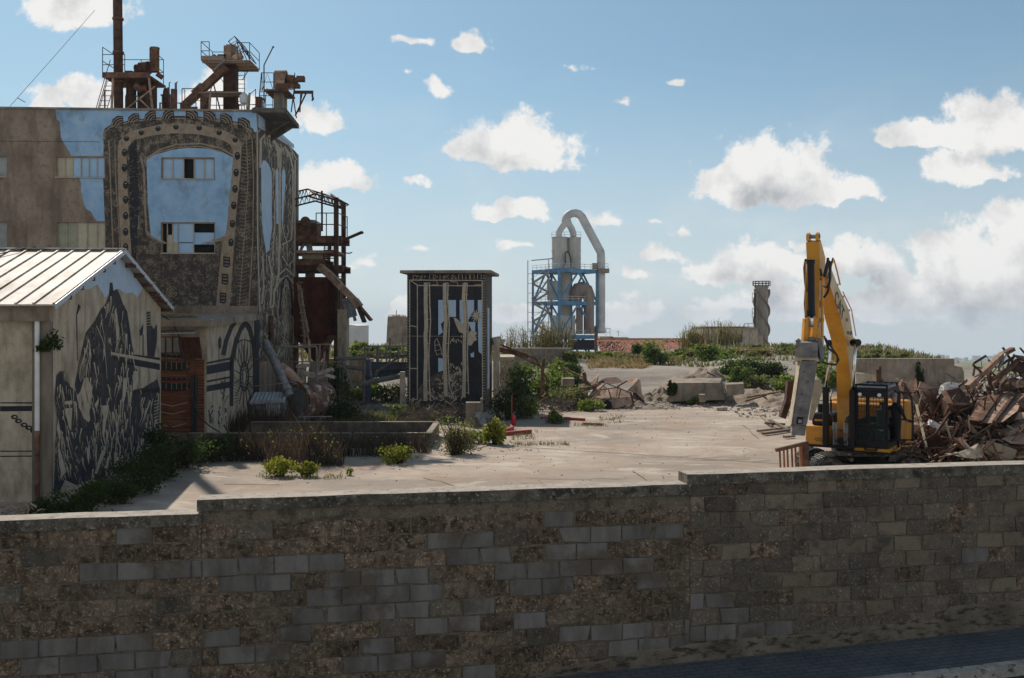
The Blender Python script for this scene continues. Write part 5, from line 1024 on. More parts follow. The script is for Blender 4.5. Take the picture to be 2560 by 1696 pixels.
b = MB(); blades(b, P(993, 793, Yf + 1), 120, 1.1, .35, .03); b.build('grass_tuft', T['L_dry'], ct); b = MB(); b.tube([P(991, 793, Yf + 1), P(991, 776, Yf + 1)], .04, 4); b.build('aerial', T['rustdark'], ct)
# ================================================================ FOOT OF THE MILL
b = MB(); b.tube([P(664, 856, 52.0), P(668, 872, 51.5), P(680, 888, 51.2), P(724, 990, 50.6)], [.2, .22, .23, .23], 14); b.tube([P(716, 972, 50.7), P(718, 978, 50.65)], .28, 14); b.build('slanting_duct', T['steel'], smooth='auto', label='fat grey slanting duct running down the mill side to the drum', category='duct')
b = MB(); b.tube([P(700, 920, 53.5), P(724, 938, 53.3), P(752, 968, 53)], [.33, .33, .3], 14); b.build('short_duct', T['rustpale'], smooth='auto', label='short dusty duct stub leaning behind the slanting duct', category='duct')
b = MB(); b.tube([P(677, 790, 53), P(677, 856, 53)], .14, 10); b.build('wall_pipe', T['rustdark'], smooth='auto', label='dark upright pipe fixed to the mill side wall', category='pipe')
b = MB(); b.tube([P(632, 896, 51.5), P(665, 900, 51), P(705, 892, 51), P(710, 870, 51.3)], .035, 6); b.tube([P(615, 968, 50), P(690, 960, 50), P(740, 955, 51)], .025, 5); b.build('loose_conduit', T['steel'], label='loose thin conduit looping across the mural at the mill corner', category='conduit')
hut = thing('corrugated_hut', 'tiny corrugated roofed box shed below the slanting duct', 'shed', P(672, 1050, 50.5))
b = MB(); xa, xb = lat(634, 50.2, 0).x, lat(707, 50.2, 0).x; zt_ = P(0, 1006, 50.2).z; b.boxmm((xa, 50.2, -.02), (xb, 51.3, zt_)); b.build('box', T['steel'], hut)
b = MB(); p0, p1 = P(629, 1007, 49.9), P(712, 1003, 49.9); q0 = P(640, 985, 51.5); q1_ = P(718, 984, 51.5)
for i in range(9): a_, c_ = p0.lerp(p1, i / 8.5), q0.lerp(q1_, i / 8.5); b.tube([a_, c_], .11, 8)
b.build('roof', T['galv'], hut, smooth='auto')
b = MB(); b.boxmm((lat(664, 50.1, 0).x, 50.15, P(0, 1040, 50.1).z), (lat(700, 50.1, 0).x, 50.19, P(0, 1009, 50.1).z)); b.build('door', T['galv'], hut)
dr = thing('rusted_drum', 'large rusted drum lying on its side beside the mill foot', 'drum', P(765, 1048, 53))
ax = V((.62, .78, 0)); cd_ = P(747, 1003, 51.6); b = MB(); prof = [0, .45, .46, .9, .91, 1.35, 1.36, 1.8]
b.tube([cd_, cd_ + ax * .4, cd_ + ax * .42, cd_ + ax * .46, cd_ + ax * .48, cd_ + ax * 1.1, cd_ + ax * 1.12, cd_ + ax * 1.16, cd_ + ax * 1.18, cd_ + ax * 1.8], [.9, .9, .94, .94, .9, .9, .94, .94, .9, .9], 28)
T['drumpaint'] = M('peeling_drum_paint', [(.09, .045, .03), (.17, .10, .07), (.24, .20, .17)], 1.8, .8, stain=[((.40, .39, .36), 2.4, .54, .06, z1, .85)], fine=(30, .2)); b.build('shell', T['drumpaint'], dr, smooth='auto')
b = MB(); b.tube([cd_ - ax * .04, cd_ - ax * .01], .62, 24); b.build('end_plate', T['dullpipe'], dr)
b = MB(); u_ = ax.cross(V((0, 0, 1))); b.tube([cd_ - ax * .25 + (u_ * math.cos(R(a)) + V((0, 0, 1)) * math.sin(R(a))) * 1.02 for a in range(-50, 131, 12)], .05, 6); b.build('hoop', T['rust'], dr)
b = MB(); b.box(cd_ + ax * .4 + V((0, 0, -.95)), (.5, .3, .25)); b.box(cd_ + ax * 1.5 + V((0, 0, -.95)), (.5, .3, .25)); b.build('cradle', T['concrete'], dr)
b = MB(); b.tube([P(698, 1046, 49.8), P(760, 1043, 49.8), P(830, 1042, 50.5)], .035, 5)
for px in (700, 730, 760): b.tube([lat(px, 49.8, 0), P(px, 1040, 49.8)], .03, 5)
b.build('low_pipe_rail', T['steel'], label='low pipe rail in front of the rusted drum', category='railing')
b = MB(); b.boxmm(lat(743, 57, 0), lat(766, 58.5, P(0, 922, 57).z)); b.boxmm(lat(740, 56.9, P(0, 920, 57).z), lat(776, 58.6, P(0, 912, 57).z)); b.build('concrete_plinth', T['plaster'], label='stubby beige concrete plinth at the mill back corner', category='plinth')
b = MB(); rnd.seed(41)
for i in range(9): b.boxmm(lat(764 + i * 1.2, 58 + i * .32, 0), lat(822 - i * .6, 58.32 + i * .32, 1.0 + i * .22))
b.build('concrete_steps', T['concrete'], label='worn concrete steps climbing behind the rusted drum', category='steps')
b = MB()
for i in range(7): b.box(P(770 + i * 8, 936 + U(-6, 8), 56.5), (U(.5, 1.1), U(.4, .9), U(.08, .2)), Matrix.Rotation(U(-.4, .4), 3, 'Y') @ Matrix.Rotation(U(-.3, .3), 3, 'X'))
b.build('slab_rubble', T['chip'], label='heap of broken slab rubble above the rusted drum', category='rubble')
b = MB(); b.tube([P(690, 868, 54), P(790, 867, 54), P(792, 872, 54), P(792, 962, 54)], .06, 8); b.tube([P(735, 905, 54.2), P(792, 905, 54.2)], .04, 6); b.build('bent_pipework', T['dullpipe'], label='grey pipe frame turning down beside the rusted drum', category='pipe')
b = MB()
for x0, y0, x1, y1, r in ((745, 862, 826, 861, .035), (826, 861, 824, 880, .035), (812, 880, 806, 930, .06), (800, 862, 795, 935, .06), (755, 862, 756, 920, .05), (772, 850, 775, 905, .08), (820, 905, 845, 906, .05)): b.tube([P(x0, y0, 57.5), P(x1, y1, 57.5)], r, 6)
b.build('handrail_frame', T['wood'], label='crooked pale handrail frame at the concrete steps', category='railing')
b = MB()
for x0, y0, x1, y1, r, Y in ((840, 897, 915, 896, .12, 62), (842, 916, 912, 923, .13, 62), (905, 960, 1003, 940, .16, 60)): b.tube([P(x0, y0, Y), P(x1, y1, Y)], r, 8)
b.tube([P(846, 912, 60), P(860, 901, 60), P(890, 896, 60), P(950, 893, 60), P(1000, 888, 60), P(1016, 889, 60)], .05, 6); b.tube([P(856, 905, 60), P(884, 975, 59)], .04, 5)
for px, y0 in ((850, 905), (909, 905), (858, 910)): b.tube([lat(px, 62.1, 0), P(px, y0, 62.1)], .07, 6)
b.build('pipe_run', T['dullpipe'], label='pipes and black hose running across toward the dark tower', category='pipes')
b = MB(); b.boxmm(lat(914, 63, 0), lat(927, 63.5, P(0, 900, 63).z)); b.boxmm(lat(911, 62.9, P(0, 946, 63).z), lat(932, 63.7, P(0, 939, 63).z)); b.build('blue_post', T['blueconv'], label='short faded blue steel post among the pipes', category='post')
cv = thing('blue_conveyor', 'rust stained blue steel conveyor trough left of the dark tower', 'conveyor', P(970, 945, 65))
b = MB(); b.boxmm(P(928, 925, 65), P(1030, 906, 66.2)); b.boxmm(P(930, 944, 65.3), P(1030, 925, 66)); b.build('trough', T['blueconv'], cv)
b = MB(); b.boxmm(P(926, 908, 64.9), P(1030, 905, 65)); b.boxmm(P(926, 927, 64.9), P(1030, 924, 65)); b.build('flange', T['rust'], cv)
for px in (938, 1004): b = MB(); b.bar(lat(px, 65.6, 0), P(px, 944, 65.6), .2); b.build('leg', T['rustdark'], cv)
b = MB(); b.bar(P(938, 931, 64), P(1000, 892, 64), .22, .12); b.bar(P(938, 931, 64), P(944, 934, 64), .3); b.build('leaning_strut', T['dullpipe'], label='pale strut leaning diagonally on the blue conveyor', category='strut')
b = MB()
for px in (912, 921, 942, 946, 966, 975, 996, 1008): b.tube([P(px, 906, 68), P(px, 866 if px != 975 else 845, 68)], .06, 5)
for y in (866, 883): b.tube([P(910, y, 68), P(1025, y, 68)], .04, 5)
b.build('yard_railing', T['dullpipe'], label='thin railing along the bank top behind the blue conveyor', category='railing')
b = MB(); b.boxmm(lat(820, 69, -.1), lat(935, 69.5, P(0, 897, 69).z)); b.build('retaining_wall', T['plaster'], label='low pale retaining wall behind the pipes at the bank', category='wall')
# basin
BX0, BX1, BY0, BY1 = lat(470, 41.2, 0).x, lat(1077, 41.2, 0).x, 41.2, 45.4
bs = thing('basin', 'long low open concrete basin with dark stained walls in front of the mill', 'basin', ((BX0 + BX1) / 2, 43, 0))
b = MB(); b.boxmm((BX0, BY0, -.1), (BX1, BY0 + .2, .59)); b.boxmm((BX0 + 1.5, BY1, -.1), (BX1 - .01, BY1 + .2, .62)); b.boxmm((BX1 - .2, BY0 + .202, -.1), (BX1, BY1 - .002, .6)); b.build('wall', T['concdark'], bs)
b = MB(); b.boxmm((BX0, BY0 - .02, .592), (BX1 + .02, BY0 + .22, .62)); b.boxmm((BX0 + 1.5, BY1 - .02, .622), (BX1, BY1 + .22, .65)); b.boxmm((BX1 - .22, BY0 + .222, .602), (BX1 + .03, BY1 - .022, .63)); b.build('rim', T['concrete'], bs)
for i in range(8): y = BY0 + .3 + i * .5; b = MB(); b.bar((BX1 + .03, y, 0), (BX1 + .03, y, .6), .08, .1); b.build('side_rib', T['concrete'], bs)
# ================================================================ DARK TOWER
TD = V((1, -.067, 0)).normalized(); TS = V((.067, 1, 0)).normalized(); T0 = V(((1017 - CX) / F * 57.4, 57.55, 0)); PT = Plane(T0[:2], TD); sgn(PT)
tl = PT.hit(1018, 1000); tr = PT.hit(1213, 1000); tl.z = tr.z = 0; TZ = 7.98; PTS = Plane(tr[:2], TS); sgn(PTS)
tw = thing('painted_tower', 'square black painted tower with flat slab roof and striped bird mural', 'tower', (tl + tr) / 2)
b = MB(); b.hexa([tl - V((0, 0, .1)), tr - V((0, 0, .1)), tr + TS * 4.5 - V((0, 0, .1)), tl + TS * 4.5 - V((0, 0, .1))], [tl + V((0, 0, TZ)), tr + V((0, 0, TZ)), tr + TS * 4.5 + V((0, 0, TZ)), tl + TS * 4.5 + V((0, 0, TZ))]); b.build('wall', T['inkplain'], tw)
b = MB(); o_ = .36; a4 = [tl - TD * o_ - TS * o_, tr + TD * o_ - TS * o_, tr + TD * (o_ + .05) + TS * (4.5 + o_), tl - TD * o_ + TS * (4.5 + o_)]; b.hexa([p_ + V((0, 0, TZ + .003)) for p_ in a4], [p_ + V((0, 0, TZ + .17)) for p_ in a4]); b.build('roof_slab', T['concrete'], tw)
def c5(pts): return [(1000 + x / 3.92, 660 + y / 3.92) for x, y in pts]
tm = MB(); so_ = .004 * SGN[PT]; TM = [T['inkplain'], T['creamlight'], T['bluepale'], T['inkfine'], T['creamlight']]
def tp(mi, lay, pts): tm.mi = mi; tm.poly([PT.hit(x, y, so_ * lay) for x, y in c5(pts)])
def tsx(pts, w_, lay=3, mi=1): tm.mi = mi; tm.poly([PT.hit(x, y, so_ * lay) for x, y in strokes(c5(pts), w_ / 3.92)])
for q_ in ([(375, 355), (435, 355), (440, 560), (430, 700), (430, 930), (425, 1045), (375, 1060)], [(470, 355), (548, 355), (548, 520), (500, 520), (470, 540)], [(585, 355), (615, 355), (640, 600), (600, 590), (585, 530)], [(655, 355), (725, 355), (725, 450), (665, 560)], [(763, 355), (808, 355), (805, 890), (770, 860), (763, 600)], [(665, 570), (740, 570), (735, 690), (700, 650)], [(690, 870), (725, 860), (725, 915), (695, 915)]): tp(2, 1, q_)
for q_ in ([(95, 160), (805, 163)], [(170, 212), (800, 216)], [(95, 160), (95, 1350)], [(170, 212), (170, 1330)], [(105, 165), (175, 212)], [(95, 605), (170, 618)], [(95, 1025), (170, 1027)], [(90, 1330), (170, 1330)], [(805, 163), (808, 1350)]): tsx(q_, 9)
for x0, w_, pts in ((0, 38, [(252, 185), (252, 400), (258, 620), (250, 700), (255, 900), (248, 1100), (250, 1345)]), (0, 12, [(288, 185), (292, 400), (300, 550), (282, 900), (290, 1200), (300, 1345)]), (0, 36, [(438, 190), (438, 400), (450, 560), (435, 800), (440, 1000), (450, 1300)]), (0, 12, [(472, 190), (466, 330), (483, 600), (470, 900), (485, 1200), (530, 1330)]), (0, 34, [(632, 190), (622, 330), (640, 550), (630, 800), (632, 1050), (625, 1310)]), (0, 11, [(660, 190), (650, 330), (668, 600), (660, 900), (668, 1150), (672, 1280)])): tsx(pts, w_, 4)
for x in (280, 466, 652):
    for i in range(9): y = 300 + i * 120; tsx([(x - 14, y), (x + 18, y + 4)], 5, 5)
for x in (440, 625): tsx([(x, 188), (x + 30, 188)], 8, 5)
tsx([(240, 188), (295, 188)], 8, 5)
# figure: dark head, pale beak, wing, palm
tp(0, 2, [(400, 590), (435, 555), (490, 520), (530, 520), (580, 590), (620, 680), (610, 760), (620, 1000), (480, 1010), (420, 930), (370, 920), (340, 800), (365, 710), (420, 670)]); tp(1, 3, [(525, 525), (560, 540), (625, 600), (640, 690), (580, 670), (545, 590)]); tp(1, 3, [(668, 690), (690, 655), (745, 660), (755, 690), (735, 700), (755, 745), (725, 760), (700, 800), (672, 800), (660, 750)]); tp(0, 4, [(720, 770), (745, 755), (740, 785), (722, 790)])
tp(0, 2, [(680, 925), (740, 910), (800, 920), (805, 1180), (690, 1190)]); tp(0, 2, [(738, 560), (762, 560), (770, 900), (732, 910)]); tp(0, 2, [(680, 830), (720, 820), (735, 850), (705, 880), (680, 870)])
tsx([(362, 730), (340, 760), (345, 850), (365, 900)], 6); tsx([(362, 730), (400, 830), (415, 900)], 6); tsx([(345, 800), (395, 790)], 4); tsx([(350, 850), (400, 840)], 4); tsx([(355, 890), (410, 880)], 4)
for a in range(0, 360, 30): r_ = 70 if a % 60 == 0 else 58; cxx, cyy = 748, 510; tp(1, 4, [(cxx + 20 * math.cos(R(a - 25)), cyy + 24 * math.sin(R(a - 25))), (cxx + r_ * math.cos(R(a)), cyy + r_ * 1.15 * math.sin(R(a))), (cxx + 20 * math.cos(R(a + 25)), cyy + 24 * math.sin(R(a + 25)))])
tp(1, 4, [(728, 490), (768, 490), (772, 535), (725, 535)])
for a in range(15, 360, 60): tp(0, 5, [(748 + 24 * math.cos(R(a)), 510 + 24 * math.sin(R(a))), (748 + 60 * math.cos(R(a + 4)), 510 + 64 * math.sin(R(a + 4))), (748 + 28 * math.cos(R(a + 14)), 510 + 28 * math.sin(R(a + 14)))])
tp(3, 2, [(180, 1230), (230, 1150), (380, 1060), (600, 1050), (620, 1310), (420, 1345), (160, 1345)]); rnd.seed(17)
for i in range(170):
    x, y = U(180, 625), U(1060, 1345)
    if y < 1345 - (x - 150) * .75 and x < 400: continue
    a = U(0, 3.1); l_ = U(15, 55); tsx([(x, y), (x + math.cos(a) * l_ * .5 + U(-8, 8), y - math.sin(a) * l_ * .5), (x + math.cos(a) * l_, y - math.sin(a) * l_)], U(4, 9), 6)
for i in range(26): x, y = U(485, 615), U(690, 760) if i % 2 else U(950, 1020); tsx([(x, y), (x + U(-14, 14), y + U(14, 34))], U(5, 9), 5)
for i in range(46): y = 100 + i * 27; tsx([(65, y), (90, y + 2)], 3, 2); tsx([(812, y + 20), (832, y + 8)], 7, 3)
for x0 in (110, 185, 330, 415, 490):
    for i in range(16): x, y = x0 + U(0, 62), U(105, 150); tsx([(x, y), (x + U(-4, 8), y + U(3, 10))], 6, 3)
for x0 in (290, 575, 645, 690, 760): tsx([(x0, 150), (x0, 100), (x0 + 36, 100), (x0 + 36, 150)], 5, 3)
for q_ in ([(355, 163), (375, 210)], [(310, 208), (340, 205), (420, 216)], [(490, 166), (520, 178), (558, 178), (572, 216)], [(715, 216), (740, 205), (800, 205)]): tsx(q_, 6)
tsx([(60, 708), (838, 712)], 3, 5)
for q_ in ([(110, 1330), (140, 1310), (115, 1380)], [(170, 1380), (210, 1310), (180, 1370)], [(440, 1345), (490, 1370), (545, 1330), (520, 1305)]): tsx(q_, 12, 6)
tm.build('mural', TM, tw)
b = MB(); o5 = SGN[PTS] * .004
def tsd(mi, lay, z0, z1_, d0, d1): b.mi = mi; b.poly([tr + TS * d0 + V((0, 0, z0)) - PTS.n * 0 + PTS.n * (o5 * lay), tr + TS * d1 + V((0, 0, z0)) + PTS.n * (o5 * lay), tr + TS * d1 + V((0, 0, z1_)) + PTS.n * (o5 * lay), tr + TS * d0 + V((0, 0, z1_)) + PTS.n * (o5 * lay)])
tsd(3, 1, .1, TZ - .1, .05, 4.4); tsd(2, 2, 1.2, 6, 1.4, 2.6)
for i in range(14): tsd(1, 3, .3 + U(0, 6), 1.2 + U(0, 6.3), .2 + i * .3, .26 + i * .3)
b.build('side_mural', TM, tw)
b = MB(); b.boxmm(lat(1000, 56.6, -.05), lat(1013.5, 57.0, P(0, 930, 56.6).z)); b.build('concrete_post', T['plaster'], label='short beige concrete post at the left foot of the dark tower', category='post')
b = MB(); b.boxmm(lat(1233, 60.5, -.05), lat(1249, 61.2, P(0, 857, 60.5).z)); b.tube([P(1229, 856, 60.6), P(1250, 852, 60.9)], .28, 12); b.boxmm(P(1250, 856, 60.6), P(1262, 848, 61.4)); b.tube([P(1232, 862, 60.4), P(1230, 875, 60.4), P(1225, 910, 60.4)], .06, 6); b.build('capped_post', T['plaster'], smooth='auto', label='tall beige post with rounded cap right of the dark tower', category='post')
b = MB(); b.boxmm(lat(1250, 66, -.1), lat(1286, 71, P(0, 893, 66).z)); b.build('low_shed', T['plaster'], label='low pale shed wall with flat roof behind the capped post', category='shed')
b = MB(); b.boxmm(lat(1262, 76, -.1), lat(1428, 77, P(0, 871, 76).z)); b.boxmm(lat(1410, 75.9, P(0, 900, 76).z), lat(1413, 76, P(0, 873, 76).z)); b.build('concrete_yard_wall', T['concrete'], label='tall plain concrete wall below the reeds', category='wall')
b = MB()
for o_ in ((0, 0), (3, 8), (7, 5)): b.tube([P(1240 + o_[0], 868 + o_[1], 63), P(1285 + o_[0], 878 + o_[1], 63), P(1318 + o_[0], 886 + o_[1], 63)], .07, 8)
b.tube([P(1290, 882, 63), P(1335, 893, 63), P(1345, 905, 63), P(1360, 935, 63)], .06, 8); b.tube([P(1270, 878, 63.5), P(1350, 915, 63.5), P(1372, 958, 63.5)], .06, 8); b.tube([P(1250, 862, 62), P(1320, 889, 62)], .06, 6); b.build('fallen_pipes', T['rust'], label='rusty pipes sagging from the capped post toward the ground', category='pipes')
b = MB(); rnd.seed(9); q0 = lat(1356, 63.2, 0); b.prism([lat(1350, 63.2, -.1), lat(1363, 63.2, -.1), P(1361, 930, 63.2), P(1363, 895, 63.2), P(1357, 897, 63.2), P(1355, 906, 63.2), P(1352, 930, 63.2)], (0, .25, 0)); b.build('torn_column', T['rust'], label='torn upright rusty column stub against the concrete wall', category='column')
b = MB(); b.boxmm(P(1406, 966, 62.6), P(1433, 944, 64)); b.build('concrete_stub', T['concrete'], label='small grey concrete cube half hidden in grass below the wall', category='block')
# ================================================================ CEMENT PLANT and far buildings
YP = 220.0
def qa(x, y, Y=YP): return P(1220 + x / 3.1365, 480 + y / 3.1365, Y)
pt_ = thing('preheater_tower', 'cement plant tower of blue steel frame with twin grey cyclones and arched duct', 'tower', V((qa(600, 0).x, YP + 6, -4)))
N0 = V((qa(558, 0).x, YP, 0)); e1 = V((math.cos(R(32)), math.sin(R(32)), 0)) * 10.35; e2 = V((-math.sin(R(32)), math.cos(R(32)), 0)) * 10.6
zA, zB, zC = qa(0, 615).z, qa(0, 872).z, qa(0, 1142).z
def fp2(a, b_, z): return N0 + e1 * a + e2 * b_ + V((0, 0, z))
for a, b_ in ((0, 0), (1, 0), (0, 1), (1, 1), (.5, 1)):
    b = MB(); b.bar(fp2(a, b_, -5), fp2(a, b_, zA + .2), .5 if a + b_ else .62); b.build('post', T['bluesteel'], pt_)
for z in (zA, zB, zC):
    b = MB(); c_ = [(0, 0), (1, 0), (1, 1), (0, 1)]
    for i in range(4): b.bar(fp2(*c_[i], z), fp2(*c_[(i + 1) % 4], z), .5, .85)
    b.hexa([fp2(*q_, z + .3) for q_ in c_], [fp2(*q_, z + .42) for q_ in c_]); b.build('platform', T['bluesteel'], pt_)
b = MB()
for z0, z1_ in ((zB, zA), (zC, zB), (-6, zC)):
    for f0, f1 in (((0, 0), (1, 0)), ((0, 0), (0, 1)), ((1, 0), (1, 1)), ((0, 1), (1, 1))):
        m_ = ((f0[0] + f1[0]) / 2, (f0[1] + f1[1]) / 2)
        b.bar(fp2(*m_, z1_ - .3), fp2(*f0, z0 + .4), .32); b.bar(fp2(*m_, z1_ - .3), fp2(*f1, z0 + .4), .32)
b.build('bracing', T['bluesteel'], pt_)
cen = fp2(.5, .5, 0)
def cyl(name, x0, x1, y0, y1, mat, Y, rings=()):
    b = MB(); c_ = qa((x0 + x1) / 2, 0, Y); r = (x1 - x0) / 2 / 3.1365 / F * Y; zz0, zz1 = qa(0, y1, Y).z, qa(0, y0, Y).z
    b.lathe((c_.x, Y, 0), [(r, zz0), (r, zz1)], 28)
    for k in rings: zk = qa(0, k, Y).z; b.lathe((c_.x, Y, 0), [(r + .08, zk - .1), (r + .08, zk + .1)], 28)
    return b.build(name, T[mat], pt_, smooth='auto')
Yc = YP + 6.3
cyl('cyclone', 500, 624, 355, 640, 'silo', Yc, (360, 462, 520)); cyl('cyclone', 619, 728, 358, 640, 'silo', Yc + .9, (363, 462, 520))
cyl('vessel', 556, 662, 640, 970, 'silo', Yc, (690, 930)); cyl('side_tank', 462, 560, 700, 850, 'silo', Yc - 1, (705,)); cyl('riser_duct', 690, 744, 905, 1115, 'brownduct', Yc - 2, ()); cyl('riser_duct', 750, 832, 840, 1115, 'brownduct', Yc - 1.5, ())
b = MB(); b.hexa([qa(505, 1120, Yc - 2), qa(684, 1120, Yc - 2), qa(684, 1120, Yc + 2), qa(505, 1120, Yc + 2)], [qa(480, 968, Yc - 2), qa(684, 968, Yc - 2), qa(684, 968, Yc + 2), qa(480, 968, Yc + 2)]); b.build('feed_hopper', T['duct'], pt_)
b = MB(); b.hexa([qa(480, 850, Yc - 2), qa(556, 850, Yc - 2), qa(556, 850, Yc + 2), qa(480, 850, Yc + 2)], [qa(465, 790, Yc - 2), qa(556, 790, Yc - 2), qa(556, 790, Yc + 2), qa(465, 790, Yc + 2)]); b.build('feed_hopper', T['silo'], pt_)
b = MB(); rr = 40 / 3.1365 / F * Yc; b.tube([qa(*c_, Yc - 1.5) for c_ in ((690, 860), (693, 800), (712, 768), (742, 760), (772, 778), (790, 815), (791, 860))], [rr * 1.1, rr * 1.4, rr * 1.5, rr * 1.5, rr * 1.4, rr * 1.2, rr], 16); b.build('gooseneck_duct', T['brownduct'], pt_, smooth='auto')
b = MB(); rr = 33 / 3.1365 / F * Yc
b.tube([qa(*c_, Yc) for c_ in ((606, 235), (612, 205), (630, 182), (655, 168), (685, 165), (712, 175), (735, 195), (770, 262), (884, 475), (886, 520), (886, 1080))], rr, 18); b.tube([qa(*c_, Yc) for c_ in ((886, 1070), (886, 1092), (886, 1110))], [rr, rr * 1.3, rr * .8], 18); b.build('arched_duct', T['duct'], pt_, smooth='auto')
b = MB(); rr *= .78
b.tube([qa(*c_, Yc) for c_ in ((618, 205), (600, 250), (570, 292), (556, 320), (555, 352))], [rr * 1.1, rr, rr, rr, rr], 16); b.tube([qa(*c_, Yc) for c_ in ((618, 205), (632, 250), (655, 290), (668, 322), (669, 352))], [rr * 1.1, rr, rr, rr, rr], 16); b.build('forked_duct', T['duct'], pt_, smooth='auto')
b = MB(); b.tube([qa(*c_, Yc - 2.6) for c_ in ((607, 580), (606, 480), (618, 466), (636, 480), (648, 520), (652, 590))], .14, 6); b.build('bent_pipe', T['rustdark'], pt_)
b = MB(); b.boxmm(qa(602, 600, Yc - 2.4), qa(645, 475, Yc - 2)); b.build('access_panel', T['silo'], pt_)
b = MB()
for z, lo_ in ((zA + .42, 0), (zB + .42, 0), (zC + .42, 0)): rail(b, [fp2(i / 6, -.01, z) for i in range(7)], 1.1, .05); rail(b, [fp2(-.01, i / 6, z) for i in range(7)], 1.1, .05)
rail(b, [qa(500, 357, Yc - 1.8), qa(540, 357, Yc - 2.5), qa(600, 357, Yc - 2.5), qa(680, 357, Yc - 2.5), qa(728, 357, Yc - 1.5)], 1.2, .05); rail(b, [qa(866, 606), qa(942, 606)], 1.2, .05); b.build('railing', T['duct'], pt_)
b = MB(); b.boxmm(qa(866, 634, Yc - 2), qa(942, 606, Yc + 1)); b.boxmm(qa(820, 604, Yc - 1), qa(862, 562, Yc + 1)); b.build('side_landing', T['concrete'], pt_)
b = MB(); z = -4.0; i = 0
while z < zA - 1.5:
    x0, x1 = (.18, .82) if i % 2 else (.82, .18); b.bar(fp2(-.14, x0, z), fp2(-.14, x1, z + 2.2), .12, .5); b.tube([fp2(-.17, x0, z + 1), fp2(-.17, x1, z + 3.2)], .06, 4); b.bar(fp2(-.14, .0, z + 2.2), fp2(-.14, 1, z + 2.2), .1); z += 2.2; i += 1
for k in (.1, .9): b.bar(fp2(-.2, k, -5), fp2(-.2, k, zA + 2.6), .18)
b.bar(fp2(-.1, .1, zA + 2.6), fp2(-.1, .9, zA + 2.6), .2); b.build('stair_tower', T['steel'], pt_)
b = MB(); b.boxmm(qa(652, 1115, YP + 2), qa(658, 640, YP + 2.2)); b.build('green_pipe', T['L_olive'], pt_)
b = MB(); b.boxmm(qa(660, 1240, YP + 1), qa(832, 1160, YP + 8)); b.build('dark_base', T['dark'], pt_)
fb = thing('far_flat_building', 'low flat building with aerial right of the cement tower foot', 'building', qa(980, 1200, 230))
b = MB(); b.boxmm(qa(875, 1200, 230), qa(960, 1130, 236)); b.boxmm(qa(960.5, 1200, 230), qa(1078, 1136, 236)); b.build('wall', T['silo'], fb); b = MB(); rail(b, [qa(925, 1130, 230), qa(958, 1130, 230)], 1.7, .06); b.tube([qa(1022, 1135, 231), qa(1022, 1092, 231)], .08, 4); b.tube([qa(1008, 1097, 231), qa(1028, 1097, 231)], .06, 4); b.build('aerial', T['duct'], fb)
# spiral chimney
Yk = 190.0
sc_ = thing('spiral_chimney', 'stout concrete chimney wrapped in spiral strakes with railed top', 'chimney', qa(2145, 1240, Yk))
b = MB(); c_ = qa(2145, 0, Yk); r = 50 / 3.1365 / F * Yk; z0, z1_ = qa(0, 1290, Yk).z, qa(0, 735, Yk).z; b.lathe((c_.x, Yk, 0), [(r, z0), (r, z1_ - .5), (r * 1.12, z1_ - .3), (r * 1.12, z1_)], 28)
for k in (855, 990, 1120): zk = qa(0, k, Yk).z; b.lathe((c_.x, Yk, 0), [(r + .03, zk - .08), (r + .03, zk + .08)], 28)
b.build('shaft', T['chimneycrete'], sc_, smooth='auto')
for j in range(3):
    b = MB(); n = 40; vs = []
    for i in range(n + 1):
        a = -i / n * 2.35 * math.pi + j * 2.094 + .6; z = z0 + (z1_ - .8 - z0) * i / n; d = V((math.cos(a), math.sin(a), 0))
        for rr, dz in ((r - .02, -.07), (r + .42, -.07), (r + .42, .07), (r - .02, .07)): vs.append(V((c_.x, Yk, z + dz)) + d * rr)
    b.add(vs, [(i * 4 + k, i * 4 + 4 + k, i * 4 + 4 + (k + 1) % 4, i * 4 + (k + 1) % 4) for i in range(n) for k in range(4)]); b.build('strake', T['brownduct'], sc_)
b = MB(); q_ = [V((c_.x, Yk, z1_)) + V((math.cos(R(a)), math.sin(R(a)), 0)) * r * 1.35 for a in range(0, 361, 24)]; rail(b, q_, .8, .05); b.lathe((c_.x, Yk, 0), [(r * 1.0, z1_ - .05), (r * 1.4, z1_ - .04), (r * 1.4, z1_ + .04), (r * 1.0, z1_ + .05)], 20)
for y in (870, 990): rail(b, [qa(2072, y, Yk - 1), qa(2092, y, Yk - 2), qa(2100, y, Yk - 2.5)], 1.8, .05)
b.tube([qa(2088, 1230, Yk - 1.5), qa(2088, 760, Yk - 1.5)], .08, 4); b.tube([qa(2096, 1230, Yk - 1.5), qa(2096, 760, Yk - 1.5)], .08, 4); b.build('railing', T['rustdark'], sc_)
gb = thing('grey_flat_building', 'blocky grey flat roofed building behind the tall reeds', 'building', qa(1850, 1240, 160))
b = MB(); b.boxmm(qa(1686, 1260, 158), qa(2000, 1062, 168)); b.boxmm(qa(1600, 1260, 160), qa(1685, 1118, 166)); b.boxmm(qa(2000.5, 1260, 160), qa(2086, 1120, 166)); b.build('wall', T['plaster'], gb)
b = MB(); b.boxmm(qa(1680, 1062, 157.6), qa(2010, 1054, 168.4)); b.boxmm(qa(1596, 1117, 159.6), qa(1684.5, 1112, 166)); b.boxmm(qa(2001, 1119, 159.6), qa(2088, 1114, 166)); b.build('roof', T['concrete'], gb)
b = MB(); b.boxmm(qa(1940, 1180, 157.9), qa(1994, 1120, 158)); b.build('window', T['glassdark'], gb); b = MB(); b.boxmm(qa(1735, 1110, 157.9), qa(1800, 1078, 158)); b.build('window', T['panecream'], gb)
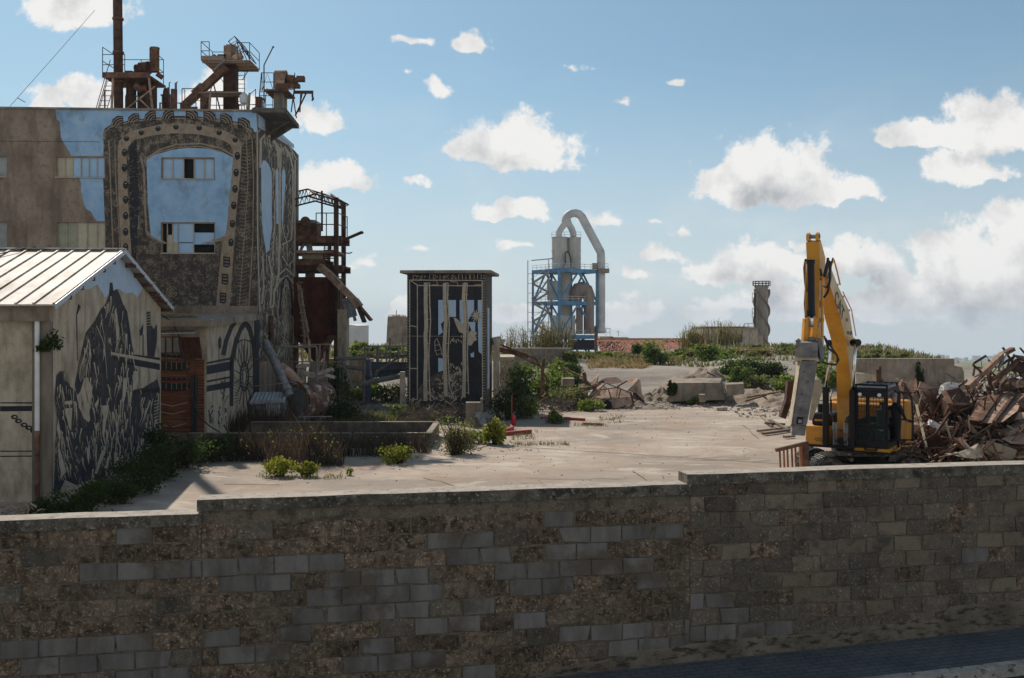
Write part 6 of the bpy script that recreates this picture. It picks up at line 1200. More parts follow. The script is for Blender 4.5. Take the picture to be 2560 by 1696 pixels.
b = MB(); rail(b, [qa(2010, 1112, 160), qa(2040, 1112, 160), qa(2084, 1112, 160)], 1.6, .06); b.tube([qa(2084, 1105, 161), qa(2040, 1105, 161)], .25, 8); b.build('railing', T['duct'], gb)
# tiled roof
tr_ = thing('tiled_roof_shed', 'long low shed whose red tiled roof is partly collapsed', 'shed', V((P(1610, 0, 108).x, 108, 1)))
b = MB(); rnd.seed(77); YR, YE = 110.0, 104.0; zr0, ze0 = P(0, 850, YR).z, P(0, 884, YE).z; X0, X1 = P(1490, 0, YR).x, P(1760, 0, YR).x
nx, ny = 110, 17
for i in range(nx):
    for j in range(ny):
        t0, t1 = j / ny, (j + 1.25) / ny; x = X0 + (X1 - X0) * i / nx; w_ = (X1 - X0) / nx
        px = CX + x / 107 * F; dam = max(0, 1 - abs(px - 1525) / 42) * (1 if .1 < t0 < .8 else 0) + max(0, 1 - abs(px - 1690) / 30) * (1 if .75 < t0 < .95 else 0)
        if rnd.random() < dam * .35: continue
        k = dam * .22; o_ = V((U(-k, k), U(-k, k), U(-k * .4, k))); tl_ = U(-k, k)
        def pp(xx, t, up): return V((xx, YE + (YR - YE) * t, ze0 + (zr0 - ze0) * t + up)) + o_
        b.add([pp(x, t0, .06), pp(x + w_ * .5, t0, .12 + tl_ * .3), pp(x + w_ * .97, t0, .06), pp(x + w_ * .97, t1, .0), pp(x + w_ * .5, t1, .06), pp(x, t1, 0), pp(x, t0, -.0), pp(x + w_ * .97, t0, -.0)], [(0, 1, 4, 5), (1, 2, 3, 4), (6, 7, 2, 1, 0)])
b.tube([V((X0, YR, zr0 + .08)), V((X1, YR, zr0 + .08))], .12, 6); b.build('tiles', T['tile'], tr_)
b = MB(); b.prism([(X0 + .05, YE + .1, ze0 - .05), (X1, YE + .1, ze0 - .05), (X1, YR, zr0 - .06), (X0 + .05, YR, zr0 - .06)], (0, 0, -.05)); b.boxmm((X0 + .3, YE + .5, -3), (X1, YR, ze0 - .2)); b.build('wall', T['rustdark'], tr_)
b = MB(); b.tube([P(1489, 890, 101), P(1489, 815, 101)], .13, 8); b.build('brown_post', T['rust'], label='upright rust brown post in front of the blue tower leg', category='post')
# ================================================================ BANK: blocks, rubble, vegetation
def gz(x, y): return 0.0 if y < 60.5 else max(zt(x, y), 0 if y < 63 else -99)
def hitT(px, py):
    Y = 18.0
    while Y < 235:
        p_ = P(px, py, Y)
        if p_.z <= gz(p_.x, Y): return V((p_.x, Y, gz(p_.x, Y)))
        Y += .15
    p_ = P(px, py, 92); return V((p_.x, 92, gz(p_.x, 92)))
def mound(name, c, rx, ry, h, mat, seed, label, cat, rough=.25, n=36, stuff=None):
    b = MB(); vs = []; c = V(c)
    for j in range(n + 1):
        for i in range(n + 1):
            u, v = i / n * 2 - 1, j / n * 2 - 1; d = math.sqrt(u * u + v * v); x, y = c.x + u * rx, c.y + v * ry
            k = max(0, 1 - d) ; z = h * (k ** .8) * (1 + .5 * fbm(x, y, .9, seed)) + rough * k ** .5 * fbm(x, y, 2.6, seed + 3)
            vs.append((x, y, gz(x, y) - .06 + max(-.02, z)))
    b.add(vs, [(j * (n + 1) + i, j * (n + 1) + i + 1, (j + 1) * (n + 1) + i + 1, (j + 1) * (n + 1) + i) for j in range(n) for i in range(n)])
    return b.build(name, mat, loc=c, smooth=True, label=label, category=cat)
def lumps(name, cells, n, s, mat, label, cat='rubble'):
    b = MB()
    for i in range(n):
        x0, y0, x1, y1 = cells[i % len(cells)]; px, py = U(x0, x1), U(y0, y1); c_ = hitT(px, py); r = s * U(.4, 1.5)
        rot = Matrix.Rotation(U(0, 6), 3, 'Z') @ Matrix.Rotation(U(-.6, .6), 3, 'X')
        k0 = len(b.v); b.box(c_ + V((0, 0, r * .2)), (r * U(.7, 1.5), r * U(.6, 1.2), r * U(.4, .9)), rot)
        for i_ in range(k0, k0 + 8): b.v[i_] = b.v[i_] + V((U(-1, 1), U(-1, 1), U(-1, 1))) * r * .25
    return b.build(name, mat, loc=b.v[0], label=label, category=cat, kind='stuff')
b = MB(); b.hexa([P(1673, 1005, 62.2), P(1812, 1000, 62.2), P(1815, 1000, 65.5), P(1675, 1000, 65.5)], [P(1672, 958, 62.2), P(1800, 957, 62.2), P(1805, 945, 65.5), P(1676, 947, 65.5)]); b.build('concrete_block', T['concrete'], label='long broken concrete block with ivy at its left end', category='block')
b = MB(); b.hexa([P(1817, 990, 61.6), P(1860, 986, 61.6), P(1862, 980, 63), P(1812, 980, 63)], [P(1815, 962, 61.6), P(1859, 960, 61.6), P(1858, 956, 63), P(1812, 957, 63)]); b.build('concrete_block', T['concrete'], label='smaller square concrete block right of the long ivy block', category='block')
b = MB(); b.hexa([P(1748, 1006, 60.6), P(1765, 1006, 60.6), P(1765, 1003, 61.2), P(1748, 1003, 61.2)], [P(1747, 987, 60.6), P(1762, 988, 60.6), P(1762, 985, 61.2), P(1748, 985, 61.2)]); b.build('concrete_chunk', T['concrete'], label='small upright concrete chunk in front of the long ivy block', category='chunk')
b = MB(); b.hexa([P(1792, 1027, 58), P(1819, 1025, 58), P(1819, 1022, 58.4), P(1792, 1024, 58.4)], [P(1792, 1020, 58), P(1818, 1018, 58), P(1818, 1016, 58.4), P(1793, 1018, 58.4)]); b.build('kerb_stone', T['plaster'], label='loose pale kerb stone lying on the yard edge', category='stone')
mound('sand_mound', hitT(1765, 968), 3.2, 3.0, 1.35, T['sand'], 3, 'grey sand mound heaped on the long concrete block', 'mound')
mound('sand_mound', hitT(1880, 1005) + V((0, 1, 0)), 3.8, 2.6, .75, T['sand'], 7, 'low sandy rubble mound in front of the square block', 'mound', .35)
mound('sand_mound', hitT(1965, 1012), 2.8, 2.4, .6, T['sand'], 9, 'sandy rubble mound behind the hydraulic hammer', 'mound', .3)
mound('soil_heap', hitT(1655, 1003) + V((0, .6, 0)), 1.7, 1.5, .8, T['sand'], 12, 'brown soil heap between crushed tank and concrete block', 'mound', .35)
mound('soil_heap', hitT(1560, 1022) + V((1, .3, 0)), 2.6, 1.3, .35, T['sand'], 15, 'dark low soil spill at the crushed tank foot', 'mound', .3)
mound('sand_mound', hitT(1880, 982) + V((0, .5, 0)), .9, .8, .7, T['sand'], 19, 'small pointed sand cone right of the square block', 'mound', .15)
rnd.seed(51)
lumps('gravel', [(1640, 995, 1760, 1020), (1760, 1000, 1990, 1030), (1620, 1010, 1700, 1025), (1700, 945, 1815, 958), (1840, 1015, 2000, 1045)], 900, .085, T['chip'], 'scattered rubble lumps along the foot of the bank')
lumps('gravel', [(1180, 1085, 1330, 1130), (820, 985, 1010, 1020), (1340, 1030, 1400, 1045), (2050, 1120, 2300, 1180)], 300, .045, T['chip'], 'small stones scattered on the yard concrete')
lumps('grit', [(1250, 1040, 2000, 1090), (1100, 1090, 1980, 1150), (700, 1150, 1700, 1215), (1500, 1030, 1900, 1060)], 420, .03, T['chip'], 'fine grit and crumbs strewn across the yard concrete')
b = MB(); b.boxmm(lat(2140, 60, -.1), (lat(2386, 60, 0).x, 60.7, P(0, 897, 60).z)); x1 = lat(2386, 60, 0).x + .002
b.prism([(x1, 60, -.1), lat(2455, 60, -.1), P(2446, 985, 60), P(2438, 960, 60), P(2420, 952, 60), P(2411, 952, 60), P(2410, 930, 60), P(2405, 919, 60), P(2389, 915, 60), (x1, 60, P(0, 914, 60).z)], (0, .7, 0))
b.boxmm(lat(2295, 59.95, -.1), lat(2297, 60, P(0, 899, 60).z)); b.build('ruined_wall', T['concrete'], label='long grey concrete wall with a stepped broken right end', category='wall')
b = MB(); b.prism([lat(2140, 55, -.1), lat(2210, 55, -.1), P(2206, 945, 55), P(2190, 938, 55), P(2165, 934, 55), P(2140, 933, 55)], (0, .6, 0)); b.build('broken_wall', T['plaster'], label='low pale broken wall stub behind the excavator cab', category='wall')
b = MB(); rnd.seed(61); foliage(b, P(2300, 950, 59.9), .22, .06, 1.0, 260, .16, 6); b.build('wall_ivy', T['L_dark'], label='narrow streak of ivy climbing the grey ruined wall', category='ivy')
b = MB(); foliage(b, P(1682, 970, 62.1), .35, .12, .55, 400, .12, 6); b.build('wall_ivy', T['L_dark'], label='clump of ivy over the left end of the long concrete block', category='ivy')
def steelbars(name, segs, mat, label, cat='beam', w=.12, n=None):
    b = MB()
    for x0, y0, Y0, x1, y1, Y1 in segs: b.bar(P(x0, y0, Y0), P(x1, y1, Y1), w, w * .7)
    return b.build(name, T[mat], label=label, category=cat)
steelbars('steel_strip', [(1868, 994, 58, 1955, 979, 58.6)], 'rust', 'upper of two long rusty strips lying on the rubble'); steelbars('steel_strip', [(1864, 1003, 57.6, 1915, 988, 58.2), (1905, 988, 58, 1918, 999, 58)], 'rust', 'lower shorter rusty strip lying on the rubble')
steelbars('steel_strip', [(1768, 932, 63.5, 1791, 941, 63.2)], 'rust', 'short rusty bar lying on top of the grey sand mound'); steelbars('rust_plank', [(1974, 953, 34, 1970, 1000, 34), (1970, 1000, 34, 1955, 1045, 34)], 'rustdark', 'dark corroded plank standing behind the hydraulic hammer', 'plank', .28)
for i, (x0, y0, x1, y1, lb) in enumerate(((1895, 1083, 1985, 1072, 'long weathered timber lying below the hydraulic hammer'), (1908, 1090, 1972, 1081, 'dark timber nearest the wall below the hammer'), (1906, 1058, 1940, 1075, 'crooked dry branch on the timber pile'), (1915, 1074, 1960, 1066, 'short pale timber across the timber pile'), (1960, 1098, 1985, 1096, 'small dark stick left of the yellow machine'), (1925, 1066, 1970, 1080, 'curved pale timber beside the crooked branch'))):
    b = MB(); a_, c_ = G(x0, y0), G(x1, y1); b.bar(a_ + V((0, 0, .1 if i in (0, 1, 4) else .3)), c_ + V((0, 0, .1)), .16, .1); b.build('timber', T['wood' if i % 2 == 0 else 'bark'], label=lb, category='timber', group='timbers below the hammer')
# crushed tank heap
def qd(x, y, Y): return P(1230 + x / 5.773, 840 + y / 5.773, Y)
tk = thing('crushed_tank', 'crushed rusty tank shell lying collapsed at the foot of the bank', 'tank', qd(1780, 1045, 59.5))
def sheet(mb, pts, th=.03): # pts: list of rows of points, thickened bent sheet
    r, c_ = len(pts), len(pts[0]); fl_ = [p_ for row in pts for p_ in row]; n = len(fl_); bk = [p_ + V((0, th, -th * .3)) for p_ in fl_]
    f = [(i * c_ + j, i * c_ + j + 1, (i + 1) * c_ + j + 1, (i + 1) * c_ + j) for i in range(r - 1) for j in range(c_ - 1)]
    g_ = [tuple(n + k for k in q_[::-1]) for q_ in f]; e = []
    for i in range(r - 1): e += [(i * c_, (i + 1) * c_, n + (i + 1) * c_, n + i * c_), (i * c_ + c_ - 1, n + i * c_ + c_ - 1, n + (i + 1) * c_ + c_ - 1, (i + 1) * c_ + c_ - 1)]
    for j in range(c_ - 1): e += [(j, n + j, n + j + 1, j + 1), ((r - 1) * c_ + j, (r - 1) * c_ + j + 1, n + (r - 1) * c_ + j + 1, n + (r - 1) * c_ + j)]
    mb.add(fl_ + bk, f + g_ + e)
b = MB(); sheet(b, [[qd(1310, 985, 59.6), qd(1430, 1000, 59.2), qd(1560, 1050, 59), qd(1780, 1045, 58.9), qd(2040, 985, 59.3), qd(2060, 960, 59.6)], [qd(1400, 860, 60.2), qd(1500, 870, 59.8), qd(1620, 890, 59.5), qd(1790, 890, 59.4), qd(1960, 880, 59.7), qd(2030, 880, 60)], [qd(1550, 650, 61.2), qd(1600, 700, 60.6), qd(1680, 770, 60.3), qd(1800, 735, 60.4), qd(1920, 790, 60.5), qd(2000, 830, 60.8)]]); b.build('front_shell', T['rustpale'], tk)
b = MB()
for a_, c_ in (((1310, 975), (1640, 690)), ((1560, 780), (1840, 740)), ((1660, 690), (2010, 825)), ((1680, 770), (1760, 1030)), ((1860, 760), (1800, 1020)), ((1420, 960), (1560, 800)), ((1470, 900), (2040, 960)), ((1400, 985), (1500, 840))): b.bar(qd(*a_, 59.0), qd(*c_, 59.8), .05)
b.build('shell_ribs', T['rustdark'], tk)
b = MB(); sheet(b, [[qd(1540, 670, 61.0), qd(1700, 700, 60.7), qd(1890, 670, 61)], [qd(1600, 620, 61.6), qd(1720, 640, 61.5), qd(1860, 640, 61.6)], [qd(1660, 600, 62.4), qd(1790, 598, 62.4), qd(1840, 612, 62.4)]]); b.build('buckled_top', T['rustdark'], tk)
b = MB(); sheet(b, [[qd(1920, 640, 61), qd(2010, 690, 60.6), qd(2100, 640, 60.6)], [qd(1990, 598, 61.6), qd(2060, 610, 61.6), qd(2135, 605, 61.6)]]); sheet(b, [[qd(1950, 790, 60.4), qd(2080, 830, 60.2), qd(2200, 940, 60)], [qd(2090, 660, 60.8), qd(2130, 700, 60.8), qd(2160, 800, 60.6)], [qd(2110, 620, 61), qd(2140, 640, 61), qd(2150, 720, 60.9)]]); b.build('torn_flap', T['rustpale'], tk)
b = MB(); sheet(b, [[qd(2030, 900, 59.9), qd(2110, 960, 59.7), qd(2210, 985, 60)], [qd(2030, 800, 60.5), qd(2120, 830, 60.5), qd(2190, 880, 60.6)]]); b.bar(qd(2000, 820, 59.8), qd(2040, 970, 59.3), .1); b.bar(qd(1810, 730, 60), qd(1950, 650, 60.4), .08); b.build('inner_plate', T['rustdark'], tk)
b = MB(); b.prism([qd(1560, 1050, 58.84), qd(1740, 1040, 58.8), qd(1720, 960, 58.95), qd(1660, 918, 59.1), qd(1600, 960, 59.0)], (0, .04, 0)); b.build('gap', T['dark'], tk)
steelbars('bent_beam', [(1230 + 1040 / 5.773, 840 + 470 / 5.773, 62.5, 1230 + 1330 / 5.773, 840 + 605 / 5.773, 61.5), (1230 + 1035 / 5.773, 840 + 480 / 5.773, 62.4, 1230 + 1040 / 5.773, 840 + 600 / 5.773, 62.2)], 'rust', 'long bent rusty beam sticking up left of the crushed tank')
b = MB(); b.tube([qd(1320, 530, 61.5), qd(1335, 560, 61.5), qd(1345, 650, 61.3), qd(1430, 740, 61), qd(1500, 715, 60.8)], .13, 7); b.build('bent_pipe', T['rust'], label='hooked rusty pipe rising beside the crushed tank', category='pipe')
b = MB(); sheet(b, [[qd(1400, 690, 61), qd(1480, 700, 60.8), qd(1530, 680, 60.8)], [qd(1480, 620, 61.4), qd(1510, 600, 61.2), qd(1540, 560, 61.2)], [qd(1520, 510, 61.8), qd(1530, 505, 61.8), qd(1537, 500, 61.8)]]); b.build('curled_sheet', T['rustpale'], label='pale curled sheet horn rising left of the crushed tank', category='sheet')
b = MB(); sheet(b, [[qd(1230, 760, 61), qd(1330, 770, 60.6), qd(1470, 760, 60.5)], [qd(1270, 650, 61.6), qd(1360, 640, 61.4), qd(1420, 690, 61.3)]]); b.bar(qd(1200, 790, 60.6), qd(1500, 740, 60.4), .22); b.build('crumpled_sheet', T['rust'], label='crumpled brown sheet half under the bent pipe', category='sheet')
b = MB(); rnd.seed(66)
for i in range(14): c_ = qd(U(1190, 1380), U(850, 975), 60); b.box(c_, (U(.2, .7), U(.2, .5), U(.15, .4)), Matrix.Rotation(U(-.5, .5), 3, 'Y'))
b.build('rubble_blocks', T['scrap'], label='jumble of rubble chunks at the left foot of the crushed tank', category='rubble', kind='stuff')
# fire extinguisher, red pipes
ex = thing('fire_extinguisher', 'red fire extinguisher standing on the yard beside a thin red post', 'extinguisher', G(1284, 1064)); g0 = ORG[ex.name]
b = MB(); b.lathe(g0, [(.1, 0), (.11, .02), (.11, .44), (.08, .5), (.03, .54)], 16); b.build('body', T['redgloss'], ex, smooth='auto')
b = MB(); b.lathe(g0, [(.03, .54), (.03, .62)], 10); b.bar(g0 + V((-.03, 0, .61)), g0 + V((.12, 0, .67)), .03, .03); b.build('valve', T['steel'], ex); b = MB(); b.tube([g0 + V((.03, 0, .6)), g0 + V((.14, -.03, .54)), g0 + V((.14, -.05, .25))], .015, 6); b.build('hose', T['rubber'], ex)
g1 = G(1279.5, 1062); b = MB(); b.tube([g1, P(1279.5, 990, g1.y)], .03, 8); b.build('red_post', T['red'], label='thin upright rusty red post beside the fire extinguisher', category='post')
for i, (x0, y0, x1, y1, w_, lb) in enumerate(((1256, 1090, 1327, 1084, .18, 'straight red kerb pipe nearest the basin'), (1250, 1086, 1281, 1074, .16, 'slanting red pipe left of the extinguisher'), (1411, 1050, 1462, 1053, .14, 'red pipe lying furthest right on the yard'), (1352, 1047, 1405, 1044, .1, 'thin red pipe among weeds at the bank foot'), (1368, 1057, 1405, 1054, .1, 'thin red pipe behind the small shrub'), (1458, 1062, 1505, 1064, .1, 'short low red pipe with weeds right of centre'), (1276, 1066, 1281, 1073, .1, 'tiny red pipe end under the extinguisher'))):
    b = MB(); a_, c_ = G(x0, y0), G(x1, y1); b.bar(a_ + V((0, 0, w_ / 2)), c_ + V((0, 0, w_ / 2)), w_, w_); b.build('red_pipe', T['red'], label=lb, category='pipe')
b = MB(); a_ = G(1187, 1066); bx = lat(1186, a_.y, 0); b.boxmm((bx.x - .42, a_.y - .3, -.05), (bx.x + .3, a_.y + .4, P(0, 1006, a_.y).z)); b.boxmm((bx.x + .3, a_.y - .1, -.05), (bx.x + .42, a_.y + .3, P(0, 996, a_.y).z)); b.build('block_pier', T['concrete'], label='stubby broken block pier at the right end of the basin', category='pier')
b = MB(); c_ = P(1208, 1050, a_.y - .3); b.bar(P(1195, 1030, a_.y - .4), P(1212, 1064, a_.y - .7), .5, .05); b.build('leaning_board', T['steel'], label='grey board leaning on the broken block pier', category='board')
# ---- joint lines and floor cracks
b = MB(); rnd.seed(23)
for pts in ([(1230, 1112), (1400, 1124), (1600, 1136), (1900, 1156), (1960, 1160)], [(1120, 1143), (1230, 1111)], [(560, 1210), (700, 1212)]):
    for (x0, y0), (x1, y1) in zip(pts, pts[1:]):
        a_, c_ = G(x0, y0, .016), G(x1, y1, .016); d = (c_ - a_).normalized(); nn = V((-d.y, d.x, 0)) * .03; b.poly([a_ - nn, c_ - nn, c_ + nn, a_ + nn])
for i in range(16):
    x, y = U(700, 1900), U(1060, 1210); a = U(-.3, .3) + (1.2 if i % 5 == 0 else 0)
    for k in range(int(U(4, 9))):
        x1, y1 = x + math.cos(a) * U(20, 45), y + math.sin(a) * U(2, 9) + U(-2.5, 2.5); a_, c_ = G(x, y, .015), G(x1, y1, .015); d = (c_ - a_).normalized(); nn = V((-d.y, d.x, 0)) * U(.008, .022); b.poly([a_ - nn, c_ - nn, c_ + nn, a_ + nn]); x, y = x1, y1
b.build('floor_joint', T['concdark'], loc=(0, 40, 0), kind='structure')
# ---- vegetation
def veg(label, px, py, wpx, hpx, mat, n=380, cat='shrub', group=None, name='shrub', k=9, leafpx=5.0, depth=.8, extra=None, stems=10):
    c_ = hitT(px, py); s_ = c_.y / F
    return shrub(name, label, cat, c_, wpx * s_, hpx * s_, mat, n, leafpx * s_, group, k, depth=depth, extra=extra, stems=stems)
rnd.seed(101)
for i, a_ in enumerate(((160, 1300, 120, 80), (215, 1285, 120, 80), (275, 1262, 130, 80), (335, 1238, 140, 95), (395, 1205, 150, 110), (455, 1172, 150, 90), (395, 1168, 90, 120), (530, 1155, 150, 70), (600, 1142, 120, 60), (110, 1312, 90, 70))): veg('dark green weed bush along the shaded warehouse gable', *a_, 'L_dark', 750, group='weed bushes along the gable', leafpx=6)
def drybush(label, px, py, wpx, hpx, n, green=0):
    c_ = hitT(px, py); s_ = c_.y / F; t = thing('dry_bush', label, 'shrub', c_); w_, h_ = wpx * s_ * .5, hpx * s_
    b = MB()
    for i in range(n):
        x = U(-1, 1); blades(b, c_ + V((x * w_, U(-.6, .6) * w_ * .6, 0)), 1, .05, h_ * max(.15, 1.0 - .6 * x * x + .7 * nz(c_.x + x * w_, 3, 2.6, 4)), .009, .5)
        if i % 3 == 0: k_ = c_ + V((x * w_, U(-.5, .5) * w_ * .6, U(.2, .8) * h_)); b.tube([k_, k_ + V((U(-.2, .2), 0, U(.1, .3)))], [.009, .004], 3, False)
    b.build('stems', T['L_brown'], t)
    if green:
        b = MB()
        for i in range(green): leaf(b, c_ + V((U(-.9, .9) * w_, U(-.6, .3) * w_, U(.1, .75) * h_)), .11)
        b.build('young_leaves', T['L_bright'], t, kind='stuff')
drybush('brownish withered bush hiding the middle of the basin wall', 765, 1163, 190, 125, 800, 110); drybush('low brown withered bush at the left end of the basin wall', 640, 1152, 150, 80, 520, 30); drybush('thin withered brush against the basin wall centre', 900, 1140, 170, 75, 600, 20); drybush('withered brush against the right half of the basin wall', 1020, 1132, 120, 60, 420, 30)
veg('yellow green bush on the sunlit edge, leftmost of the pair', 700, 1192, 84, 60, 'L_lime', 360, stems=26, leafpx=6.5); veg('small upright yellow green bush, right of its twin', 772, 1194, 56, 44, 'L_lime', 240, stems=22, leafpx=6.5)
veg('yellow green spreading bush with reddish base before the basin', 995, 1160, 105, 52, 'L_lime', 330, stems=30, leafpx=6); veg('tiny green sprout alone on the open concrete', 874, 1190, 16, 24, 'L_bright', 36, stems=3)
veg('tall olive bush wrapped round the right end of the basin', 1140, 1138, 110, 96, 'L_olive', 800, stems=40, extra=('L_bright', 160, .1)); veg('bright yellow feathery plant standing right of the broken pier', 1238, 1112, 62, 72, 'L_lime', 420, stems=40, leafpx=6.5); veg('low bright green clump beside the feathery plant', 1200, 1108, 60, 36, 'L_bright', 260)
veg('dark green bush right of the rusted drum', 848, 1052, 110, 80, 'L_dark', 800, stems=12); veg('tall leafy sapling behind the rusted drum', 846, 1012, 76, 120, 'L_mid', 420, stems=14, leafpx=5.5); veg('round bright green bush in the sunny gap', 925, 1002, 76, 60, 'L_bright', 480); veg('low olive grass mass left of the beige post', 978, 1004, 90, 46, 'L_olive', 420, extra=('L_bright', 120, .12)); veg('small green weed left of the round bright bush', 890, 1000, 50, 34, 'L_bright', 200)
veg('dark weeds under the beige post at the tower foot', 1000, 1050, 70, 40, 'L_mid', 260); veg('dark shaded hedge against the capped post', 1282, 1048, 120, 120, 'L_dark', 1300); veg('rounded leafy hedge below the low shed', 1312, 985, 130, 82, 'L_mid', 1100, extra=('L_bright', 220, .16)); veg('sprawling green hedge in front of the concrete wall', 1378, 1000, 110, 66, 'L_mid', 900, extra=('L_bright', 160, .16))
veg('bright green shrub lit by the sun near the red post', 1316, 1046, 62, 66, 'L_bright', 560); veg('olive scrub between hedge and crushed tank', 1425, 1022, 120, 60, 'L_olive', 800, extra=('L_mid', 120, .14)); veg('bright weed clump left of the crushed tank foot', 1478, 1028, 62, 34, 'L_bright', 380); veg('small dark shrub growing from the red marked edge', 1388, 1060, 46, 40, 'L_mid', 300)
veg('cluster of yellow flowers among the scrub', 1429, 990, 26, 18, 'L_bright', 60, extra=('flower', 110, .16), cat='flowers', name='flower_clump')
for px, py, w_, h_, m_ in ((1423, 912, 40, 36, 'L_mid'), (1400, 945, 56, 52, 'L_bright'), (1382, 960, 40, 40, 'L_bright'), (1432, 945, 40, 40, 'L_mid'), (1416, 965, 50, 40, 'L_bright'), (1440, 968, 40, 30, 'L_mid')): veg('grassy green shrub on the steep left end of the bank', px, py, w_, h_, m_, 420, group='shrubs on the steep bank end')
veg('big rounded green bush on the bank crest left of centre', 1637, 912, 66, 60, 'L_mid', 900, extra=('L_bright', 160, .2)); veg('dark small bush on the crest below the tiled roof', 1600, 892, 44, 34, 'L_dark', 420); veg('green bush on the crest below the reeds', 1762, 902, 80, 42, 'L_mid', 620, extra=('L_bright', 120, .2)); veg('long dark hedge of shrubs across the slope', 1850, 945, 140, 56, 'L_dark', 1200, extra=('L_mid', 350, .2)); veg('dark end bush of the slope hedge', 1935, 945, 70, 40, 'L_dark', 620); veg('loose green bush climbing beside the square block', 1855, 972, 80, 70, 'L_mid', 700); veg('pale green bush on the lower slope right of the square block', 1900, 982, 80, 44, 'L_olive', 520, extra=('L_bright', 100, .2)); veg('bright green bush lower right behind the hammer', 1965, 985, 80, 52, 'L_bright', 620); veg('bright bush directly behind the excavator boom', 2075, 965, 90, 70, 'L_bright', 800); veg('mid green bush at the boom left edge', 2050, 930, 60, 50, 'L_mid', 500); veg('grassy sprout in front of the long ivy block', 1738, 1012, 40, 26, 'L_bright', 200)
rnd.seed(131)
for i in range(46):
    px = 1440 + i * 15.5 + U(-10, 10); m_ = ('L_mid', 'L_bright', 'L_olive', 'L_olive', 'L_dry')[int(U(0, 5))]
    py = 886 + U(-8, 12)
    if px > 2130: py = 893
    c_ = V((P(px, 0, 89).x, 87 + U(-4, 5), 0)); c_.z = gz(c_.x, c_.y); s_ = c_.y / F
    shrub('low_shrub', 'low scrub plant on the grassy bank crest', 'shrub', c_, U(26, 60) * s_, U(8, 18) * s_, m_, 260, 5 * s_, 'scrub along the bank crest', 7, stems=6)
for i in range(12):
    c_ = V((P(2150 + i * 13, 0, 62).x, 62.5 + U(-.6, 1.5), 0)); c_.z = 2.75; s_ = c_.y / F
    shrub('low_shrub', 'scrub plant above the long grey ruined wall', 'shrub', c_, U(20, 44) * s_, U(8, 22) * s_, ('L_mid', 'L_olive', 'L_bright')[i % 3], 200, 5 * s_, 'scrub above the ruined wall', 6, stems=5)
for i in range(14):
    c_ = V((P(868 + i * 12, 0, 88).x, 84 + U(-3, 6), 0)); c_.z = gz(c_.x, c_.y); s_ = c_.y / F
    shrub('low_shrub', 'scrub plant on the bank left of the dark tower', 'shrub', c_, U(30, 60) * s_, U(16, 38 if i < 3 else 24) * s_, ('L_olive', 'L_mid', 'L_bright')[i % 3], 300, 5 * s_, 'scrub left of the dark tower', 7, stems=8)
b = MB(); rnd.seed(141)
for i in range(7000):
    y = U(79, 97); x = U(-24, 36); 
    if fbm(x, y, .25, 8) < -.25 and y < 84: continue
    blades(b, (x, y, gz(x, y) - .02), 2, .25, U(.2, .6), .055, .5)
b.build('grass', T['L_olive'], loc=(0, 88, 2), kind='stuff', label='rough green grass along the bank crest', category='grass')
b = MB()
for i in range(1500):
    px, py = U(1470, 1620), U(888, 922); c_ = hitT(px, py); blades(b, c_, 3, .25, U(.12, .4), .03, .6)
b.build('dry_grass', T['L_dry'], loc=b.v[0], kind='stuff', label='patch of dry straw grass below the tiled roof', category='grass')
b = MB()
for i in range(900): 
    px, py = U(560, 740), U(1085, 1092) ; Y = U(45.6, 49.5); x = lat(px, Y, 0).x
    blades(b, (x, Y, 0), 2, .2, U(.5, 1.5), .014, .2)
b.build('dry_grass', T['L_brown'], loc=b.v[0], kind='stuff', label='tall dry brown grass inside the basin by the mural', category='grass')
b = MB()
for i in range(1500): px, py = U(760, 1100), U(1040, 1056); c_ = G(px, py); blades(b, c_, 2, .3, U(.1, .45), .02, .4)
for i in range(500): px, py = U(820, 1010), U(985, 1030); c_ = G(px, py); blades(b, c_, 2, .3, U(.05, .25), .02, .4)
b.build('grass', T['L_olive'], loc=b.v[0], kind='stuff', label='weedy grass behind the basin', category='grass')
b = MB()
for i in range(420):
    q_ = rnd.choice(((1280, 1100, 1340, 1080), (1440, 1062, 1520, 1068), (1360, 1048, 1420, 1058), (1290, 1110, 1420, 1116), (905, 1120, 1040, 1150), (1500, 1040, 1560, 1060), (640, 1190, 860, 1200)))
    c_ = G(U(q_[0], q_[2]), U(min(q_[1], q_[3]), max(q_[1], q_[3]))); blades(b, c_, 3, .16, U(.06, .22), .014, .5)
b.build('grass', T['L_olive'], loc=b.v[0], kind='stuff', label='sparse weeds in the cracks of the yard concrete', category='grass')
# reeds
def reeds(label, px, wpx, Y, top, n, seed):
    rnd.seed(seed); c_ = V((P(px, 0, Y).x, Y, 0)); c_.z = gz(c_.x, Y); hh = (P(0, top, Y).z - c_.z) * 1.18; t = thing('reed_clump', label, 'reeds', c_, 'reed clumps on the bank')
    b = MB(); s = MB(); w_ = wpx / F * Y / 2
    for i in range(n):
        r_ = U(-1, 1); x = c_.x + r_ * w_ * .95; y = Y + U(-1.2, 1.2); h_ = hh * U(.35, 1.12) * (1 - .3 * abs(r_)); z = gz(x, y); d = V((r_ * .16 + U(-.16, .16), U(-.1, .1), 0)) * h_
        s.tube([(x, y, z), V((x, y, z + h_ * .6)) + d * .4, V((x, y, z + h_)) + d], [.03, .022, .01], 3, False)
        for k in range(7):
            f_ = U(.3, 1); p_ = V((x, y, z + h_ * f_)) + d * f_ * f_; e = p_ + V((U(-1, 1), U(-.6, .6), U(.2, 1))) * .45; sd_ = V((.022, 0, .012)); b.add([p_ - sd_, p_ + sd_, e], [(0, 1, 2)])
    s.build('stalks', T['L_reed'], t); b.build('leaves', T['L_reed'], t)
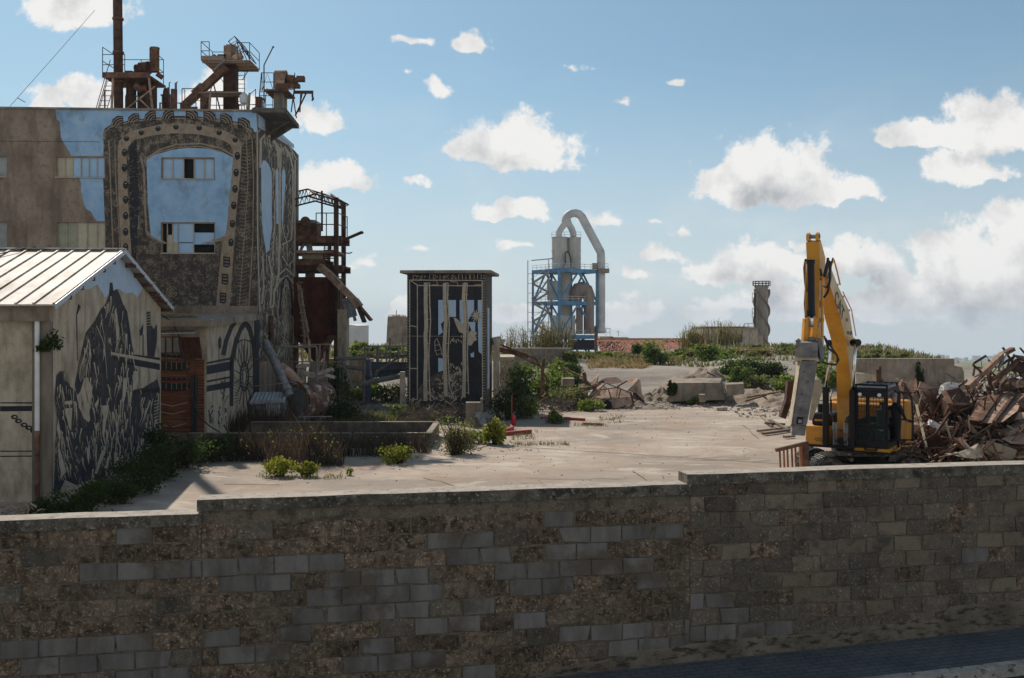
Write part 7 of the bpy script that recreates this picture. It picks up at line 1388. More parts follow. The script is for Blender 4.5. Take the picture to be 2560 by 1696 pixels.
reeds('sparse reed clump nearest the dark tower', 1278, 50, 84, 828, 60, 1); reeds('broad reed clump before the cement tower left leg', 1345, 90, 84, 815, 130, 2); reeds('dense reed clump overlapping the blue frame', 1395, 70, 85, 806, 130, 3); reeds('tall wide reed clump in front of the grey building', 1785, 130, 98, 812, 170, 4); reeds('smaller reed clump at the left of the grey building', 1725, 50, 98, 818, 90, 5)
# brush piles
def brush(name, label, px, py, wpx, hpx, n, seed, mat='bark'):
    rnd.seed(seed); c_ = hitT(px, py); s_ = c_.y / F; b = MB(); w_, h_ = wpx * s_ / 2, hpx * s_
    for i in range(n):
        a = c_ + V((U(-1, 1) * w_, U(-.8, .8) * w_ * .6, U(0, .55) * h_)); d = V((U(-1, 1), U(-.7, .7), U(-.15, .7))) * U(.3, 1.0) * w_ * .55; m = a + d * .5 + V((U(-.1, .1), U(-.1, .1), U(-.1, .15))) * w_ * .4
        e = a + d; e.z = max(c_.z, min(e.z, c_.z + h_)); b.tube([a, m, e], [U(.012, .035), .018, .007], 4, False)
    return b.build(name, T[mat], label=label, category='brush')
brush('brush_pile', 'pile of dry grey branches heaped at the dark tower foot', 1095, 1058, 180, 62, 420, 1); brush('brush_pile', 'dark dry brush pile in front of the green hedge', 1372, 1028, 120, 42, 260, 2); brush('brush_pile', 'tall tangle of bare twigs rising against the dark tower right side', 1165, 1060, 90, 90, 170, 3); brush('dry_twigs', 'pale bare twigs at the far left behind the wall', 30, 1330, 120, 110, 130, 4, 'wood')
b = MB(); b.tube([P(1271, 978, 56), P(1290, 990, 56), P(1318, 998, 56)], [.16, .13, .07], 8); b.build('dead_branch', T['bark'], label='thick bare branch lying over the dark hedge', category='branch')
b = MB(); b.tube([P(1065, 1022, 54), P(1085, 1030, 53.6), P(1100, 1038, 53.4), P(1103, 1032, 53.4)], .06, 6); b.build('dead_branch', T['wood'], label='pale curved branch on the brush pile', category='branch')
b = MB()
for i in range(260): blades(b, PA.hit(U(402, 485), 796) + V((U(-.2, .2), U(-.2, .6), 0)), 2, .15, U(.1, .3), .014, .4)
o = b.build('dry_grass', T['L_dry'], loc=b.v[0], kind='stuff', label='dry straw tuft growing on the annex roof slab', category='grass')
# ================================================================ EXCAVATOR
YAW = R(32); ER = V((math.cos(YAW), -math.sin(YAW), 0)); EB = V((math.sin(YAW), math.cos(YAW), 0)); EO = V((10.72, 31.2, .05))
def LE(x, y, z): return EO + ER * x + EB * y + V((0, 0, z))
exr = thing('excavator', 'yellow tracked demolition excavator with black cab and upright hydraulic hammer', 'excavator', LE(-.3, 1.5, 0))
def lbox(mb, a, b_):                # box in the machine's own axes
    (x0, y0, z0), (x1, y1, z1_) = a, b_
    return mb.hexa([LE(x0, y0, z0), LE(x1, y0, z0), LE(x1, y1, z0), LE(x0, y1, z0)], [LE(x0, y0, z1_), LE(x1, y0, z1_), LE(x1, y1, z1_), LE(x0, y1, z1_)])
def bev(o, w=.02, s=2):
    m = o.modifiers.new('bevel', 'BEVEL'); m.width = w; m.segments = s; m.limit_method = 'ANGLE'; return o
# tracks lie across the picture
for Yt, nm in ((30.75, 0), (33.0, 1)):
    x0, x1 = lat(2022, 31, 0).x + nm * .25, lat(2312, 31, 0).x + nm * .25; r = .58; zc = .62; loop = []
    for i in range(9): a = R(90 + 180 * i / 8); loop.append((x0 + r + r * math.cos(a), zc + r * math.sin(a) * .98))
    for i in range(9): a = R(-90 + 180 * i / 8); loop.append((x1 - r + r * math.cos(a), zc + r * math.sin(a) * .98))
    # resample
    L_ = []; tot = 0; pts = loop + [loop[0]]
    seg = [math.dist(pts[i], pts[i + 1]) for i in range(len(pts) - 1)]; tot = sum(seg); n = 56
    def at(s):
        s %= tot
        for i, q_ in enumerate(seg):
            if s <= q_: t_ = s / q_; return (pts[i][0] + (pts[i + 1][0] - pts[i][0]) * t_, pts[i][1] + (pts[i + 1][1] - pts[i][1]) * t_)
            s -= q_
        return pts[0]
    b = MB()
    for i in range(n):
        p0, p1 = at(tot * i / n), at(tot * (i + .86) / n); d = V((p1[0] - p0[0], 0, p1[1] - p0[1])).normalized(); nn = V((d.z, 0, -d.x)) * -1
        cx_, cz_ = (p0[0] + p1[0]) / 2, (p0[1] + p1[1]) / 2; sag = -.05 * math.sin(math.pi * (cx_ - x0) / (x1 - x0)) if cz_ > 1.0 else 0
        c_ = V((cx_, Yt, cz_ + sag)); b.bar(c_ - d * tot / n * .43, c_ + d * tot / n * .43, .6, .035, (0, 1, 0) if False else (d.z, 0, -d.x))
        out = V((d.z, 0, -d.x)); out = out if out.dot(V((cx_ - (x0 + x1) / 2, 0, cz_ - zc))) > 0 else -out
        for k in (-.3, .1): b.box(c_ + out * .04 + d * k * tot / n, (.02, .58, .05), Matrix.Rotation(-math.atan2(d.z, d.x), 3, 'Y'))
    tkk = b.build('track', T['track'], exr)
    b = MB(); b.boxmm((x0 + .5, Yt - .12, .4), (x1 - .5, Yt + .12, .85)); b.build('track_frame', T['track'], tkk)
    for k, xx in enumerate((x0 + r, x1 - r)):
        b = MB(); b.tube([(xx, Yt - .14, zc), (xx, Yt + .14, zc)], .44, 18); b.tube([(xx, Yt - .18, zc), (xx, Yt + .18, zc)], .14, 12); b.build('sprocket' if k else 'idler', T['track'], tkk)
    for i in range(8): xx, zz, rr_ = (x0 + .75 + i * .45, .24, .12) if i < 6 else (x0 + 1.2 + (i - 6) * 1.2, 1.0, .07); b = MB(); b.tube([(xx, Yt - .14, zz), (xx, Yt + .14, zz)], rr_, 10); b.build('roller', T['track'], tkk)
b = MB(); b.boxmm((10.2, 31.0, .5), (12.0, 32.8, .85)); b.lathe(LE(-.3, 1.6, 0), [(.7, .84), (.7, 1.18)], 24); b.build('car_body', T['black'], exr)
b = MB(); lbox(b, (-1.5, .0, 1.185), (1.0, 3.3, 1.26)); bev(b.build('deck', T['black'], exr))
b = MB(); lbox(b, (-1.52, .05, 1.262), (-.80, 2.0, 1.84)); lbox(b, (-1.53, .04, 1.42), (-.79, .05, 1.44)); bev(b.build('tool_box', T['yellow'], exr), .03)
b = MB(); lbox(b, (-1.40, .3, 1.845), (-.80, 2.2, 2.24)); bev(b.build('side_hood', T['black'], exr), .06, 3)
b = MB(); b.bar(LE(-1.3, .29, 2.02), LE(-.9, .29, 2.02), .04, .06); b.build('hood_handle', T['yellow'], exr)
b = MB(); lbox(b, (-1.52, 2.25, 1.262), (1.0, 3.0, 2.45)); bev(b.build('engine_hood', T['yellow'], exr), .06, 3)
b = MB(); lbox(b, (-1.5, 3.0, 1.1), (1.05, 3.7, 2.55)); bev(b.build('counterweight', T['yellow'], exr), .1, 3)
b = MB(); lbox(b, (-.775, .45, 1.262), (-.05, 2.2, 1.7)); b.build('boom_foot_block', T['yellow'], exr)
# cab
CB = [(0, 0), (1, 0), (1, 1.7), (0, 1.7)]
cab = MB(); lbox(cab, (0, 0, 1.262), (1, 1.7, 1.40)); lbox(cab, (-.02, -.04, 3.02), (1.02, 1.74, 3.14)); 
for x, y in CB: lbox(cab, (min(max(x - .05, 0), .9), min(max(y - .05, 0), 1.6), 1.40), (min(max(x - .05, 0), .9) + .1, min(max(y - .05, 0), 1.6) + .1, 3.02))
lbox(cab, (.1, .003, 1.40), (.9, .05, 1.5)); lbox(cab, (.1, .003, 1.93), (.9, .05, 1.98)); lbox(cab, (.1, .003, 2.86), (.9, .05, 3.02)); lbox(cab, (0.003, .1, 1.4), (.05, 1.6, 2.1)); lbox(cab, (.1, 1.65, 1.4), (.9, 1.697, 2.1)); lbox(cab, (.95, 1.25, 1.4), (.997, 1.6, 3.02))
co = cab.build('cab', T['black'], exr)
for nm, a_, c_ in (('front_pane', (.1, .055, 1.98), (.9, .063, 2.86)), ('lower_pane', (.1, .055, 1.5), (.9, .063, 1.93)), ('side_pane', (.02, .1, 2.1), (.028, 1.6, 3.02)), ('rear_pane', (.1, 1.67, 2.1), (.9, 1.678, 3.02))):
    b = MB(); lbox(b, a_, c_); b.build(nm, T['glass'], co)
b = MB()
for i in range(9): x = .14 + i * .09; b.tube([LE(x, -.05, 1.46), LE(x, -.05, 2.98)], .007, 4)
for z in (1.62, 1.78, 2.1, 2.25, 2.4, 2.55, 2.7, 2.82): b.tube([LE(.08, -.052, z), LE(.92, -.052, z)], .007, 4)
lbox(b, (.03, -.07, 1.42), (.1, -.03, 3.0)); lbox(b, (.9, -.07, 1.42), (.97, -.03, 3.0)); lbox(b, (.1, -.07, 1.42), (.9, -.03, 1.5)); lbox(b, (.1, -.07, 2.9), (.9, -.03, 3.0)); b.build('front_guard', T['black'], co)
b = MB()
for i in range(6): b.tube([LE(.05 + i * .18, .05, 3.22), LE(.05 + i * .18, 1.6, 3.22)], .02, 5)
for y in (.05, 1.6): b.tube([LE(.03, y, 3.22), LE(1.0, y, 3.22)], .03, 5)
for x, y in ((.05, .05), (.97, .05), (.05, 1.6), (.97, 1.6)): b.tube([LE(x, y, 3.14), LE(x, y, 3.22)], .03, 5)
b.build('roof_guard', T['black'], co)
for x in (.2, .78): b = MB(); b.tube([LE(x, -.13, 2.93), LE(x, -.07, 2.93)], .055, 14); b.build('work_lamp', T['lamp'], co)
b = MB(); lbox(b, (.42, .75, 1.4), (.84, 1.2, 1.75)); lbox(b, (.44, 1.12, 1.76), (.82, 1.25, 2.38)); lbox(b, (.52, 1.14, 2.39), (.74, 1.24, 2.62)); bev(b.build('seat', T['seat'], co), .05, 3)
b = MB(); lbox(b, (.3, .55, 1.4), (.42, 1.1, 1.95)); b.tube([LE(.36, .6, 1.95), LE(.36, .56, 2.15)], .025, 6); b.tube([LE(.86, .6, 1.85), LE(.86, .56, 2.1)], .025, 6); b.build('console', T['black'], co)
b = MB(); lbox(b, (.02, -.06, 1.17), (1.0, -.0, 1.256)); lbox(b, (1.003, -.02, 1.1), (1.06, 1.7, 1.256)); b.build('cab_sill', T['yellow'], exr)
b = MB(); lbox(b, (.33, -.12, 1.2), (.38, -.03, 1.36)); lbox(b, (.66, -.12, 1.2), (.71, -.03, 1.36)); lbox(b, (.382, -.12, 1.2), (.658, -.08, 1.24)); b.build('tow_bracket', T['black'], exr)
# open door hinged at the rear post
D0, D1 = LE(1.0, 1.72, 0), LE(1.40, 1.9, 0); dd = (D1 - D0).normalized(); DL = (D1 - D0).length; dn = V((-dd.y, dd.x, 0))
def dbar(mb, s0, z0, s1, z1_, w=.05): mb.bar(D0 + dd * s0 * DL + V((0, 0, z0)), D0 + dd * s1 * DL + V((0, 0, z1_)), w, .05)
b = MB()
for s0, z0, s1, z1_ in ((.04, 1.36, .04, 2.95), (.04, 2.93, .6, 2.9), (.6, 2.9, .9, 2.72), (.9, 2.72, 1.0, 2.1), (1.0, 2.1, .98, 1.36), (.04, 1.38, 1, 1.38), (.04, 2.05, 1, 2.0)): dbar(b, s0, z0, s1, z1_, .07)
dbar(b, .35, 2.05, .35, 2.92, .025); dr_ = b.build('door', T['black'], exr)
b = MB(); b.prism([D0 + dd * s * DL + V((0, 0, z)) for s, z in ((.06, 1.4), (.96, 1.4), (.98, 2.0), (.06, 2.04))], dn * .008); b.prism([D0 + dd * s * DL + V((0, 0, z)) for s, z in ((.06, 2.07), (.97, 2.03), (.88, 2.7), (.6, 2.88), (.06, 2.91))], dn * .008); b.build('door_pane', T['glass'], dr_)
b = MB(); dbar(b, .5, 1.98, .95, 1.96, .06); b.build('door_handle', T['black'], dr_)
# black guard posts either side of the boom and hydraulic fittings
b = MB(); b.tube([LE(-.86, -.05, 1.25), LE(-.86, -.05, 3.0)], .1, 12); b.tube([LE(-.86, -.05, 2.95), LE(-.86, -.05, 3.12)], .13, 12); b.build('boom_cylinder', T['black'], exr, smooth='auto')
b = MB(); b.tube([LE(-.03, -.12, 1.25), LE(-.03, -.12, 3.05)], .09, 12); b.build('boom_cylinder', T['black'], exr, smooth='auto')
b = MB(); b.tube([LE(-.86, -.05, 3.1), P(2079, 860, 31.3)], .048, 10); b.build('cylinder_rod', T['chrome'], exr, smooth=True)
b = MB(); b.tube([LE(-.03, -.12, 3.0), P(2139.5, 856, 30.9)], .055, 10); b.build('cylinder_rod', T['chrome'], exr, smooth=True)
b = MB(); b.tube([P(2147, 857, 30.85), P(2131, 857, 31.1)], .11, 12); b.tube([P(2072, 858, 31.3), P(2086, 858, 31.5)], .1, 12); b.build('cylinder_pin', T['black'], exr)
b = MB()
for x in (-.62, -.54, -.28, -.2):
    b.tube([LE(x, .0, 1.3), LE(x, -.02, 1.75)], .03, 6); b.tube([LE(x, -.02, 1.72), LE(x, -.02, 2.0)], .045, 8)
b.build('fitting', T['steel'], exr)
for q_ in (((-.62, .02, 2.0), (-.66, .0, 2.2), (-.74, .1, 2.35), (-.76, .2, 2.7)), ((-.2, .02, 2.0), (-.15, .0, 2.15), (-.06, .0, 2.3), (-.06, .1, 2.75)), ((-.28, .02, 2.0), (-.2, .0, 2.2), (-.1, 0, 2.3)), ((-.55, -.05, 1.45), (-.42, -.1, 1.3), (-.25, -.05, 1.42))): b = MB(); b.tube([LE(*c_) for c_ in q_], .03, 6); b.build('hose', T['rubber'], exr)
b = MB(); lbox(b, (-.6, .02, 1.262), (-.22, .3, 1.5)); b.build('swivel_block', T['black'], exr)
b = MB()
for x in (-1.35, -1.1, -.95): b.tube([LE(x, .9, 2.24), LE(x, .9, 2.75), LE(x + .02, 1.05, 2.95 if x > -1.3 else 2.8)], .025, 6)
b.tube([LE(-1.45, .7, 2.5), LE(-1.36, .8, 2.82), LE(-1.1, .9, 2.92), LE(-.9, .95, 2.95)], .022, 6); b.tube([LE(-1.33, .9, 2.6), LE(-.95, .9, 2.62)], .02, 6); b.build('handrail', T['steel'], exr)
b = MB(); b.tube([LE(-1.25, .85, 2.24), LE(-1.25, .85, 2.5)], .09, 8); b.tube([LE(-1.15, 1.0, 2.3), LE(-1.1, .95, 2.62)], .07, 8); b.build('filter_can', T['black'], exr)
# boom: traced right plate, extruded to the left
PB2 = Plane(LE(-.13, 0, 0)[:2], EB); BW = .46
def hull(plane, px, width, off=ER): return [plane.hit(x, y) for x, y in px]
BF = [(2129, 1075), (2131, 996), (2125, 934), (2115, 855), (2102, 797), (2086, 747), (2073, 708), (2066, 680)]
BK = [(2139, 1075), (2139, 971), (2137, 900), (2134, 847), (2123, 776), (2108, 742), (2094, 712), (2076, 664)]
b = MB(); fr_ = [PB2.hit(x, y) for x, y in BF]; bk_ = [PB2.hit(x, y) for x, y in BK]; n = len(fr_); vs = []
for a_, c_, lx in zip(fr_, bk_, (2093, 2092, 2091, 2079, 2062, 2061, 2056, 2048)):
    r_ = (lx - CX) / F; bw = max(.4, (a_.x - r_ * a_.y) / (ER.x - r_ * ER.y)); vs += [a_, c_, c_ - ER * bw, a_ - ER * bw]
b.add(vs, [(i * 4 + k, i * 4 + (k + 1) % 4, i * 4 + 4 + (k + 1) % 4, i * 4 + 4 + k) for i in range(n - 1) for k in range(4)] + [(3, 2, 1, 0), (n * 4 - 4, n * 4 - 3, n * 4 - 2, n * 4 - 1)])
for i in range(n - 1): b.m[i * 4] = 1  # right side faces take the paler yellow with painted glare
boom = bev(b.build('boom', [T['yellow'], T['yellowdustglare']], exr), .015)
b = MB()
for i in range(n - 1): b.tube([bk_[i] + EB * .06 - ER * .05, bk_[i + 1] + EB * .06 - ER * .05], .022, 6); b.tube([bk_[i] + EB * .08 - ER * .12, bk_[i + 1] + EB * .08 - ER * .12], .022, 6)
for i in range(1, n): b.box(bk_[i] + EB * .06 - ER * .08, (.16, .12, .06))
b.tube([PB2.hit(2076, 664) + EB * .1, PB2.hit(2085, 650) , PB2.hit(2091, 680) + EB * .1, PB2.hit(2097, 712) + EB * .16], .025, 6); b.tube([PB2.hit(2105, 730) + EB * .12, PB2.hit(2126, 775) + EB * .15, PB2.hit(2131, 800) + EB * .1, PB2.hit(2138, 840) + EB * .1], .018, 6); b.build('boom_pipe', T['yellow'], boom)
b = MB(); b.tube([PB2.hit(2071, 690) + ER * .08, PB2.hit(2071, 690) - ER * (BW + .08)], .1, 14); b.tube([PB2.hit(2116, 800) + ER * .05, PB2.hit(2116, 800) + ER * .0], .05, 10); b.tube([PB2.hit(2126, 833) + ER * .05, PB2.hit(2126, 833)], .06, 10); b.tube([PB2.hit(2119, 832) + ER * .05, PB2.hit(2119, 832)], .05, 10); b.build('pin_boss', T['steel'], boom)
b = MB(); q_ = PB2.hit(2133, 856); b.bar(PB2.hit(2116, 852) + ER * .012, PB2.hit(2137, 858) + ER * .012, .02, .26); b.build('wear_band', T['yellow'], boom)
def text(s, size, o, ux, uz, mat, parent, name, depth=.004):
    cu = bpy.data.curves.new(name, 'FONT'); cu.body = s; cu.size = size; cu.extrude = depth; cu.align_x = 'CENTER'; cu.align_y = 'CENTER'
    ob = bpy.data.objects.new('tmp_text', cu); COL.objects.link(ob); dg = bpy.context.evaluated_depsgraph_get(); me = bpy.data.meshes.new_from_object(ob.evaluated_get(dg)); bpy.data.objects.remove(ob)
    ux = ux.normalized(); uz = (uz - ux * uz.dot(ux)).normalized(); un = ux.cross(uz); o0 = ORG[parent.name]
    for v in me.vertices: v.co = o + ux * v.co.x + uz * v.co.y + un * v.co.z - o0
    me.materials.clear(); me.materials.append(mat); t_ = bpy.data.objects.new(name, me); COL.objects.link(t_); ORG[name] = o0; t_.parent = parent; return t_
T['letter'] = M('white_decal', [(.55, .55, .56), (.62, .62, .63)], 4, .5, bump=0); T['letterdark'] = M('dark_decal', [(.03, .03, .035), (.05, .05, .055)], 4, .5, bump=0)
u1 = (PB2.hit(2116, 800) - PB2.hit(2094, 745)).normalized(); n1_ = EB - u1 * EB.dot(u1)
text('CAT', .62, PB2.hit(2098, 766) + ER * .012, u1, n1_, T['letterdark'], boom, 'boom_lettering')
text('CGT>', .17, LE(-1.0, .035, 1.42), ER, V((0, 0, 1)), T['letterdark'], exr, 'box_lettering')
b = MB(); b.tube([LE(-.93, .02, 1.38), LE(-.93, .05, 1.38)], .04, 12); b.build('reflector', T['lamp'], exr)
# stick
PS2 = Plane(LE(-.16, 0, 0)[:2], EB); SW = .38
SF = [(2046, 868), (2046, 800), (2049, 700), (2050, 650), (2048, 604)]; SK = [(2060, 868), (2060, 800), (2062, 720), (2064, 645), (2052, 600)]
b = MB(); f_ = [PS2.hit(x, y) for x, y in SF]; k_ = [PS2.hit(x, y) for x, y in SK]; n = len(f_); vs = []
for a_, c_ in zip(f_, k_): vs += [a_, c_, c_ - ER * SW, a_ - ER * SW]
b.add(vs, [(i * 4 + k, i * 4 + (k + 1) % 4, i * 4 + 4 + (k + 1) % 4, i * 4 + 4 + k) for i in range(n - 1) for k in range(4)] + [(3, 2, 1, 0), (n * 4 - 4, n * 4 - 3, n * 4 - 2, n * 4 - 1)]); stick = bev(b.build('stick', T['yellow'], exr), .015)
b = MB(); tp_ = PS2.hit(2050, 600)
for o_ in (.02, SW - .1): c_ = tp_ - ER * o_; b.prism([c_ - V((0, 0, .02)) - EB * .12, c_ - V((0, 0, .02)) + EB * .1, c_ + V((0, 0, .17)) + EB * .08, c_ + V((0, 0, .22)), c_ + V((0, 0, .17)) - EB * .1], -ER * .08)
b.build('stick_nose', T['yellow'], stick); b = MB(); b.tube([tp_ + V((0, 0, .1)), tp_ + V((0, 0, .1)) - ER * SW], .06, 12); b.build('nose_pin', T['steel'], stick)
Ys = f_[2].y - .3
b = MB(); b.tube([P(2027, 655, Ys), P(2029, 780, Ys - .05)], .098, 14); b.tube([P(2027, 775, Ys - .05), P(2029, 790, Ys - .05)], .12, 14); b.tube([P(2027, 650, Ys), P(2027, 660, Ys)], .12, 14); b.build('stick_cylinder', T['black'], exr, smooth='auto')
b = MB(); b.tube([P(2029, 788, Ys - .05), P(2030, 815, Ys - .05)], .06, 10); b.build('cylinder_rod', T['chrome'], exr, smooth=True)
for dx in (-14, 10): b = MB(); b.prism([P(2026 + dx, 797, Ys - .1), P(2034 + dx, 795, Ys - .1), P(2035 + dx, 850, Ys - .05), P(2028 + dx, 866, Ys), P(2019 + dx * .8, 866, Ys)], (0, .22, 0)); b.build('link', T['yellow'], exr)
b = MB(); b.tube([P(2014, 812, Ys), P(2046, 812, Ys)], .07, 10); b.tube([P(2022, 850, Ys - .1), P(2034, 850, Ys - .1)], .09, 10); b.build('link_pin', T['steel'], exr)
for pts, r in (([(2052, 700), (2060, 690), (2066, 665), (2070, 648), (2075, 655), (2075, 700), (2070, 730), (2060, 745)], .035), ([(2050, 672), (2054, 690), (2062, 692), (2068, 670), (2070, 645)], .04), ([(2062, 845), (2072, 872), (2090, 885), (2097, 900), (2090, 912), (2070, 910), (2054, 905)], .03), ([(2060, 840), (2080, 870), (2094, 890), (2092, 905)], .022), ([(2058, 715), (2066, 720), (2074, 705), (2078, 660), (2083, 645)], .025), ([(2015, 648), (2011, 670), (2013, 700), (2016, 730)], .04), ([(2014, 725), (2012, 760), (2015, 800)], .03)): b = MB(); b.tube([P(x, y, Ys + .35) for x, y in pts], r, 7); b.build('hose', T['rubber'], exr)
b = MB(); b.tube([P(2014, 655, Ys + .3), P(2014, 790, Ys + .3)], .025, 6); b.tube([P(2056, 690, Ys + .32), P(2055, 845, Ys + .3)], .03, 6); b.box(P(2056, 760, Ys + .3), (.08, .1, .2)); b.box(P(2056, 800, Ys + .3), (.08, .1, .12)); b.build('stick_pipe', T['yellow'], exr)
# hammer bracket and hammer
ham = MB(); Yh = Ys - .35
ham.hexa([P(1991, 892, Yh), P(2041, 894, Yh), P(2050, 888, Yh + .7), P(2000, 886, Yh + .7)], [P(1990, 858, Yh), P(2046, 856, Yh), P(2052, 846, Yh + .7), P(1998, 849, Yh + .7)])
ham.prism([P(2046, 853, Yh), P(2052, 846, Yh + .7), P(2064, 880, Yh + .6), P(2052, 908, Yh + .3)], (0, .12, 0)); ham.prism([P(1990, 852, Yh + .0), P(1998, 846, Yh + .3), P(2004, 858, Yh + .3), P(1994, 862, Yh)], (0, .1, 0)); ham.prism([P(2040, 852, Yh), P(2048, 846, Yh + .3), P(2048, 860, Yh + .3), P(2040, 860, Yh)], (0, .1, 0))
hm = ham.build('hammer_bracket', T['hammer'], exr)
b = MB(); b.hexa([P(1985, 902, Yh + .1), P(2048, 904, Yh + .1), P(2054, 900, Yh + .6), P(1992, 898, Yh + .6)], [P(1992, 892.6, Yh + .1), P(2042, 894.6, Yh + .1), P(2049, 888.6, Yh + .6), P(2000, 887, Yh + .6)]); b.build('flange', T['dust'], hm)
b = MB(); b.hexa([P(1980, 1062, Yh + .1), P(2016, 1064, Yh + .1), P(2018, 1060, Yh + .62), P(1974, 1050, Yh + .62)], [P(2004, 899, Yh + .1), P(2040, 901, Yh + .1), P(2046, 900, Yh + .62), P(1996, 899, Yh + .62)])
ho_ = bev(b.build('hammer_body', T['hammer'], exr), .012)
b = MB(); b.prism([P(2003, 900, Yh + .085), P(1979, 1062, Yh + .085), P(1971, 1058, Yh + .6), P(1995, 899, Yh + .6)], (-.012, 0, 0)); b.build('sunlit_side_plate', T['dust'], exr)  # thin pale plate paints the sunlight on the hammer's left face
b = MB(); b.prism([P(2036, 950, Yh + .66), P(2050, 948, Yh + .66), P(2057, 975, Yh + .66), P(2046, 1010, Yh + .66), P(2030, 1052, Yh + .66), P(2022, 1050, Yh + .66)], (0, .06, 0)); b.build('perforated_plate', T['dust'], exr)
b = MB(); b.hexa([P(1979, 1088, Yh + .12), P(2012, 1090, Yh + .12), P(2013, 1086, Yh + .55), P(1976, 1080, Yh + .55)], [P(1981, 1063, Yh + .12), P(2015, 1065, Yh + .12), P(2016, 1062, Yh + .55), P(1976, 1056, Yh + .55)]); b.build('hammer_foot', T['hammer'], exr)
b = MB(); b.prism([P(1991, 1060, Yh + .09), P(2006, 1061, Yh + .09), P(2008, 1044, Yh + .09), P(1993, 1042, Yh + .09)], (0, .02, 0)); b.build('tool_slot', T['dark'], ho_); b = MB(); b.prism([P(1996, 1058, Yh + .07), P(2004, 1058, Yh + .07), P(2005, 1050, Yh + .07), P(1997, 1049, Yh + .07)], (0, .02, 0)); b.build('retainer_pin', T['steel'], ho_)
b = MB()
for x, y in ((2010, 930), (2020, 955), (2005, 985), (2008, 1005), (2000, 1025)): b.tube([P(x, y, Yh + .085), P(x, y, Yh + .12)], .018, 8)
b.build('bolt', T['dark'], ho_)
b = MB(); b.tube([P(1986, 912, Yh + .3), P(1984, 905, Yh + .3), P(1989, 900, Yh + .3), P(1996, 904, Yh + .3), P(1995, 914, Yh + .3)], .03, 6); b.build('lifting_shackle', T['dust'], ho_)
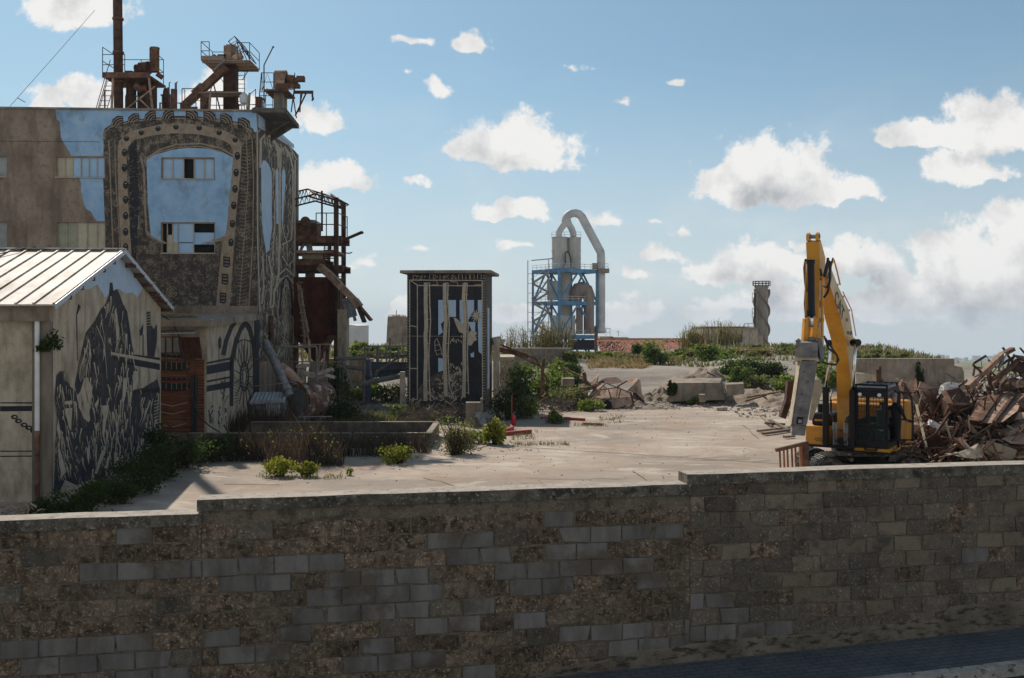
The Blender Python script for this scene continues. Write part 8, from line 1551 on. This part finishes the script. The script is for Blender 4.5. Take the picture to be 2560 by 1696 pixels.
# ================================================================ PERSON
def person():
    base = LE(1.14, .62, 1.17)
    bm_v, bm_e, rad = [], [], []
    def add(p_, r): bm_v.append(base + ER * p_[0] + EB * p_[1] + V((0, 0, p_[2]))); rad.append(r); return len(bm_v) - 1
    def chain(i, pts):
        for p_, r in pts: j = add(p_, r); bm_e.append((i, j)); i = j
        return i
    pel = add((0, 0, .92), .15)
    ch_ = chain(pel, [((.0, .0, 1.08), .15), ((-.02, .01, 1.26), .165), ((-.03, .02, 1.38), .13)]); nk = chain(ch_, [((-.05, .02, 1.47), .062), ((-.06, .02, 1.53), .062)])
    chain(nk, [((-.07, .02, 1.60), .095), ((-.075, .02, 1.68), .1), ((-.07, .02, 1.74), .07)]); head = len(bm_v) - 2
    chain(head, [((-.16, .0, 1.655), .016)])                      # nose
    # right leg straight on the sill, left leg bent up into the cab
    k = chain(pel, [((.07, -.06, .86), .1), ((.05, -.06, .48), .068), ((.07, -.05, .1), .045)]); chain(k, [((.0, -.06, .045), .045), ((-.11, -.07, .035), .036)])
    k = chain(pel, [((-.04, .09, .86), .1), ((-.32, .08, .74), .072), ((-.3, .1, .36), .047)]); chain(k, [((-.36, .1, .29), .043), ((-.45, .1, .27), .034)])
    def hand(i, w, d, up, side):
        pm = add(tuple(w[c] + d[c] * .05 for c in range(3)), .034); bm_e.append((i, pm)); ends = []
        for f, (o_, l_) in enumerate(((-.03, .07), (-.01, .085), (.012, .08), (.032, .062))):
            q0 = tuple(w[c] + d[c] * .1 + side[c] * o_ for c in range(3)); a1 = add(q0, .0105); bm_e.append((pm, a1))
            a2 = add(tuple(q0[c] + d[c] * l_ * .5 + up[c] * .012 for c in range(3)), .0095); bm_e.append((a1, a2)); a3 = add(tuple(q0[c] + d[c] * l_ * .8 + up[c] * .045 for c in range(3)), .008); bm_e.append((a2, a3))
        t1 = add(tuple(w[c] + d[c] * .05 - side[c] * .05 for c in range(3)), .012); bm_e.append((pm, t1)); t2 = add(tuple(w[c] + d[c] * .1 - side[c] * .062 + up[c] * .02 for c in range(3)), .01); bm_e.append((t1, t2))
    # right arm out to the door, left arm into the cab holding the post
    a = chain(ch_, [((.12, -.12, 1.36), .075), ((.22, -.06, 1.12), .05), ((.27, .12, .95), .034)]); hand(a, (.27, .12, .95), (.1, .75, -.6), (-.9, .0, 0), (.1, .6, .75))
    a = chain(ch_, [((-.12, .16, 1.36), .075), ((-.36, .1, 1.22), .05), ((-.42, -.1, 1.3), .034)]); hand(a, (-.42, -.1, 1.3), (-.1, -.8, .5), (-.7, 0, .3), (.4, .3, .8))
    me = bpy.data.meshes.new('person'); me.from_pydata([tuple(p_ - base) for p_ in bm_v], bm_e, []); ob = bpy.data.objects.new('person_tmp', me); COL.objects.link(ob)
    sk = ob.modifiers.new('skin', 'SKIN'); sk.use_smooth_shade = True
    if not me.skin_vertices: me.skin_vertices.new() if hasattr(me.skin_vertices, 'new') else None
    for i, r in enumerate(rad): me.skin_vertices[0].data[i].radius = (r, r); me.skin_vertices[0].data[i].use_root = i == 0
    su = ob.modifiers.new('sub', 'SUBSURF'); su.levels = 2; su.render_levels = 2
    dg = bpy.context.evaluated_depsgraph_get(); m2 = bpy.data.meshes.new_from_object(ob.evaluated_get(dg)); bpy.data.objects.remove(ob)
    m2.materials.clear()
    for k in ('cloth', 'skin', 'boot'): m2.materials.append(T[k])
    for p_ in m2.polygons:
        c_ = p_.center; x, y, z = c_.dot(ER), c_.dot(EB), c_.z; p_.use_smooth = True
        hnd = (z < .95 and x > .2 and y > .12) or (x < -.4 and z > 1.2)
        p_.material_index = 1 if z > 1.5 or hnd else (2 if z < .1 or (z < .33 and x < -.25) else 0)
    o = bpy.data.objects.new('person', m2); COL.objects.link(o); o.location = base; ORG['person'] = base
    o['label'] = 'person in black clothes and grey cap climbing into the excavator cab'; o['category'] = 'person'
    hc = base + ER * -.075 + EB * .02; b = MB(); b.lathe(hc, [(.112, 1.69), (.115, 1.72), (.1, 1.77), (.06, 1.805), (.01, 1.815)], 16); b.prism([hc + ER * -.09 + EB * -.08 + V((0, 0, 1.695)), hc + ER * -.09 + EB * .08 + V((0, 0, 1.695)), hc + ER * -.19 + EB * .06 + V((0, 0, 1.68)), hc + ER * -.19 + EB * -.06 + V((0, 0, 1.68))], (0, 0, .015)); b.build('cap', T['cap'], o, smooth='auto')
    b = MB()
    for s in (-.035, .035): b.tube([hc + ER * -.094 + EB * s + V((0, 0, 1.665)), hc + ER * -.1 + EB * s + V((0, 0, 1.665))], .012, 8)
    b.build('eyes', T['dark'], o); b = MB()
    for s in (-.1, .1): b.tube([hc + EB * s + V((0, 0, 1.62)), hc + EB * s * 1.05 + V((0, 0, 1.67))], .02, 6)
    b.build('ears', T['skin'], o)
person()
# ================================================================ RUSTY RACK in front
rk = thing('slatted_rack', 'rusty orange slatted rack standing left of the excavator track', 'rack', lat(1985, 30, 0))
b = MB(); b.bar(P(1939, 1126, 29.9), P(2020, 1107, 29.9), .14, .1); b.build('top_rail', T['rust'], rk); b = MB(); b.bar(lat(1950, 29.9, .25), lat(2015, 29.9, .25), .1, .1); b.build('bottom_rail', T['rust'], rk)
T['rustorange'] = M('orange_rust', [(.13, .045, .02), (.25, .095, .038), (.34, .15, .07)], 3, .85, stretch=(1, 1, .4), fine=(25, .2))
for px in (1951, 1961, 1970, 1981, 1990, 2002): b = MB(); p_ = P(px - 2, 1124 - (px - 1941) * .2, 30); b.bar(lat(px + 3, 30, .0), p_, .048 if px < 2000 else .13, .05); b.build('slat', T['rustorange'], rk)
b = MB(); b.bar(lat(2014, 30.1, 0), P(2012, 1112, 30.1), .14, .2); b.build('side_plate', T['rust'], rk)
# ================================================================ SCRAP HEAP
rnd.seed(202)
def prof(px):
    pts = [(2225, 1110), (2262, 1035), (2290, 1000), (2340, 985), (2385, 985), (2420, 975), (2450, 960), (2480, 945), (2520, 915), (2560, 905), (2620, 895), (2720, 960), (2780, 1100)]
    for (a, ya), (c, yc) in zip(pts, pts[1:]):
        if px <= c: return ya + (yc - ya) * max(0, (px - a) / (c - a))
    return 1100
def hpY(py): return 33.2 + (1170 - py) / 290 * 7.5
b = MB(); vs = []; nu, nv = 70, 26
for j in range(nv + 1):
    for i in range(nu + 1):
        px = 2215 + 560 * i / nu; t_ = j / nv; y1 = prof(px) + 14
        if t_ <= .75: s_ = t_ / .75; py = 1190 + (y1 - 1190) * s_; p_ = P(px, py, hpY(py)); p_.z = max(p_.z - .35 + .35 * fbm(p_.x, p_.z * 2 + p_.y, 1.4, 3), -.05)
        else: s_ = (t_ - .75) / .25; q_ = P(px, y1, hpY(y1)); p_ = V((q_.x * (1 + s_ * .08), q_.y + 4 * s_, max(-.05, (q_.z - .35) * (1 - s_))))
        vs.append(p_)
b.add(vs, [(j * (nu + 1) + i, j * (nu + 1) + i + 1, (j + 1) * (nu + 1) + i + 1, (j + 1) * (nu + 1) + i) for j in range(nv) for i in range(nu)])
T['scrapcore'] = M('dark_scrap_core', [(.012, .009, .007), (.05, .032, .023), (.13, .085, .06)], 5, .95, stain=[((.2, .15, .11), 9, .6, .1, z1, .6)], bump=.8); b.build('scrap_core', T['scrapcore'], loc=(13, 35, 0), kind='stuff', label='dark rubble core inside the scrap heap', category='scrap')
def bent(mb, c_, w_, h_, seed_axis=None):
    ax_ = V((U(-1, 1), U(-1, .2), U(-.6, 1))).normalized(); bx = ax_.orthogonal().normalized(); a = U(0, 6.28); bx = bx * math.cos(a) + ax_.cross(bx) * math.sin(a); nn = ax_.cross(bx)
    k = U(-.45, .45) * h_; kk = U(-.25, .25) * w_
    rows = [[c_ + ax_ * w_ * (i - 1) * .5 + bx * h_ * (j - 1) * .5 + nn * (k * (j == 1) + kk * (i == 1) + U(-.07, .07) * w_) for i in range(3)] for j in range(3)]
    sheet(mb, rows, .02)
b = MB()
def spot():
    while True:
        px = U(2232, 2680); y1 = prof(px); py = y1 + (1176 - y1) * U(0, 1) ** .85
        if py < 1165: return px, py, P(px, py, hpY(py) + U(-.1, .6))
SM = [T['rust'], T['rustpale'], T['rustdark'], T['dust'], T['steel'], T['rustbin']]
for i in range(300): px, py, c_ = spot(); b.mi = int(min(5, abs(rnd.gauss(.6, 1.3)))); bent(b, c_, U(.1, .55), U(.08, .4))
b.build('scrap_plates', SM, loc=(13, 35, 0), kind='stuff', label='jumbled torn rusty plates covering the scrap heap', category='scrap')
b = MB()
for i in range(760):
    px, py, c_ = spot(); b.mi = int(min(5, abs(rnd.gauss(0, 1.6)))); d = V((U(-1, 1), U(-.6, .6), U(-.5, .9))).normalized() * U(.4, 1.5); m_ = c_ + d * .5 + V((U(-.15, .15), 0, U(-.1, .2)))
    if rnd.random() < .6: e_ = V((U(-1, 1), U(-.4, .4), U(-.8, .8))) * .35; b.tube([c_, m_ + e_ * .5, m_ + e_, c_ + d], U(.012, .034), 5)
    else: b.bar(c_ - V((0, .2, 0)), c_ + d - V((0, .2, 0)), U(.03, .1), U(.025, .08))
b.build('scrap_bars', SM, loc=(13, 35, 0), kind='stuff', label='tangle of rusty bars and pipes in the scrap heap', category='scrap')
b = MB()
for i in range(700): px, py, c_ = spot(); b.mi = int(min(5, abs(rnd.gauss(0, 1.7)))); r = U(.04, .15); c_ = c_ - V((0, .25, 0)); b.box(c_ + V((0, 0, -.05)), (r * U(.6, 2.2), r, r * U(.4, 1)), Matrix.Rotation(U(0, 6), 3, 'Z') @ Matrix.Rotation(U(-1, 1), 3, 'X'))
b.build('scrap_bits', SM, loc=(13, 35, 0), kind='stuff', label='small rusty fragments strewn through the scrap heap', category='scrap')
def qs(x, y, Y=None): px, py = 2300 + x / 5.058, 860 + y / 5.058; return P(px, py, (hpY(py) if Y is None else Y))
# named scrap pieces
bx_ = thing('rusty_hopper_box', 'dark rusty flanged hopper box tipped on its side in the scrap', 'hopper', qs(440, 930, 36.0))
b = MB(); b.hexa([qs(260, 690, 36.2), qs(380, 760, 35.2), qs(370, 900, 35.2), qs(290, 910, 36.2)], [qs(330, 560, 37.2), qs(500, 550, 36.6), qs(640, 770, 36.2), qs(480, 840, 37.2)]); b.prism([qs(300, 600, 35.9), qs(380, 765, 35.1), qs(640, 765, 36.1), qs(560, 620, 36.6), qs(500, 552, 36.5), qs(320, 560, 36.8)], (0, .12, -.03)); b.build('shell', T['rustdark'], bx_)
b = MB(); b.bar(qs(300, 600, 35.8), qs(385, 765, 35.0), .16, .08); b.bar(qs(385, 765, 35.0), qs(650, 765, 36.0), .12, .08); b.bar(qs(385, 775, 35.0), qs(320, 900, 35.4), .12, .08); b.bar(qs(640, 775, 36.0), qs(480, 850, 35.6), .1, .08); b.build('flange', T['rust'], bx_)
b = MB(); sheet(b, [[qs(215, 690, 36.4), qs(250, 640, 36.3), qs(300, 590, 36.2)], [qs(265, 520, 37), qs(310, 540, 36.8), qs(480, 550, 36.9)], [qs(320, 490, 37.6), qs(400, 480, 37.6), qs(490, 500, 37.6)]]); b.build('grey_sheet', T['steel'], label='grey curved metal sheet lying over the tipped hopper box', category='sheet')
rp_ = thing('ribbed_panel', 'large pale rusty panel with dark ribs leaning on the scrap heap', 'panel', qs(950, 1000, 35.4))
b = MB(); sheet(b, [[qs(770, 1000, 34.2), qs(850, 1003, 34.1), qs(930, 998, 34.1)], [qs(900, 800, 35.8), qs(980, 800, 35.7), qs(1080, 795, 35.7)], [qs(1035, 610, 37.6), qs(1120, 606, 37.5), qs(1215, 625, 37.5)]], .05); sheet(b, [[qs(945, 1000, 34.15), qs(1050, 985, 34.1), qs(1230, 850, 35.2)], [qs(1225, 625, 37.5), qs(1270, 625, 37.6), qs(1320, 625, 37.6)]], .05); b.build('sheet', T['rustpale'], rp_)
b = MB(); b.bar(qs(768, 990, 34.1), qs(1030, 612, 37.45), .1, .14); b.bar(qs(935, 1000, 34.0), qs(1222, 622, 37.4), .1, .16); b.build('rib', T['rustdark'], rp_)
b = MB(); sheet(b, [[qs(630, 960, 34.5), qs(700, 970, 34.4), qs(765, 985, 34.35)], [qs(660, 860, 35.4), qs(760, 850, 35.3), qs(830, 870, 35.2)], [qs(745, 680, 36.8), qs(880, 650, 37.0), qs(1025, 612, 37.3)]], .04); b.build('stained_plate', T['rust'], label='broad dark stained plate left of the ribbed panel', category='plate')
b = MB(); sheet(b, [[qs(300, 1390, 33.4), qs(430, 1410, 33.2), qs(560, 1440, 33.1), qs(700, 1452, 33.1), qs(790, 1430, 33.2)], [qs(440, 1395, 33.5), qs(520, 1360, 33.5), qs(620, 1320, 33.5), qs(710, 1310, 33.5), qs(790, 1380, 33.5)], [qs(560, 1350, 33.8), qs(610, 1335, 33.8), qs(690, 1290, 33.9), qs(735, 1255, 33.9), qs(765, 1290, 33.9)]], .03); b.build('white_sheet', T['dust'], label='bent off-white sheet at the front of the scrap heap', category='sheet')
cb_ = thing('grey_cabinet', 'battered grey cabinet half buried in the scrap heap', 'cabinet', qs(990, 1420, 34))
b = MB(); b.hexa([qs(880, 1420, 34), qs(1110, 1410, 34), qs(1120, 1400, 34.7), qs(890, 1405, 34.7)], [qs(870, 1262, 34), qs(1110, 1262, 34), qs(1120, 1240, 34.7), qs(900, 1240, 34.7)]); b.build('case', T['hammer'], cb_); b = MB(); b.boxmm(qs(1030, 1310, 33.99), qs(1058, 1262, 34)); b.build('opening', T['rustdark'], cb_); b = MB(); sheet(b, [[qs(870, 1240, 33.8), qs(980, 1215, 33.7), qs(1070, 1250, 33.8)], [qs(910, 1205, 34.3), qs(980, 1200, 34.3), qs(1040, 1220, 34.3)]]); b.build('lid', T['rustpale'], cb_)
for lb, m_, w_, h_, a_, c_ in (('long pale rusty girder rising highest out of the scrap', 'rustpale', .2, .2, qs(600, 550, 37.5), qs(1050, 130, 38.6)), ('thick bent tip on the highest girder', 'rust', .22, .14, qs(1045, 135, 38.6), qs(1175, 65, 38.8)), ('second girder leaning under the highest one', 'rust', .16, .14, qs(860, 560, 37.3), qs(1240, 210, 38.6)), ('grey strut crossing below the highest girder', 'steel', .09, .08, qs(980, 340, 38.3), qs(1080, 130, 38.4)), ('wide grey beam at the lower right edge of the heap', 'wood', .3, .2, qs(1060, 1150, 34.6), qs(1400, 960, 36)), ('slim rusty bar standing upright in the heap centre', 'rust', .1, .08, qs(600, 960, 35.2), qs(530, 1330, 34)), ('leaning rusty flat bar right of the upright one', 'rustpale', .13, .08, qs(580, 970, 35.0), qs(700, 1130, 34.6)), ('pale diagonal bar in the lower heap', 'rustpale', .16, .1, qs(500, 1200, 34), qs(610, 1330, 33.6)), ('brown diagonal bar above the white sheet', 'rust', .13, .1, qs(435, 1200, 34.1), qs(560, 1320, 33.7)), ('thin long rod lying across the heap middle', 'rustpale', .06, .06, qs(400, 980, 35.3), qs(780, 1060, 35)), ('purple brown bar lying level in the lower heap', 'rust', .1, .08, qs(590, 1165, 34.4), qs(860, 1175, 34.4)), ('rusty bar slanting to the right edge of the heap', 'rust', .12, .1, qs(1040, 890, 35.6), qs(1330, 790, 36))):
    b = MB(); b.bar(a_, c_, w_, h_); b.build('scrap_beam', T[m_], label=lb, category='beam', group='loose beams in the scrap heap')
b = MB(); b.tube([qs(835, 150, 38), qs(690, 240, 38), qs(672, 270, 38), qs(710, 300, 38), qs(760, 340, 37.9), qs(790, 430, 37.8)], .05, 7); b.tube([qs(690, 300, 38), qs(675, 400, 37.8)], .04, 6); b.build('zigzag_pipe', T['rustdark'], label='zigzag bent dark pipe poking above the scrap heap', category='pipe')
b = MB(); b.tube([qs(1000, 290, 38.6), qs(1100, 215, 38.6), qs(1190, 165, 38.6)], .05, 6); b.tube([qs(1130, 220, 38.5), qs(1090, 330, 38.3)], .04, 6); b.build('bent_rod', T['rustdark'], label='bent dark rod in front of the curled rusty plate', category='rod')
b = MB(); sheet(b, [[qs(1170, 140, 38.6), qs(1260, 200, 38.3), qs(1400, 260, 38.3)], [qs(1200, 138, 39), qs(1300, 150, 38.8), qs(1420, 200, 38.8)]], .04); sheet(b, [[qs(1135, 340, 38.2), qs(1250, 360, 38), qs(1420, 340, 38)], [qs(1150, 270, 38.7), qs(1260, 230, 38.5), qs(1420, 220, 38.5)]], .04); b.build('curled_plate', T['rustdark'], label='curled dark rusty plate at the top right of the heap', category='plate')
b = MB(); sheet(b, [[qs(1010, 600, 37.1), qs(1020, 520, 37.2), qs(1060, 400, 37.6)], [qs(1120, 600, 37), qs(1110, 500, 37), qs(1100, 400, 37.4)]], .05); sheet(b, [[qs(1130, 600, 37), qs(1250, 560, 37), qs(1420, 520, 37.2)], [qs(1130, 430, 37.6), qs(1250, 440, 37.6), qs(1420, 430, 37.7)]], .05); b.build('dark_drum_shell', T['rustdark'], label='dark curved drum shell right of the tangle above the panel', category='shell')
b = MB(); sheet(b, [[qs(1230, 730, 36), qs(1300, 820, 35.8), qs(1400, 800, 35.8)], [qs(1310, 640, 36.6), qs(1400, 600, 36.5), qs(1450, 580, 36.5)]], .05); b.build('brown_plate', T['rust'], label='warm brown folded plate at the right picture edge', category='plate')
b = MB(); sheet(b, [[qs(1110, 1010, 35), qs(1200, 960, 34.9), qs(1400, 940, 35)], [qs(1150, 930, 35.5), qs(1250, 870, 35.4), qs(1400, 860, 35.4)]], .05); sheet(b, [[qs(1030, 1200, 34.1), qs(1150, 1260, 33.9), qs(1400, 1280, 33.9)], [qs(1100, 1165, 34.5), qs(1250, 1165, 34.4), qs(1400, 1150, 34.4)]], .05); b.build('draped_sheet', T['rustpale'], label='pale rusty sheet draped over the right of the heap', category='sheet')
b = MB(); b.hexa([P(2262, 1086, 35), P(2384, 1078, 35.2), P(2384, 1076, 36), P(2262, 1080, 36)], [P(2262, 1060, 35), P(2384, 1068, 35.2), P(2384, 1064, 36.4), P(2262, 1030, 36.8)]); b.build('flat_slab_plate', T['rustpale'], label='long flat pale plate lying between cab and scrap heap', category='plate')
b = MB(); b.bar(P(2291, 1012, 35.5), P(2316, 1118, 33.6), .07, .06); b.build('leaning_pole', T['dust'], label='thin pale pole leaning right of the open cab door', category='pole')
b = MB(); sheet(b, [[P(2238, 1000, 38), P(2262, 1010, 37.6), P(2290, 1005, 37.6)], [P(2245, 960, 38.4), P(2258, 946, 38.2), P(2275, 985, 38.2)]], .05); sheet(b, [[P(2265, 985, 38.4), P(2280, 990, 38.2), P(2294, 975, 38.2)], [P(2280, 950, 38.8), P(2290, 945, 38.8), P(2296, 952, 38.8)]], .05); b.build('folded_sheet', T['rust'], label='folded rusty sheet behind the excavator cab roof', category='sheet')
b = MB(); b.tube([P(2303, 955, 37.6), P(2294, 985, 37.6), P(2305, 1003, 37.6), P(2292, 1018, 37.6), P(2310, 1030, 37.6)], .05, 6); b.build('bent_strip', T['rustpale'], label='bright zigzag bent strip behind the open cab door', category='strip')
b = MB(); sheet(b, [[P(2145, 990, 40), P(2165, 985, 40), P(2195, 985, 40)], [P(2148, 962, 40.4), P(2158, 960, 40.4), P(2175, 975, 40.4)]], .05); b.build('rust_plate', T['rust'], label='small red brown plate just above the cab roof', category='plate')
b = MB(); b.prism([P(2190, 985, 44), P(2211, 985, 44), P(2210, 955, 44), P(2199, 935, 44), P(2191, 955, 44)], (0, .5, 0)); b.bar(P(2199, 940, 44), P(2199, 916, 44), .12); b.bar(P(2193, 950, 44), P(2192, 924, 44), .1); b.build('spired_casting', T['rust'], label='rusty pointed casting with two prongs before the ruined wall', category='casting')
b = MB(); b.box(qs(170, 1020, 35), (.34, .3, .2), Matrix.Rotation(.5, 3, 'Y')); b.tube([qs(150, 1010, 34.9), qs(190, 1040, 34.9)], .12, 8); b.build('white_sack', T['white'], smooth='auto', label='small crumpled white bag lying in front of the scrap', category='bag')
for i, (x, y, lb) in enumerate(((90, 680, 'folded pale sheet at the left of the scrap heap'), (60, 900, 'crumpled brown sheet low at the left of the heap'), (1290, 1330, 'crumpled sheet under the draped one at lower right'), (150, 1330, 'dark crumpled sheet by the track end'), (950, 1390, 'small pale torn sheet in front of the grey cabinet'), (430, 900, 'pale rounded sheet below the tipped hopper box'))):
    b = MB(); rnd.seed(300 + i); c_ = qs(x, y); c_.y -= .3; bent(b, c_, U(.9, 1.3), U(.6, .9)); b.build('scrap_sheet', T[('rustpale', 'rust', 'rustpale', 'rustdark', 'dust', 'steel')[i]], label=lb, category='sheet', group='loose sheets in the scrap heap')
# ================================================================ HAZE: the humid air over the plain
hz_ = bpy.data.materials.new('haze_air'); hz_.use_nodes = True; nt_ = hz_.node_tree; nt_.nodes.remove(nt_.nodes['Principled BSDF'])
pv = nt_.nodes.new('ShaderNodeVolumePrincipled'); pv.inputs['Color'].default_value = (.72, .85, 1, 1); pv.inputs['Density'].default_value = 1.5e-4
nt_.links.new(pv.outputs[0], nt_.nodes['Material Output'].inputs['Volume'])
b = MB(); b.boxmm((-3200, -60, -260), (4200, 5200, 48)); b.build('haze', hz_, loc=(0, 0, -260), kind='stuff', label='pale humid haze filling the air over the far plain', category='haze')
